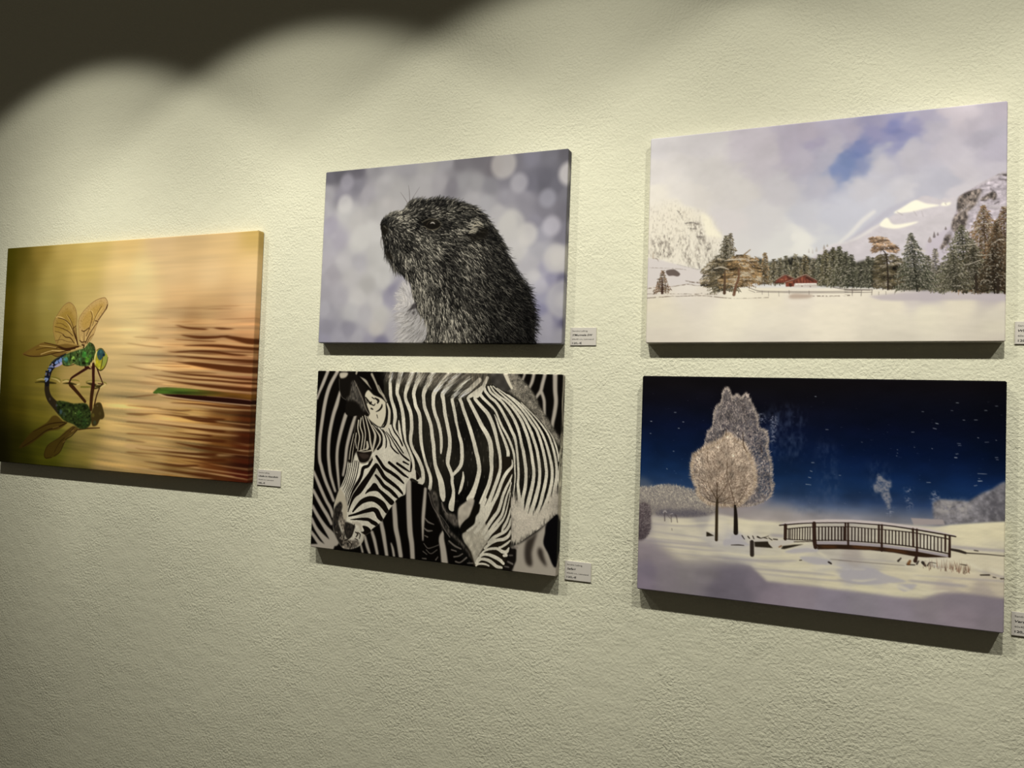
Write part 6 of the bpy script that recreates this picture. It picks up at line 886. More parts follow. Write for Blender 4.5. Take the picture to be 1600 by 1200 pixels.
'trees':[[(28.8,261.3),(27.8,304.5),'17;84;62;44;0.75;0'],[(202.6,242.6),(202.8,294.6),'11;118;94;62;0.5;0'],[(218.2,235.1),(218.6,296.3),'13;104;88;62;0.45;0'],[(234.2,247.7),(234.2,294.5),'11;84;80;62;0.5;0'],[(244.2,247),(244.2,296),'11;80;78;62;0.5;0'],[(255.1,242.9),(256.4,296.4),'12;70;70;56;0.55;0'],[(271.6,241.4),(272.8,295.9),'14;76;74;56;0.5;0'],[(287.9,242.2),(289.1,297.6),'15;78;72;52;0.5;0'],[(302.1,249.8),(304.2,298.1),'13;70;68;54;0.5;0'],[(312.7,243.4),(316,300.8),'14;64;66;52;0.55;0'],[(322.1,235.9),(324.5,301.1),'15;72;70;52;0.5;0'],[(334.7,232),(337.2,302.7),'17;66;66;50;0.5;0'],[(345.2,230.2),(347.7,304.2),'17;60;62;48;0.5;0'],[(355.9,239.9),(359.2,304.6),'16;56;58;47;0.45;0'],[(364.3,244.9),(368.5,304.9),'14;54;57;46;0.4;0'],[(380.1,260.3),(381.9,305.3),'12;58;60;50;0.35;0'],[(392.2,250.8),(394.2,306.9),'15;56;58;48;0.3;0'],[(399.4,253.4),(402.4,308.2),'13;58;60;50;0.3;0'],[(433.8,257.3),(438.6,311.6),'18;70;62;46;0.35;0'],[(411.6,252.8),(416.6,309.8),'17;66;60;46;0.35;0'],[(447.8,261.2),(450.5,313.1),'14;64;62;48;0.35;0'],[(485.9,254.3),(489.5,314.4),'22;66;66;54;0.4;0'],[(497.3,241.8),(497.1,298.4),'10;100;98;92;0.4;0'],[(508.2,266.2),(510.7,315.1),'24;62;60;52;0.45;0'],[(520.4,256),(524,315.5),'18;62;64;52;0.4;0'],[(500.7,281.1),(503,315.9),'13;60;58;50;0.4;0'],[(458.9,214.3),(470.1,313.8),'36;70;71;56;0.55;0'],[(567.5,172.6),(575.2,319.3),'52;92;74;52;0.5;0'],[(596.9,176.9),(599.9,321.1),'48;84;64;44;0.45;0'],[(586.2,200.7),(589,320.8),'34;64;54;40;0.3;0'],[(535,202.7),(544.7,318.3),'52;66;68;54;0.5;0'],[(553.2,236.2),(557.7,318.7),'34;52;50;40;0.35;0'],[(581.9,243.1),(585.3,320.6),'34;44;38;28;0.25;0'],[(523.2,247.5),(529.6,316.8),'32;62;62;50;0.4;0'],[(155.3,195.9),(146.9,309.3),'30;92;82;60;0.65;0'],[(147.2,199),(146.9,309.3),'33;86;80;60;0.65;0'],[(129.6,236.6),(138.4,297.1),'24;82;76;60;0.65;0'],[(178.6,241.5),(170.9,298.2),'36;128;102;66;0.55;0'],[(164.8,244.4),(159.4,297.8),'24;100;84;56;0.5;0'],[(495,212.1),(495.1,220.9),'2.5;88;84;86;0.1;0'],[(500.3,213.5),(500.4,217.9),'2;100;96;98;0.1;0'],[(512.2,204.5),(512.3,208.8),'2;96;92;92;0.1;0'],[(488.4,220.5),(488.4,228.2),'3.5;120;114;114;0.3;0'],[(294.1,230.9),(294.3,237.9),'1.5;150;148;146;0;0'],[(300.6,232.4),(300.8,239.4),'1.5;155;152;150;0;0'],[(307,228.2),(307.2,236.2),'2;150;148;146;0;0'],[(319.8,225.4),(319.9,232.3),'2.5;130;126;122;0;0'],[(325.1,224.6),(325.1,228),'2;130;126;122;0;0'],[(8.7,222),(9.1,234.4),'1.5;150;140;125;0;0']],
'larch':[[(394.8,221.7),(397.3,216.2),(407.4,215.4),(420.1,219),(425.3,227.6),(435.4,233.7),(441.7,239.6),(435.6,244.9),(423,242.8),(415.4,238.2),(407.9,242),(397.7,241.5),(402.6,232)]],
'larch_low':[[(405.5,250.3),(420.6,246.9),(435.7,251.8),(445.7,257.8),(448.4,274.5),(448.8,296.6),(441.5,307.3),(416.5,305.1),(403.6,289.3),(400.8,272.5),(405.7,261.5)]],
'front_boughs':[[(119,248.2),(132.1,241.3),(152.7,248.3),(160.4,262.1),(156.6,282.8),(151.1,291.6),(127.8,295.3),(107,293),(102.1,280.8),(109.3,272),(103.1,264.2)],[(154.1,243.9),(169.8,237.1),(181.3,237),(195.8,244.4),(204.6,255.1),(210.5,264.2),(210.9,281.9),(202.7,290.4),(182.7,288.2),(177.2,296.9),(156.9,291.8),(133.3,284.9),(147.6,270.5),(151.5,255.7)]],
'larch_trunk':[[(414.1,238.2,1.06),(420,246.8,1.86),(422.7,262.3,2.12),(424.4,290.1,2.64),(424.7,309.5,3.16)],[(465.2,239.5,1.04),(466.2,264.3,1.82),(468.4,291.8,2.33),(470.5,311,3.36)],[(557.6,287.2,2.49),(559.1,314,4.47)],[(589.9,299.1,3.68),(590.1,318.9,4.9)]],
'front_trunk':[[(172,262.6,2.64),(171.7,280.4,3.81),(167.1,295.1,4.69),(163.9,311.4,5.57)],[(146.7,267.5,2.07),(146.6,288.4,4.14),(146.4,307.8,5.91)],[(28.3,278,1.86),(28.3,293.4,3.4),(28.7,304.2,5.26)]],
'leader':[[(171.4,243.2,1.47),(181.3,236.2,2.34),(191.8,227.9,1.46)],[(185.8,242.4,1.17),(197.2,243.7,1.45)]],
'snow_twigs':[[(541.2,271.8,1.26),(554,268.4,1.5),(565.5,263.6,0.99)],[(557.3,255.8,1.25),(570.1,256.5,1.24),(581.6,255,0.99)],[(525.5,238.7,1.01),(544.3,237.7,1.26),(573.4,236.6,0.99)],[(581.4,237.7,1.24),(591.7,231,1.48),(598.5,232.7,0.98)],[(548.3,288.2,1),(557.6,284.6,1)],[(563.4,280.1,0.75),(569.1,279.1,0.74)],[(523.7,291.3,0.76),(537.8,285.1,1.01)],[(562.6,201.8,1),(578.8,204.2,1.24)],[(544.1,214.1,1.01),(565,207.3,1)],[(525.6,249.5,1.01),(536.2,244.6,0.76)],[(576,274.7,0.74),(585.2,275.1,0.74)],[(567,298.3,0.99),(576.2,298.6,0.99)],[(525,306.1,0.76),(535.7,307.2,0.75)],[(126.7,260.6,1.79),(139.9,258.2,2.38),(153.2,263.3,1.77)],[(145.4,246.4,1.48),(167.1,244.5,2.06),(188.7,245.5,1.46)],[(103.2,265.7,1.51),(116.4,260.2,1.5)],[(102.1,280.8,1.51),(113.8,273.7,1.5)],[(153.7,281.2,1.48),(168.2,281.8,1.76)],[(464,240.8,1.82),(481.1,245.2,2.07)],[(451.5,227.7,1.31),(460.1,226.1,1.31)],[(445.6,246.8,1.31),(452.9,241.6,1.05)]],
}

def conifer(p, tip, base, hw, col, snow, rng, droop=0.35, snowcol=(196, 188, 166)):
    """a fir painted branch by branch, snow lying on the upper side of the boughs"""
    x0, y0 = tip; x1, y1 = base
    H = y1 - y0
    if hw < 5:
        p.put(p.blur(p.stroke([(x0, y0, 0.4), ((x0 + x1) / 2, (y0 + y1) / 2, hw), (x1, y1, hw * 1.7)]), 0.3), col, 0.85)
        return
    n = max(6, int(H * 0.66))
    col = np.asarray(col, np.float32) / 255; sc = np.asarray(snowcol, np.float32) / 255
    p.hair(x1, y1, math.atan2(y0 - y1, x0 - x1), H, max(0.8, hw * 0.07), col * 0.6)
    for i in range(n):
        t = (i + rng.uniform(0, 0.8)) / n
        cx, cy = x0 + (x1 - x0) * t, y0 + H * t * 0.94
        w = hw * min(1.0, (t * 1.12) ** 0.8) * (1.0 if t < 0.82 else 1.0 - 0.9 * (t - 0.82))
        for sgn in (-1, 1):
            L = w * rng.uniform(0.6, 1.12)
            dr = L * droop * rng.uniform(0.2, 1.2)
            m = max(2, int(L / 2.4))
            for k in range(m):
                f = (k + rng.uniform(0, 1)) / m
                bx, by = cx + sgn * L * f, cy + dr * f * f + rng.normal(0, 0.5)
                if by > y1 - 0.5:
                    continue
                a = math.atan2(dr * 2 * f + rng.normal(0, 0.8), sgn * 3.0)
                sh = (0.62 + 0.5 * f) * rng.uniform(0.6, 1.4)
                p.hair(bx, by, a + rng.normal(0, 0.35), rng.uniform(2.2, 4.2), rng.uniform(1.3, 2.4), np.clip(col * sh, 0, 1), k=0.9)
                if rng.uniform() < snow * (0.55 + 0.6 * f):
                    p.hair(bx, by - rng.uniform(0.5, 1.3), a + rng.normal(0, 0.2), rng.uniform(1.8, 4.0), rng.uniform(0.8, 1.6), sc * rng.uniform(0.62, 1.0), k=0.75)

def boughs(p, outline, n, col, snow, rng, snowcol=(204, 190, 160)):
    """loose layered foliage inside an outline"""
    m = p.poly(spline(outline, 4, True), 1.5)
    q = np.asarray(outline); x0, y0 = q[:, :2].min(0); x1, y1 = q[:, :2].max(0); xm = (x0 + x1) / 2
    col = np.asarray(col, np.float32) / 255; sc = np.asarray(snowcol, np.float32) / 255
    lay = p.noise(14, 3.2, 2)
    for i in range(n):
        x, y = rng.uniform(x0, x1), rng.uniform(y0, y1)
        if m[int(min(max(y, 0), 399) * 2), int(min(max(x, 0), 599) * 2)] < 0.4:
            continue
        l = lay[int(y * 2), int(x * 2)]
        a = (0.35 if x > xm else math.pi - 0.35) + rng.normal(0, 0.35)
        if l > 0.55 and rng.uniform() < snow:
            c = sc * rng.uniform(0.7, 1.0)
        else:
            c = col * (1.0 + 0.32 * l) * rng.uniform(0.6, 1.35)
        p.hair(x, y, a, rng.uniform(2.5, 5.5), rng.uniform(1.0, 2.0), np.clip(c, 0, 1), k=0.8)

def paint_valley():
    p = Picture(600, 400, 2.0, 31)
    D = VALLEY; rng = p.rng
    p.c[:] = p.field(D['sky'], 2.6, 12.0, 4)
    dx = p.noise(40, 26, 3, 0.6) * 7; dy = p.noise(40, 26, 3, 0.6) * 6
    ii = np.clip((p.Y + dy) * p.r, 0, p.H - 1).astype(int); jj = np.clip((p.X + dx) * p.r, 0, p.W - 1).astype(int)
    p.c = gauss1(gauss1(p.c[ii, jj], 1.5, 0), 1.5, 1)
    g = p.c.mean(2, keepdims=True); p.c = g + (p.c - g) * 0.78
    cl = p.noise(60, 44, 4, 0.6)
    p.c *= (1 + 0.022 * cl * smooth(240, 60, p.Y))[:, :, None]
    def lay(pts, col, soft=0.8, k=1.0, spl=True):
        p.put(p.poly(spline(pts, 4, True) if spl else pts, soft), col, k)
    # left mountain, its top lost in the cloud
    hm = p.poly(D['hill_left'], 5.0) * smooth(105, 165, p.Y + 0.2 * p.X)
    p.put(hm * 0.85, (226, 219, 197))
    tex = p.noise(3.0, 7.0, 3, 0.7)
    for s in D['rock']:
        p.put(p.poly(s, 2.5) * np.clip(0.22 + 0.42 * tex, 0, 1) * hm, (128, 120, 108))
    p.put(hm * np.clip(0.22 * p.noise(2.4, 4.5, 3) + 0.02, 0, 0.35), (150, 142, 126))
    for s in D['rock_dark']:
        p.put(p.blur(p.stroke(s), 0.7) * np.clip(0.7 + 0.5 * p.noise(2, 2), 0, 1), (104, 98, 90), 0.8)
    for s in D['rock_light']:
        p.put(p.blur(p.stroke(s), 1.0), (236, 230, 208), 0.75)
    lay(D['hill_sun'], (240, 234, 206), 2.5, 0.8)
    lay(D['slope_left'], (208, 201, 192), 1.0, 1.0, False)
    # far range
    lay(D['far_mount'], (198, 192, 192), 1.2, 1.0, False)
    fm = p.poly(D['far_mount'], 1.0)
    p.c *= (1 + 0.02 * fm * p.noise(14, 10, 3))[:, :, None]
    for s in D['far_shade']:
        p.put(p.blur(p.stroke(s), 2.0), (180, 178, 186), 0.8)
    for s in D['far_light']:
        p.put(p.blur(p.stroke(s), 1.8), (222, 219, 210), 0.75)
    for key in ('peak', 'peak_low', 'peak_spot'):
        lay(D[key], (244, 240, 216), 1.2, 0.95)
    for s in D['peak_marks']:
        p.put(p.blur(p.stroke(s), 0.6), (166, 158, 156), 0.8)
    lay(D['cliff_slope'], (192, 184, 189), 1.5, 1.0, False)
    # cliff on the right
    cm = p.poly(D['cliff'], 0.8)
    t = np.clip(0.66 + 0.07 * p.noise(5, 4, 3), 0, 1)
    p.put(cm, t[:, :, None] * np.array([1.05, 1.0, 1.02], np.float32))
    rt = np.clip(0.42 + 0.13 * p.noise(4, 6, 3, 0.7), 0, 1)[:, :, None] * np.array([1.05, 0.96, 0.87], np.float32)
    for s in D['cliff_rock']:
        p.put(p.poly(spline(s, 4, True), 1.2), rt, 0.92)
    for s in D['cliff_dark']:
        p.put(p.blur(p.stroke(s), 0.8) * np.clip(0.8 + 0.4 * p.noise(2, 2), 0, 1), (66, 60, 56), 0.85)
    for s in D['cliff_light']:
        p.put(p.blur(p.stroke(s), 1.2), (188, 181, 180), 0.7)
    # snow field
    p.put(p.poly(D['field_edge'], 1.5), p.field(D['field'], 2.4, 10.0, 4) * (1 + 0.008 * p.noise(20, 8, 3))[:, :, None])
    lay(D['shade_band'], (186, 177, 176), 1.6, 0.85, False)
    for s in D['walls']:
        p.put(p.blur(p.stroke(s), 0.4) * np.clip(0.7 + 0.6 * p.noise(3, 2), 0, 1), (112, 98, 82), 0.85)
    lay(D['barn'], (96, 84, 76), 0.6, 0.95)
    # forest
    ft = np.clip(0.27 + 0.10 * p.noise(3, 5, 2), 0.05, 1)[:, :, None] * np.array([1.0, 0.97, 0.78], np.float32)
    p.put(p.poly(D['forest'], 1.5), ft, 0.96)
    front = []
    for tip, base, s in D['trees']:
        hw, r, g, b, sn, _ = [float(v) for v in s.split(';')]
        if hw in (30, 33, 36) or (hw == 24 and base[0] < 200):
            front.append((tip, base, hw, (r, g, b), sn)); continue
        conifer(p, tip, base, hw, (r * 1.15 + 8, g * 1.13 + 6, b * 1.1 + 4), sn, rng)
    for s in D['larch_low']:
        boughs(p, s, 1300, (84, 76, 56), 0.5, rng, (168, 158, 138))
    for s in D['larch']:
        boughs(p, s, 900, (138, 112, 86), 0.45, rng, (202, 180, 152))
    for s in D['larch_trunk']:
        p.put(p.blur(p.stroke(s), 0.4), (44, 36, 28), 0.9)
    # huts
    lay(D['hut_base'], (196, 187, 174), 0.6, 1.0, False)
    for s in D['hut']:
        w = np.clip(0.44 + 0.07 * p.noise(0.9, 5), 0, 1)[:, :, None] * np.array([1.0, 0.55, 0.43], np.float32)
        p.put(p.poly(s, 0.4), w)
    for s in D['hut_dark']:
        p.put(p.blur(p.stroke(s), 0.5), (56, 34, 26), 0.8)
    for s in D['hut_light']:
        p.put(p.blur(p.stroke(s), 0.5), (196, 128, 92), 0.6)
    for s in D['hut_roof']:
        p.put(p.blur(p.stroke(s), 0.3), (70, 46, 36), 0.9)
    for s in D['hut_roof_light']:
        p.put(p.blur(p.stroke(s), 0.3), (206, 172, 150), 0.9)
    lay(D['hut_snow'], (238, 231, 218), 0.4, 1.0, False)
    lay(D['bush'], (172, 153, 134), 1.5, 0.8)
    for s in D['fence']:
        p.put(p.blur(p.stroke(s), 0.3), (104, 95, 86), 0.9)
    for s in D['posts']:
        p.put(p.blur(p.stroke(s), 0.3), (108, 98, 88), 0.85)
    # trees in the foreground
    for s in D['leader']:
        p.put(p.blur(p.stroke(s), 0.5), (120, 98, 70), 0.9)
    for tip, base, hw, col, sn in front:
        conifer(p, tip, base, hw, col, sn, rng, 0.30)
    for s, n, c in zip(D['front_boughs'], (1500, 2600), ((96, 86, 64), (132, 108, 74))):
        boughs(p, s, n, c, 0.75, rng)
    for s, c in zip(D['front_trunk'], ((104, 74, 54), (78, 60, 44), (56, 38, 28))):
        p.put(p.blur(p.stroke(s), 0.4), c, 0.9)
    for s in D['snow_twigs']:
        p.put(p.blur(p.stroke(s), 0.5), (204, 195, 176), 0.75)
    p.c = np.clip(p.c, 0, 1)
    return p

# ------------------------------------------------------------------ bridge
BRIDGE = {
'sky_left':[(275.1,10.9,10,8,10),(275.7,44.7,8,8,16),(276.5,89.7,6,12,31),(277.3,134.4,7,21,47),(278,173.5,15,35,65),(278.5,201.3,31,51,81),(278.8,218,62,76,102),(279,229.1,98,103,114),(279.2,238,130,126,126),(279.4,251.3,142,134,128)],
'sky_right':[(478.1,7.3,9,7,10),(478.5,39.1,6,7,16),(478.9,81.4,4,8,25),(479.4,123.6,4,15,41),(479.7,160.4,9,27,58),(480,186.7,17,38,70),(480.2,207.6,36,54,86),(480.4,221.2,74,85,106),(480.5,233.7,104,106,114),(480.7,249.4,118,115,118)],
'haze':[(162.8,243.1),(196.9,232.4),(222.8,225),(273.6,223.6),(274.1,252.2),(210.4,255.1),(178.9,252.5),(160.3,250)],
'star':[[(442.2,116.8,0.76),(443,116.9,0.76)],[(442.2,122.4,0.61),(443.2,122.7,0.61)],[(441.3,127.3,0.76),(442.1,127,0.76)],[(531.8,102.1,0.59),(536.7,102.2,0.59)],[(533.2,105.2,0.59),(537.4,105.1,0.59)],[(528.3,125.4,1.17),(531.6,125.3,1.17)],[(529.9,119.4,0.73),(533.4,118.9,0.73)],[(561.2,91.5,0.87),(562.6,91.7,0.87)],[(586.3,122.2,0.71),(590.3,122.1,0.71)],[(587.7,125.5,0.57),(590.8,125.4,0.57)],[(561.7,149.7,0.58),(569.8,149.5,0.72),(575.1,149.4,0.43)],[(562.8,161.6,1.44),(568.2,161.1,1.15)],[(557.1,169.7,0.87),(561.1,168.6,0.72)],[(487.6,168.8,0.75),(493.3,168.6,0.74)],[(563.1,157.6,0.58),(565.1,157.6,0.58)],[(586.8,94.2,0.72),(587.9,94.4,0.71)],[(494.2,112.1,0.75),(495.6,112.4,0.75)],[(467.8,111.5,0.6),(468.9,111.6,0.6)],[(309.6,30.4,0.87),(311.7,30.3,0.87)],[(306.3,146.2,0.97),(310.5,146,0.86)],[(304.4,160.7,0.97),(307.6,161.6,0.76)],[(301.4,172,0.87),(305.6,172.8,0.86)],[(297.4,184.4,0.87),(305.9,185,0.76)],[(328.4,87.5,0.64),(332.5,87.4,0.64)],[(351.3,165.5,0.64),(354.4,165.3,0.63)],[(386.1,106.9,0.52),(388.1,106.8,0.52)],[(529.2,35.6,0.69),(532.9,35.5,0.69)],[(499.6,70.1,0.99),(503.4,71,0.99)],[(495.9,78.6,0.8),(500.7,79.5,0.7)],[(539.6,63.4,0.68),(542.3,63.3,0.68)],[(478.6,51.8,0.6),(481.5,51.7,0.6)],[(570.4,46.9,0.67),(574,46.8,0.67)],[(585.6,39.2,0.57),(589.1,39.1,0.57)],[(556,62.8,0.68),(560.5,62.7,0.58)],[(463.6,86.3,0.71),(467.5,86.1,0.71)],[(16.1,84.5,1.1),(18.6,84.4,1.1)],[(61.1,66.2,0.84),(64.7,66.1,0.84)],[(77.3,83.5,0.96),(79.7,83.4,0.84)],[(69.1,95.7,0.96),(71.5,95.6,0.96)],[(60.5,138.9,0.84),(63,138.8,0.84)],[(15.5,107.5,0.73),(18,107.4,0.73)],[(49.2,171.7,0.84),(50.5,172.8,1.08)],[(521.9,48.4,0.49),(524.7,48.3,0.49)],[(571.6,98.2,0.58),(577,97.9,0.48)]],
'ghost':[[(412.8,159.4),(420.2,163.7),(426.2,169.8),(433.6,169.3),(434.4,178.8),(430.8,185.4),(433.9,198),(435.5,204.2),(432.3,206.1),(433.8,213.1),(430.5,216.6),(426,209.8),(420.7,199),(416.9,192.1),(408.7,190.2),(406.3,179.1),(410.7,174)]],
'ghost_soft':[[(454.1,179),(459.9,181.8),(465.6,178.2),(468.5,182.8),(462.8,187.9),(455.6,186.8)],[(455.7,196.3),(461.5,194.3),(463.7,202.1),(458.7,205.6)],[(463,205.3),(467.3,203.4),(467.4,211.2),(463.1,214.7),(460.3,219.7),(458.8,213.5)],[(494.2,184.1),(505.4,183.2),(504.1,188),(508.3,193.9),(500,199.3),(490,192.2),(497.1,191.7)],[(495.8,201.2),(501.4,199.2),(501.5,210.1),(497.3,210.4)],[(426.8,216.1),(437.1,216.9),(435.8,228.1),(428.4,227.1)],[(232.5,68.5),(246.7,69.4),(244.7,98.5),(244.9,111.7),(236,114.8),(236.8,90.9)],[(214.3,62.5),(224.7,63.5),(226.3,80.7),(217.2,78.4)]],
'ghost_dim':[[(262.6,213.7),(299.9,205.3),(341.5,196.7),(352.1,217.8),(362.5,227.8),(331.7,230.3),(279.1,232.4)],[(314.3,121.4),(335,109.3),(351.3,163.3),(341.7,207.7),(320.8,198.3)],[(396.7,149.6),(421.4,137.4),(431.7,179.5),(412.4,202.3)],[(226.8,57.5),(286.6,55.6),(293.1,122.4),(277.5,145.6),(233.6,125.4)]],
'frost_right':[(497.2,201),(506.9,195.3),(522.3,195.7),(536.1,194.9),(548.4,195.8),(557.9,188.7),(568.6,180.2),(583.3,173),(592.6,164.8),(601.8,158.8),(602.2,224.6),(550.1,231.5),(500.3,237.5),(497.3,216.7)],
'frost_light':[(504.2,197.4),(522.3,196),(548.4,197.1),(551.3,219.9),(529.4,214),(516.9,218.1),(502.9,216.2)],
'frost_dark':[(568.7,183.3),(583.4,176.1),(601.9,162.6),(602.2,224.6),(577,226.8),(567.5,210.9)],
'house':[(464.7,229.4),(512.8,228.1),(515.4,236.1),(469.2,240.7)],
'hill':[(480.7,251),(494.8,244.2),(522.6,235.9),(550.1,231.5),(577,227.1),(602.2,223.6),(602.6,283.3),(481.2,296.3)],
'ground':[(-12.9,268.8),(33.3,263.5),(89.7,260.1),(130.7,251.9),(152.2,249.4),(178.9,252.5),(203.9,255),(261.6,253.5),(359.4,247.2),(452,241.5),(612.5,239),(613.5,424.7),(-5.8,518.8)],
'ground_tone':[(9.2,283.3,140,134,130),(39.7,272.2,170,163,148),(76,272.6,192,184,160),(123.1,261.5,150,145,138),(135,269.7,198,190,166),(192,264.6,196,188,162),(236.4,267.4,190,183,160),(247.5,276.5,178,171,152),(100.3,289.1,184,177,156),(76.3,284.3,176,170,152),(40.4,299.4,178,171,152),(135.6,296.2,170,165,155),(181.3,294.1,166,162,158),(22.3,310.7,166,158,148),(77,310,186,178,156),(53.3,326.5,180,172,150),(124.5,319.2,184,177,154),(181.7,313.4,176,171,156),(237.3,314.4,182,176,156),(280.5,312.1,192,185,160),(124.8,334.2,160,153,142),(237.7,333.4,182,175,154),(291.6,338.5,188,181,156),(343.8,343.4,198,190,160),(394.5,353.5,198,191,160),(333.1,317.5,180,175,160),(364,327.1,164,160,158),(394.2,332.2,160,156,156),(443.3,326.6,186,178,152),(490.8,316,192,184,156),(537.2,321,188,178,152),(591,324.8,178,168,146),(519,338.5,172,162,146),(443.7,363.3,196,189,160),(481.8,358.5,192,185,158),(573.4,342,160,150,138),(590.5,244.3,198,190,158),(554.7,242.6,200,192,160),(590.6,264.5,188,181,156),(343.1,294.7,170,164,150),(403.7,293.9,178,172,154),(452.5,294.1,182,176,156),(373.7,300.2,158,150,140),(490.5,285.9,186,180,162),(555,288.4,190,182,156),(590.7,284.6,190,182,156),(291.8,349.5,184,177,152),(214.9,296.5,178,172,158)],
'snow_shade':[[(562.4,302.8,1.53),(569.6,306.1,2.67),(578.5,309.1,1.52)],[(582,307.7,1.14),(589.1,309.9,2.64),(599.7,312.7,1.88)],[(494.2,302.7,1.73),(500.1,304.6,2.46),(510.6,307.3,1.96)],[(370.1,328.5,2.51),(398.1,323.3,4.95),(419.9,327.2,2.45)],[(354.1,343.3,2.1),(384.4,346.2,4.15),(418.1,340.1,2.45)],[(451.2,345.6,1.61),(460.8,347.6,4.81),(472.2,344.1,1.59)],[(483.7,357.2,0.99),(496.8,355.6,1.97),(508,351.1,0.98)],[(159.3,327,4.29),(201.7,326.3,3.37),(243,324.4,4.14),(283.3,319,2.17)],[(206.1,340.4,1.96),(256.8,339.6,3.02),(310,337.8,2.95),(348.9,337.4,1.58)],[(218.8,348.1,0.84),(270.4,347.8,1.91),(323.2,347.2,2.4),(374.4,345.2,3.12)],[(353.5,306.5,1.05),(440.6,303.9,1.77)],[(10.1,316.6,2.13),(71.2,316.5,2.97),(130.2,316.3,2.9),(159,314.8,1.43)],[(2.1,308.8,3.66),(71,308.8,3.56),(137.3,307.7,3.03)],[(60.2,327.5,1.34),(115.9,327.2,1.75),(180.6,326.9,1.7)],[(26.5,277,1.98),(90.1,275.5,1.93),(140.6,269.6,1.35)],[(24,291.1,1.41),(76.6,293.1,2.21),(118.1,294.6,1.9)],[(20.1,305.4,1.7),(76.9,304,1.94),(131.9,304.1,2.16)],[(465,333.3,3.75),(512,332.9,4.89),(546.3,332.6,4.81)],[(525.7,271,4.68),(563.9,271.2,4.98),(601.2,270.5,3.76)],[(472,323.3,1.2),(546.3,320.9,1.93),(599.8,318.7,2.25)],[(242.1,278.4,5.53),(261.1,278,5.49)]],
'snow_line':[[(353.6,311.2,0.79),(403.9,310.1,1.16),(456.3,309,0.88)],[(340.7,310.6,1.06),(373.9,310.4,1.3)]],
'snow_light':[[(159.1,317.7,4.29),(201.5,319,3.65),(242.8,316.1,4.14),(283.1,309.1,3.26)],[(215.7,332.3,2.79),(270.1,330.5,4.09),(329.3,322,2.66)],[(227,344.4,1.11),(270.4,344.3,1.91),(336.1,344.3,2.12),(374.3,341.2,2.08)],[(421.3,322.5,2.55),(464.8,321.5,3.75),(523.4,322.6,3.65)],[(354.2,355.7,5.25),(416.8,354.8,5.11),(465.2,351.5,2.5)],[(48.6,318.8,3.15),(137.5,317.4,3.47),(201.5,318.3,3.37)],[(48,276.5,1.68),(89.9,270.7,1.65),(139.1,264.3,1.35)],[(20,300.5,1.42),(76.8,301.3,1.66),(125,300.7,1.36)],[(76.1,273.6,1.94),(131,266,1.9),(152.5,262.8,1.34),(210.5,259,3.93),(255.3,257.7,2.57)],[(428.2,291.3,1.27),(391.2,292.5,1.29)]],
'hump':[[(169.9,290.2),(175.4,281.8),(182.4,276.6),(190.9,282.5),(193.9,290.7),(175.6,293.5)],[(264.3,305.5),(276.3,299.4),(293.4,292.6),(310.6,292.2),(321.1,299),(296.3,303.6),(277.7,306.9)],[(290.5,311.8),(309.5,309.1),(340.8,312.6),(337,320),(316.3,321.8),(296.5,318)],[(369,325.7),(391.6,320.5),(410.2,319.8),(423.8,326.2),(448.1,331.3),(459,335.9),(428.9,342.1),(395.7,348),(366.8,344.8),(356.5,336.5)],[(445.9,342.1),(460.2,339),(475.7,339.2),(459.2,351.6),(448.3,348.3)],[(158.6,294.8),(167.1,291.9),(198.2,295.3),(202.5,300.5),(175.8,301),(158.8,304.9)]],
'hump_light':[[(478.8,295,2.49),(497.6,295.8,4.44),(511.6,296.3,3.68)],[(542.4,292.8,3.86),(556.9,298.4,5.76),(569.5,304.1,4.96)],[(582,301.7,6.45),(592.6,304.5,7.54),(599.7,306.7,5.64)],[(451.4,299.4,1.76),(458.6,300,2.51),(464.5,296.7,2)],[(176.8,281.7,2.28),(183.8,278.9,2.84),(189.5,281.9,1.41)],[(282.9,296.7,2.17),(302.7,293.3,2.69),(314.5,294.9,1.88)],[(433.7,342.5,4.06),(449.3,344.8,6.04),(464.7,349.2,4.8)],[(481.8,351.3,1.98),(502.3,346.7,3.14),(520.8,343.4,1.95)],[(316.7,329.1,4.28),(337.3,323.5,4.24),(357.8,323.4,2.94)],[(375.6,342.4,1.82),(391.9,341.8,3.1),(414.1,335.9,1.28)],[(321.2,301,4.01),(332.9,306.6,3.19)],[(236.9,294.3,4.16),(258.6,289.4,5.49),(280,285.9,2.72)],[(256.8,335.5,2.74),(296.8,332.4,4.04),(329.3,322,2.66)],[(376.6,323.5,1.04),(395.3,322.1,1.29)]],
'shadow':[(-7.2,310.8),(20.8,310.4),(39.3,315.7),(55.5,324.7),(64.9,334.7),(85.2,340.3),(116.3,341.3),(155.2,334.9),(185,333.2),(206,335.8),(218.7,346),(235.5,360.5),(284,359.7),(323.4,359.7),(339,360.9),(390.3,360.7),(443.7,362),(470.6,361),(484.8,359.8),(500.6,353),(516.2,347.2),(541.9,344),(567.3,344.6),(592.3,345.7),(608.7,344.7),(609.2,434.4),(-1,528.9)],
'shadow_tone':[(4.2,329.2,126,117,120),(41.4,337.2,128,120,122),(17.6,363.5,112,104,114),(54.5,371.1,120,113,116),(6,391,122,112,122),(90.1,355.4,122,116,116),(125.5,363,118,112,114),(149.1,383.2,100,94,102),(182.7,356.4,104,98,106),(194.5,383.3,104,98,106),(216.4,369.4,116,108,116),(238.8,389,128,118,126),(292.3,376.8,132,123,130),(344.4,381.2,131,124,133),(394.9,380.1,130,124,130),(443.9,379,132,124,132),(491.3,362.5,128,120,124),(537.4,351.5,122,114,120),(537.7,382,130,120,126),(591.2,359.8,118,110,116),(591.5,394.7,124,116,120)],
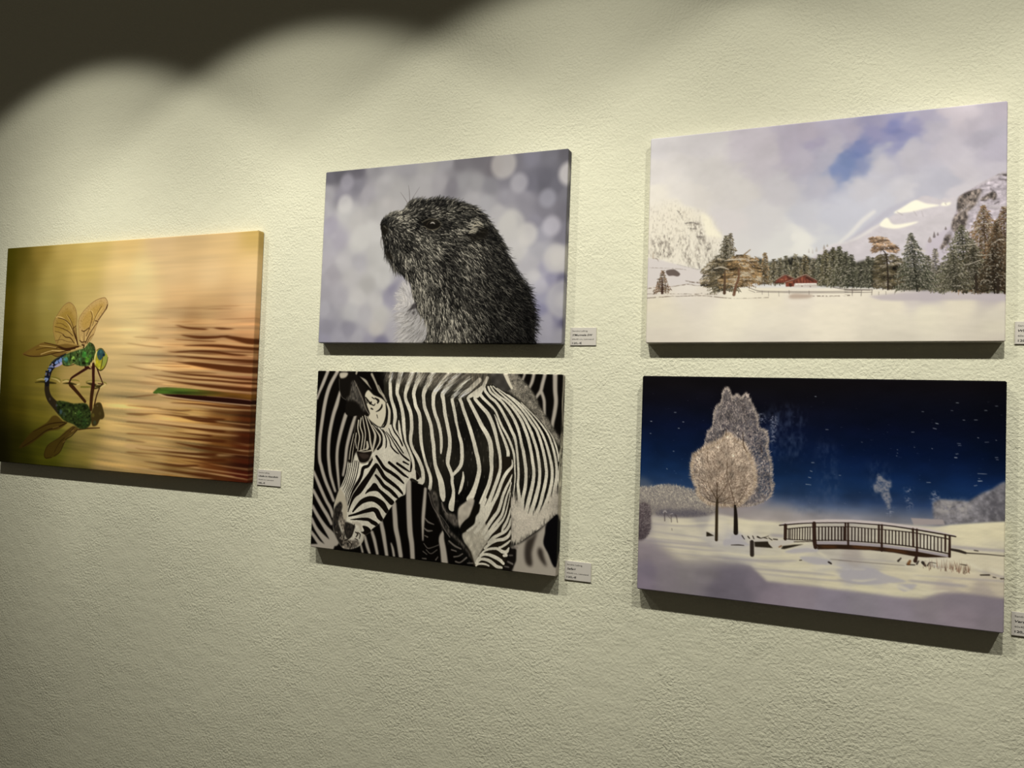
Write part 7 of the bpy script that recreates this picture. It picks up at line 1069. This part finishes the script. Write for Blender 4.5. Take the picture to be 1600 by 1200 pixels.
'bush':[(-2.8,213.6),(17.4,208.7),(50.2,201.8),(74.3,204),(93.9,207.1),(106.5,213.4),(116.4,222.9),(137.1,234.8),(141.4,246.6),(117.1,254.7),(75.7,259.6),(33.3,260.4),(-1.5,260.5)],
'bush_dark':[(33.2,259.7),(47.2,247.5),(75.4,248),(89.3,244.1),(130.6,247.5),(117.1,255.4),(75.7,260.3)],
'bush_left':[(-1.9,244.4),(16.9,241.6),(21.2,266.3),(21,285.8),(12.8,303.3),(-1.6,306.7)],
'bush_ghost':[(-1.9,192.5),(14.2,195.6),(24.7,208.9),(-2.7,215)],
'crown_tall':[(152.5,21.6),(159.9,20.5),(166.9,35.5),(175.5,31.3),(183.6,36.5),(190.7,28.9),(196,34.2),(206.3,54.7),(213.2,70.5),(215.1,89.1),(226.6,93.3),(232.7,109.6),(230.4,123),(234.6,138.6),(238.7,155.6),(240.1,191),(243.2,188.2),(237.3,211),(216.3,224.4),(196.9,229.9),(162.5,231.3),(129.4,198.7),(118.4,138.1),(120.8,120.2),(125.1,100.9),(132.4,92.4),(134.9,69.1),(139,54.6),(147.6,45.5),(149.4,33.2)],
'crown_round':[(99.3,145.9),(106.1,140.1),(118.3,131.3),(130.4,125.2),(146.5,116.3),(154.4,109.1),(161,102.1),(175.9,113.6),(188,119),(194.8,131.4),(203,147),(209.9,166.6),(211.6,186.4),(204.2,204.1),(194,218.2),(181.1,229.8),(162.6,232.6),(149.2,233),(130.2,231.1),(116.3,221.4),(109.3,213.7),(107.6,202.9),(99.6,185.7),(96.4,166.7),(98.2,157)],
'crown_back':[(162.4,227.1),(235.3,208.3),(233,221.6),(210,236.6),(178.8,244.5),(152.1,244),(146.5,235)],
'trunk':[[(144.5,223.1,3.78),(144.3,242,5.12),(144.6,268.9,5.38),(144.8,295.7,5.65)],[(176.5,231.3,3.99),(177.8,241.9,5.85),(178.7,259.2,7.43),(179.3,279.8,8.22)]],
'limb':[[(144.6,228.5,2.7),(144,212.3,1.89),(144.2,192,1.35)],[(144.5,223.1,1.62),(135.1,208.9,1.22),(126.6,193.2,0.68)],[(144.5,223.1,1.62),(155.3,206.1,1.21),(164.2,186.6,0.67)],[(144.6,228.5,1.21),(130,224.2,0.81),(118.9,214.1,0.55)],[(145,228.4,1.21),(159.6,221.9,0.94),(175.3,206,0.67)],[(160.7,149.4,1.07),(161,176.3,1.34)],[(125.1,130.9,0.82),(125,155.5,1.09)],[(187.5,98.3,1.33),(189.3,121,1.86),(194.8,132.8,1.33)],[(158.1,94.1,1.35),(157,105,1.62)],[(218.1,120.9,1.05),(222.2,132.7,1.31)],[(177.1,231.3,1.33),(170,206.4,1.07),(161.4,180.1,0.67)],[(178.5,231.2,1.06),(191.2,208.9,0.79),(201.2,188.2,0.53)]],
'dot_dark':[[(159.4,88.6,6.74),(160.7,89.9,5.39)],[(151.2,83.5,4.06),(152.6,88.9,4.05)],[(173.2,109.6,4.02),(174,115,3.21)],[(199.5,103.1,5.3),(202.2,108.3,3.97)],[(169.2,50.4,4.03),(170.6,51.7,2.69)],[(219.4,123.5,5.25),(222.1,130,3.93)],[(192,124.9,5.31),(194.8,132.8,3.98)],[(161.7,72.3,2.16),(162.4,73.6,2.15)],[(215.1,99.8,2.63),(216.5,105,2.63)]],
'pole':[[(47.6,251.6,1.68),(48.5,269.5,1.96)],[(60.1,254.7,1.39),(61.2,270.5,1.39)],[(70,256.6,1.39),(72.5,270.2,1.39)],[(50.2,254.2,0.84),(59,264.5,0.84)],[(62.3,282.1,0.84),(62.8,286.2,0.84)],[(67.2,255.5,1.11),(71.6,263.4,1.11)]],
'pole_snow':[[(45.2,254.6,1.96),(48.7,250.8,2.24),(51.6,254,1.4)],[(58.8,256.2,1.4),(62.9,254.5,1.67)]],
'dark':[[(207.9,293.6,7.01),(208.7,316.4,7.29)],[(171.6,302.6,1.14),(184.3,301.2,1.98),(194.1,301.1,1.13)],[(190.3,284,1.98),(194.6,289.7,1.41)],[(200.8,284.4,2.25),(203.6,287.7,1.97)],[(209.1,282.9,1.68),(211.3,287.6,1.68)],[(217.5,283.5,3.07),(221.6,285.2,2.23)],[(227.1,284,1.39),(234,284.8,1.67)],[(236.7,283.8,1.39),(242.3,286.8,1.66)],[(244.9,285.1,1.93),(251.7,285.2,1.93)],[(289.9,317.7,1.62),(293.2,317.1,1.35)],[(337.6,315.9,3.18),(341.5,317.9,2.91)],[(223,285.8,1.39),(236.7,280.3,0.83)],[(446.6,302.6,3.28),(450.8,297.5,2.02)],[(477.7,299.3,1.74),(474.8,304.8,2.49)],[(483.6,301.2,4.96),(487.2,306,2.97)],[(490.7,305.6,2.23),(494.2,300.1,1.23),(503.5,300.4,0.98)],[(459.9,307.1,2.01),(471.8,306.4,1.75)],[(525.8,275.7,3.9),(536.8,277,4.65),(545.9,279.2,3.86)],[(545.9,279.2,1.93),(572.9,278.4,1.52),(600.4,278.6,1.32)],[(558.5,273.8,1.54),(563.9,274.3,1.53)],[(567.8,312.4,1.91),(580.3,310.9,2.28)],[(585.6,313.9,1.51),(589.2,314.3,1.51)],[(596.2,315.1,1.88),(600.6,314.6,1.5)],[(538.8,298.3,1.16),(547.9,298.8,1.54)],[(316.4,291.9,2.68),(320.4,295,2.14)]],
'dark_poly':[[(212.1,292.8),(235.5,289.9),(237.2,294.3),(244.2,300.8),(223.3,301.5),(213,301.7)],[(126.4,282.8),(129.8,283.4),(140.8,288.8),(126.6,291.4)],[(258.1,300.8),(261.4,295.4),(280.1,291.4),(296,289.2),(277.5,296.1),(264.2,300.8)]],
'brown':[[(462.2,305.5,5.01),(464.6,300.7,3.76)],[(254.7,298.1,1.92),(258.7,295.6,2.2)]],
'cap':[[(200.3,296.8),(207.2,289.4),(234,285.9),(237.1,289.8),(211.4,293.3)],[(236.9,292.9),(255.8,285.5),(280,283.1),(280.1,287.6),(261.4,294.7),(247.9,298.8)]],
'rail_snow':[(254.6,259.1),(260.7,255),(268.7,252.7),(295.3,247.7),(334.5,242.4),(372.8,239.9),(415.3,239.4),(463.9,241.8),(499.5,246.4),(531.1,252.2),(531.1,254.4),(499.5,250.9),(464,247.7),(415.4,246.1),(372.9,245.3),(334.6,248.7),(295.4,253.2),(263.4,259.1)],
'deck_snow':[(316.9,282.3),(353.1,278.8),(369.6,277.8),(421.9,277.4),(472.7,279.6),(521.9,284.9),(522.5,288.7),(472.7,283.5),(422,281.6),(369.7,282.8),(353.1,283.9),(317,287.2)],
'beam':[(315.7,286.8),(353.1,283.7),(369.7,282.8),(422,281.6),(472.7,283.5),(523.1,288.6),(488.2,292.4),(470.5,292.5),(440.4,289.4),(403.6,288.8),(353.3,292),(321.1,295.6)],
'beam_warm':[[(376,285.3,3.91),(391.1,285.8,4.4),(415.9,285.3,2.56)],[(428.2,285.4,3.06),(447.6,286,3.53),(458.5,287.6,2.51)],[(326.2,290.3,3.2),(348.1,288.8,3.17)]],
'rails':[[(254.7,259.9,2.06),(263.4,258.3,2.19),(295.4,252.9,1.89),(334.6,248.4,1.6),(372.9,245.3,1.57),(390.5,245.1,1.82),(427.7,245,2.04),(464,247.4,2.26),(499.5,250.7,2.47),(531.4,254.1,2.19)],[(267.6,265.1,1.64),(295.5,259.8,1.62),(311.3,257.9,1.48),(334.7,255.3,1.33),(373,252.3,1.31),(403.1,252.5,1.29),(439.9,252.5,1.52),(476,253.8,1.62),(522.8,259.2,1.71)],[(262.5,282.7,1.37),(282.6,282.6,1.36),(311.7,280.9,1.61),(353,277,1.45),(391,275.8,1.55),(428,275.5,1.78),(464.3,276.5,2),(494,279.4,1.98),(523.1,283.1,2.19)],[(280,286.6,1.36),(313,282.7,1.07)]],
'posts':[[(264.8,258.8,5.76),(265,282.9,5.48)],[(312.5,251.4,6.45),(313.8,281.2,6.7),(315.5,292.7,6.16)],[(363.4,246.7,3.15),(363.5,275.1,3.67)],[(367.6,246.3,3.15),(368.4,284,3.4)],[(416,245.4,3.33),(416.4,274,3.59)],[(420.7,245,3.33),(421.2,288.1,3.58)],[(468.2,247.3,3.51),(469.1,276,3.5)],[(474.1,247.4,3),(474.6,286.5,3.74),(472.4,299.8,6.24)],[(516.4,252.6,3.18),(516.7,279,2.94)],[(522.8,253.9,3.17),(522.9,287.3,4.39)]],
'baluster':[[(270.5,265,1.78),(270.6,282.9,1.78)],[(273.2,264.5,1.77),(273.3,282.9,1.77)],[(276.7,263.7,1.77),(276.8,282.8,1.77)],[(280.7,262.9,1.77),(280.8,282.7,1.77)],[(284.7,262.1,1.77),(284.8,282.5,1.76)],[(288.9,261.2,1.76),(289,282.2,1.76)],[(293.5,260.2,1.76),(293.6,282,1.76)],[(297.9,259.5,1.76),(298,281.7,1.75)],[(302.1,259,1.75),(302.2,281.5,1.75)],[(306,258.5,1.75),(306.2,281.2,1.75)],[(320.4,257,2.41),(320.8,280,2.41)],[(325.9,256.5,2.4),(326.3,279.5,2.4)],[(331.1,256.1,2.4),(331.5,279,2.39)],[(336.3,255.6,2.39),(336.6,278.5,2.39)],[(341.4,255.2,2.39),(341.8,278,2.38)],[(346.7,254.7,2.38),(347,277.5,2.38)],[(351.8,254.2,2.38),(352.1,277.1,2.37)],[(357.2,253.7,2.37),(357.5,276.6,2.37)],[(361,253.4,2.37),(361.3,276.2,2.36)],[(356.5,253.8,2.11),(356.9,276.9,2.1)],[(373.7,253.3,2.09),(374,276.3,2.09)],[(378.7,253.2,2.09),(379,276.2,2.08)],[(384.1,253,2.08),(384.4,276,2.08)],[(389.4,252.9,2.08),(389.7,275.8,2.07)],[(394.4,252.8,2.07),(394.7,275.7,2.07)],[(399.6,252.6,2.07),(399.9,275.7,2.06)],[(404.6,252.5,2.06),(404.9,275.7,2.06)],[(409.9,252.5,2.06),(410.2,275.6,2.06)],[(426.5,252.5,2.04),(426.8,275.5,2.04)],[(432,252.5,2.04),(432.3,275.6,2.03)],[(436.9,252.5,2.03),(437.2,275.7,2.03)],[(442.1,252.6,2.03),(442.4,275.9,2.03)],[(447.2,252.8,2.02),(447.5,276,2.02)],[(452.4,252.9,2.02),(452.7,276.1,2.02)],[(457.5,253.1,2.01),(457.7,276.3,2.01)],[(462.6,253.3,2.01),(462.9,276.4,2.01)],[(479.5,254.2,1.99),(479.8,278,1.99)],[(484.9,254.7,1.99),(485.1,278.5,1.99)],[(490,255.3,1.98),(490.2,279,1.98)],[(494.9,255.9,1.98),(495.1,279.5,1.98)],[(500.2,256.4,1.97),(500.4,280.1,1.97)],[(505.4,257,1.97),(505.7,280.7,1.97)],[(510.7,257.6,1.96),(510.9,281.2,1.96)]],
'reed_area':[(512.8,298.1),(523.2,293.1),(546,291.9),(552.9,298.8),(550.7,310.5),(534.8,313.6),(514.1,310.8)],
}

def paint_bridge():
    p = Picture(600, 400, 2.0, 47)
    D = BRIDGE; rng = p.rng
    cols = []
    for key in ('sky_left', 'sky_right'):
        g = np.asarray(D[key], np.float32)
        cols.append(np.stack([np.interp(p.Y[:, 0], g[:, 1], g[:, 2 + k]) for k in range(3)], 1)[:, None, :] / 255)
    t = smooth(250, 450, p.X)[:, :, None]
    p.c[:] = (cols[0] * (1 - t) + cols[1] * t) * (1 - 0.35 * smooth(520, 610, p.X) * smooth(190, 120, p.Y))[:, :, None]
    p.c *= (1 + 0.10 * p.noise(60, 30, 3))[:, :, None]
    def lay(pts, col, soft=0.8, k=1.0, spl=True):
        p.put(p.poly(spline(pts, 4, True) if spl else pts, soft), col, k)
    def lines(key, col, soft=0.3, k=0.95):
        m = np.zeros((p.H, p.W), np.float32)
        for s in D[key]:
            p.stroke(s, m=m)
        p.put(p.blur(m, soft), col, k)
    # mirrored frost and snow specks drifting in the dark water-like backdrop
    for s in D['ghost_dim']:
        p.put(p.poly(spline(s, 4, True), 6.0) * np.clip(0.3 + 0.4 * p.noise(5, 9, 2), 0, 1), (70, 82, 104), 0.35)
    for s in D['ghost_soft']:
        p.put(p.poly(spline(s, 4, True), 1.6) * np.clip(0.35 + 0.6 * p.noise(2.5, 2.0, 2), 0, 1), (122, 126, 138), 0.7)
    for s in D['ghost']:
        p.put(p.poly(spline(s, 4, True), 1.0) * np.clip(0.75 + 0.3 * p.noise(3, 3, 2), 0, 1), (128, 126, 128), 0.8)
    lines('star', (150, 156, 160), 0.3, 0.8)
    for i in range(170):
        x, y = rng.uniform(4, 596), rng.uniform(30, 225)
        c = p.sample(p.c, x, y) + rng.uniform(0.03, 0.16)
        p.hair(x, y, rng.normal(0, 0.1), rng.uniform(1, 4), rng.uniform(0.5, 1.0), c, k=0.8)
    lay(D['haze'], (146, 139, 134), 9.0, 0.55)
    fr = p.poly(D['frost_right'], 1.6)
    p.put(fr, np.clip(0.44 + 0.06 * p.noise(8, 8, 3, 0.7), 0, 1)[:, :, None] * np.array([1.0, 0.97, 0.98], np.float32), 0.95)
    p.put(p.poly(spline(D['frost_light'], 4, True), 4.0) * np.clip(0.5 + 0.5 * p.noise(6, 6, 2), 0, 1), (150, 145, 140), 0.8)
    p.put(p.poly(D['frost_dark'], 6.0) * fr * np.clip(0.55 + 0.4 * p.noise(6, 8, 2), 0, 1), (74, 72, 76), 0.8)
    lay(D['house'], (142, 133, 130), 0.7, 1.0, False)
    # snow
    gt = p.field(D['ground_tone'], 2.4, 9.0, 4)
    gt = (gt * (1 + 0.02 * p.noise(26, 5, 3))[:, :, None]).astype(np.float32)
    p.put(p.poly(D['ground'], 1.6), gt)
    p.put(p.poly(D['hill'], 1.2), gt)
    def soft_lines(key, col, sx, sy, k):
        m = np.zeros((p.H, p.W), np.float32)
        for s in D[key]:
            p.stroke(s, m=m)
        p.put(p.blur(m, sx, sy), col, k)
    soft_lines('snow_light', (202, 194, 164), 3, 1.0, 0.65)
    soft_lines('snow_shade', (146, 140, 140), 3, 1.0, 0.75)
    soft_lines('snow_line', (108, 99, 92), 1, 0.5, 0.85)
    for s in D['hump']:
        lay(s, (160, 156, 157), 1.4, 0.85)
    soft_lines('hump_light', (198, 191, 166), 2, 1.2, 0.75)
    sh = p.blur(p.poly(D['shadow']), 2.0)
    soft = p.blur(p.poly(D['shadow']), 7.0)
    t = smooth(240, 150, p.X)
    p.put(sh * (1 - t) + soft * t, (p.field(D['shadow_tone'], 2.2, 14.0, 4) * (1 + 0.02 * p.noise(30, 14, 3))[:, :, None]).astype(np.float32))
    # hedge and bushes under hoar frost
    def thicket(key, n, base, lo, hi, L, ang, spread, k=0.8, soft=2.0):
        m = p.poly(spline(D[key], 4, True), soft)
        p.put(m, base, 0.92)
        q = np.asarray(D[key])
        x0, y0 = q[:, :2].min(0); x1, y1 = q[:, :2].max(0)
        for i in range(n):
            x, y = rng.uniform(x0, x1), rng.uniform(y0, y1)
            if y >= p.h or x >= p.w or x < 0 or m[int(max(y, 0) * p.r), int(x * p.r)] < 0.35:
                continue
            f = rng.uniform() * (1 - 0.6 * smooth(y0 + 0.4 * (y1 - y0), y1, np.float32(y)))
            c = (np.asarray(lo) + (np.asarray(hi) - np.asarray(lo)) * f) / 255
            p.hair(x, y, ang + rng.normal(0, spread), rng.uniform(*L), rng.uniform(0.5, 1.1), c, k=k)
    lay(D['bush_ghost'], (74, 82, 92), 4.0, 0.7)
    thicket('bush', 3800, (124, 117, 108), (84, 79, 82), (206, 195, 168), (2, 5), -math.pi / 2, 0.8)
    lay(D['bush_dark'], (58, 56, 70), 3.0, 0.5)
    thicket('bush_left', 700, (70, 60, 62), (40, 34, 38), (150, 140, 134), (2, 5), -0.6, 0.7)
    # the two trees
    lay(D['crown_back'], (140, 130, 128), 5.0, 0.7)
    m = p.poly(spline(D['crown_tall'], 4, True), 1.6)
    p.put(m * (0.86 - 0.22 * smooth(190, 215, p.X)), np.clip(0.33 + 0.07 * p.noise(7, 9, 2), 0, 1)[:, :, None] * np.array([1, 0.94, 0.92], np.float32))
    q = np.asarray(D['crown_tall']); x0, y0 = q.min(0); x1, y1 = q.max(0)
    clump = p.noise(9, 12, 2)
    for i in range(9000):
        x, y = rng.uniform(x0 - 2, x1 + 2), rng.uniform(max(y0 - 3, 1), y1)
        if m[int(y * 2), int(x * 2)] < rng.uniform(0.05, 0.4):
            continue
        f = rng.uniform()
        g = 0.5 + 0.5 * float(smooth(y0, y0 + 120, np.float32(y)))
        lo, hi = np.array([50, 43, 46]), np.array([204, 189, 172]) * (0.74 + 0.26 * g)
        c = (lo + (hi - lo) * f ** 0.9) / 255 * (1 + 0.16 * clump[int(y * 2), int(x * 2)])
        a = -math.pi / 2 + (x - 160) * 0.007 + rng.normal(0, 0.55)
        p.hair(x, y, a, rng.uniform(2, 6), rng.uniform(0.5, 1.1), c, k=0.8)
    for s in D['dot_dark']:
        p.put(p.blur(p.stroke(s), 1.2) * np.clip(0.5 + 0.8 * p.noise(1.5, 1.5), 0, 1), (30, 26, 38), 0.7)
    o = np.asarray(spline(D['crown_tall'], 4, True))
    for i in range(1500):
        k = rng.integers(0, len(o) - 1)
        x, y = o[k] + (o[k + 1] - o[k]) * rng.uniform()
        a = -math.pi / 2 + (x - 152) * 0.011 + rng.normal(0, 0.45)
        c = np.array([180, 166, 152]) / 255 * rng.uniform(0.4, 1.05)
        p.hair(x - math.cos(a) * 3, y - math.sin(a) * 2, a, rng.uniform(3, 8), rng.uniform(0.5, 1.0), c, bend=rng.normal(0, 0.3), k=0.8)
    mr = p.poly(spline(D['crown_round'], 4, True), 4.5)
    p.put(mr, (122, 105, 88), 0.85)
    q = np.asarray(D['crown_round']); x0, y0 = q.min(0); x1, y1 = q.max(0)
    tx, ty = D['trunk'][0][0][:2]; ty += 4
    for i in range(9500):
        x, y = rng.uniform(x0 - 2, x1 + 2), rng.uniform(y0 - 2, y1 + 1)
        if mr[int(min(y, 399) * 2), int(x * 2)] < 0.2:
            continue
        a = math.atan2(y - ty, x - tx) * 1.0
        if y > ty - 10:
            a = math.atan2(-20, x - tx)
        r = math.hypot(x - tx, y - ty) / 95
        f = rng.uniform() ** (1.25 - 0.75 * min(r, 1))
        lo, hi = np.array([62, 49, 38]), np.array([212, 194, 170])
        c = (lo + (hi - lo) * f) / 255 * (1 + 0.14 * clump[int(min(y, 399) * 2), int(x * 2)])
        p.hair(x, y, a + rng.normal(0, 0.45), rng.uniform(2, 6), rng.uniform(0.5, 1.1), c, k=0.8)
    def fringe(key, n, cx, cy, lo, hi):
        o = np.asarray(spline(D[key], 4, True))
        for i in range(n):
            k = rng.integers(0, len(o) - 1)
            x, y = o[k] + (o[k + 1] - o[k]) * rng.uniform()
            a = math.atan2(y - cy, x - cx) + rng.normal(0, 0.4)
            x, y = x - math.cos(a) * 3, y - math.sin(a) * 3
            c = (np.asarray(lo) + (np.asarray(hi) - np.asarray(lo)) * rng.uniform()) / 255
            p.hair(x, y, a, rng.uniform(3, 9), rng.uniform(0.5, 1.0), c, bend=rng.normal(0, 0.3), k=0.8)
    fringe('crown_round', 1500, tx, ty - 50, (96, 78, 60), (206, 190, 166))
    lines('limb', (52, 38, 26), 0.3, 0.75)
    p.put(p.blur(p.stroke(D['trunk'][0]), 0.4), (42, 33, 20), 0.97)
    p.put(p.blur(p.stroke(D['trunk'][1]), 0.4), (22, 16, 11), 0.97)
    lines('pole', (70, 62, 62), 0.4, 0.8)
    lines('pole_snow', (160, 153, 148), 0.5, 0.85)
    # stones, bench, bridge
    for s in D['cap']:
        lay(s, (178, 172, 160), 0.8, 0.95)
    lines('dark', (34, 27, 22), 0.4, 0.93)
    for s in D['dark_poly']:
        lay(s, (32, 26, 18), 0.6, 0.96, False)
    lines('brown', (98, 60, 28), 0.6, 0.85)
    lay(D['rail_snow'], (180, 170, 164), 0.5, 1.0, False)
    lay(D['beam'], (42, 28, 18), 0.5, 1.0, False)
    soft_lines('beam_warm', (84, 52, 26), 2, 1, 0.7)
    lay(D['deck_snow'], (146, 138, 140), 0.5, 1.0, False)
    lines('baluster', (36, 25, 20), 0.2, 0.95)
    lines('rails', (30, 20, 16), 0.25, 0.97)
    lines('posts', (42, 27, 20), 0.25, 0.97)
    q = np.asarray(D['reed_area']); x0, y0 = q.min(0); x1, y1 = q.max(0)
    for i in range(110):
        x = rng.uniform(x0 - 30, x1); y = rng.uniform(y0 + 14, y1)
        if x < x0 and rng.uniform() < 0.6:
            continue
        c = np.array([98, 72, 56]) / 255 * rng.uniform(0.7, 1.4)
        p.hair(x, y, -math.pi / 2 + rng.normal(0, 0.12), rng.uniform(5, 17), rng.uniform(0.5, 1.0), c, k=0.8)
    p.c = np.clip(p.c, 0, 1)
    return p

SPOTS = ((-0.8, 88), (-0.1, 88), (0.6, 88), (1.3, 88), (2.0, 84))
BEAM = ((0, .88), (50, .12), (6, .74), (14, .645), (23, .475), (30, .305), (36, .20), (43, .14))
RIM = 0.26
WARM = (1.0, 0.965, 0.86)
AMBIENT = 0.05
EXPOSURE = 0.0
TINT = {'A': (1.13, 1.13, 1.22), 'B': (1.0, 1.0, 1.1), 'C': (1.18, 1.19, 1.30), 'D': (1.05, 1.06, 1.18), 'E': (1.55, 1.57, 1.72)}

# ------------------------------------------------------------------ assemble
build_setting()
wood, nt, b = material('pine_stretcher', 0.6, 0.3)
wn = node(nt, 'ShaderNodeTexNoise', Scale=30.0, Detail=3.0)
wm = node(nt, 'ShaderNodeMix', data_type='RGBA')
wm.inputs[6].default_value = (0.36, 0.25, 0.14, 1); wm.inputs[7].default_value = (0.48, 0.35, 0.21, 1)
nt.links.new(wn.outputs[0], wm.inputs[0]); nt.links.new(wm.outputs[2], b.inputs['Base Color'])

PLACES = {
    'A': (-0.6466, 1.8500, 0.9134, 0.6154, 0.0001),
    'B': (0.3000, 2.0818, 0.6000, 0.4020, 0.0044),
    'C': (0.3019, 1.6131, 0.6008, 0.4084, -0.0002),
    'D': (1.0708, 2.0831, 0.6001, 0.4028, -0.0032),
    'E': (1.0713, 1.6116, 0.6067, 0.4119, -0.0011),
}
LABELS = {
    'A': 'large canvas print of a blue-green dragonfly perched on golden rippled water',
    'B': 'canvas print of a dark furry marmot head against blurred pale spots',
    'C': 'black and white canvas print of a striped zebra with lowered head',
    'D': 'canvas print of a snowy mountain valley with fir trees and wooden huts',
    'E': 'canvas print of frosted trees and a wooden footbridge under a dark blue sky',
}
PAINT = {'A': paint_dragonfly, 'B': paint_marmot, 'C': paint_zebra, 'D': paint_valley, 'E': paint_bridge}
for key in 'ABCDE':
    x, z, w, h, r = PLACES[key]
    pic = PAINT[key]()
    build_canvas(pic, x, z, w, h, r, LABELS[key], 'gallery canvases on the wall', TINT[key], 0.04, wood)

card_mat, nt, b = material('card_stock', 0.7, 0.3)
cn = node(nt, 'ShaderNodeTexNoise', Scale=400.0, Detail=2.0)
cm = node(nt, 'ShaderNodeMix', data_type='RGBA')
cm.inputs[6].default_value = (0.58, 0.55, 0.50, 1); cm.inputs[7].default_value = (0.64, 0.61, 0.555, 1)
nt.links.new(cn.outputs[0], cm.inputs[0]); nt.links.new(cm.outputs[2], b.inputs['Base Color'])
ink, nt, b = material('black_ink', 0.6, 0.2)
b.inputs['Base Color'].default_value = (0.02, 0.02, 0.02, 1)

def lines(title, tw, size, price):
    return [('Sandra Laßnig', 0.0085, 0.032, 0.0030, 0.0, 0.0), (title, 0.0172, tw, 0.0040, 0.022, 0.25),
            (size, 0.0253, 0.0455, 0.0030, 0.0, 0.0), (price, 0.0338, 0.0205, 0.0038, 0.022, 0.0)]

build_card(-0.177, 1.5385, 0.071, 0.0375, lines('Libelle im Abendlicht', 0.0590, '90x60 cm, Leinwand', '180,-€'),
           'white title card right of the dragonfly canvas, priced 180 euros', card_mat, ink)
build_card(0.611, 1.8780, 0.0552, 0.0365, lines("S'Murmele SW", 0.0430, '60x40 cm, Leinwand', '120,-€'),
           'white title card right of the marmot canvas', card_mat, ink)
build_card(0.6153, 1.4025, 0.0552, 0.0380, lines('Safari', 0.0185, '60x40 cm, Leinwand', '120,-€'),
           'white title card reading Safari right of the zebra canvas', card_mat, ink)
build_card(1.3875, 1.8805, 0.0552, 0.0375, lines('Winter', 0.0220, '60x40 cm, Leinwand', '120,-€'),
           'white title card at the edge beside the snowy valley canvas', card_mat, ink)
build_card(1.3885, 1.4015, 0.0552, 0.0385, lines('Verschneit', 0.0350, '60x40 cm, Leinwand', '120,-€'),
           'white title card at the edge beside the footbridge canvas', card_mat, ink)

# ------------------------------------------------------------------ light
def spot(x, power, z=2.9, y=-0.72, tilt=65.0, half=48.4):
    """one track spotlight: a wide reflector lamp with a hot centre and a sharp rim"""
    l = bpy.data.lights.new('gallery_spot', 'SPOT')
    l.energy = power; l.spot_size = 2 * math.radians(half); l.spot_blend = RIM
    l.shadow_soft_size = 0.02; l.color = WARM
    l.use_nodes = True
    nt = l.node_tree
    em = nt.nodes['Emission']
    tc = node(nt, 'ShaderNodeTexCoord'); sp = node(nt, 'ShaderNodeSeparateXYZ')
    ab = node(nt, 'ShaderNodeMath', operation='ABSOLUTE'); ac = node(nt, 'ShaderNodeMath', operation='ARCCOSINE')
    dv = node(nt, 'ShaderNodeMath', operation='DIVIDE'); dv.inputs[1].default_value = math.radians(50)
    cr = node(nt, 'ShaderNodeFloatCurve')
    cv = cr.mapping.curves[0]
    for i, (a, k) in enumerate(BEAM):
        if i < 2:
            cv.points[i].location = (a / 50, k)
        else:
            cv.points.new(a / 50, k)
    cr.mapping.update()
    nt.links.new(tc.outputs['Normal'], sp.inputs[0]); nt.links.new(sp.outputs[2], ab.inputs[0])
    nt.links.new(ab.outputs[0], ac.inputs[0]); nt.links.new(ac.outputs[0], dv.inputs[0])
    nt.links.new(dv.outputs[0], cr.inputs['Value']); nt.links.new(cr.outputs[0], em.inputs['Strength'])
    o = bpy.data.objects.new('gallery_spot', l); C.objects.link(o)
    o.location = (x, y, z)
    o.rotation_euler = (math.radians(90 - tilt), 0, 0)
    return o

for x, p in SPOTS:
    spot(x, p)

wd = bpy.data.worlds.new('room_light'); bpy.context.scene.world = wd; wd.use_nodes = True
wd.node_tree.nodes['Background'].inputs[0].default_value = (1.0, 0.88, 0.68, 1)
wd.node_tree.nodes['Background'].inputs[1].default_value = AMBIENT

# ------------------------------------------------------------------ camera
from mathutils import Matrix
cam = bpy.data.cameras.new('camera'); cam.sensor_width = 36.0; cam.lens = 1207.07 / 1600 * 36.0; cam.clip_start = 0.01
co = bpy.data.objects.new('camera', cam); C.objects.link(co)
R = Matrix.Rotation(math.radians(22.675), 4, 'Z') @ Matrix.Rotation(math.radians(91.827), 4, 'X') @ Matrix.Rotation(math.radians(1.973), 4, 'Z')
co.matrix_world = Matrix.Translation((1.1128, -1.5042, 1.7444)) @ R
sc = bpy.context.scene
sc.camera = co
sc.view_settings.view_transform = 'Standard'; sc.view_settings.look = 'None'
sc.view_settings.exposure = EXPOSURE; sc.view_settings.gamma = 1.0
sc.view_settings.use_curve_mapping = False
sc.cycles.max_bounces = 6
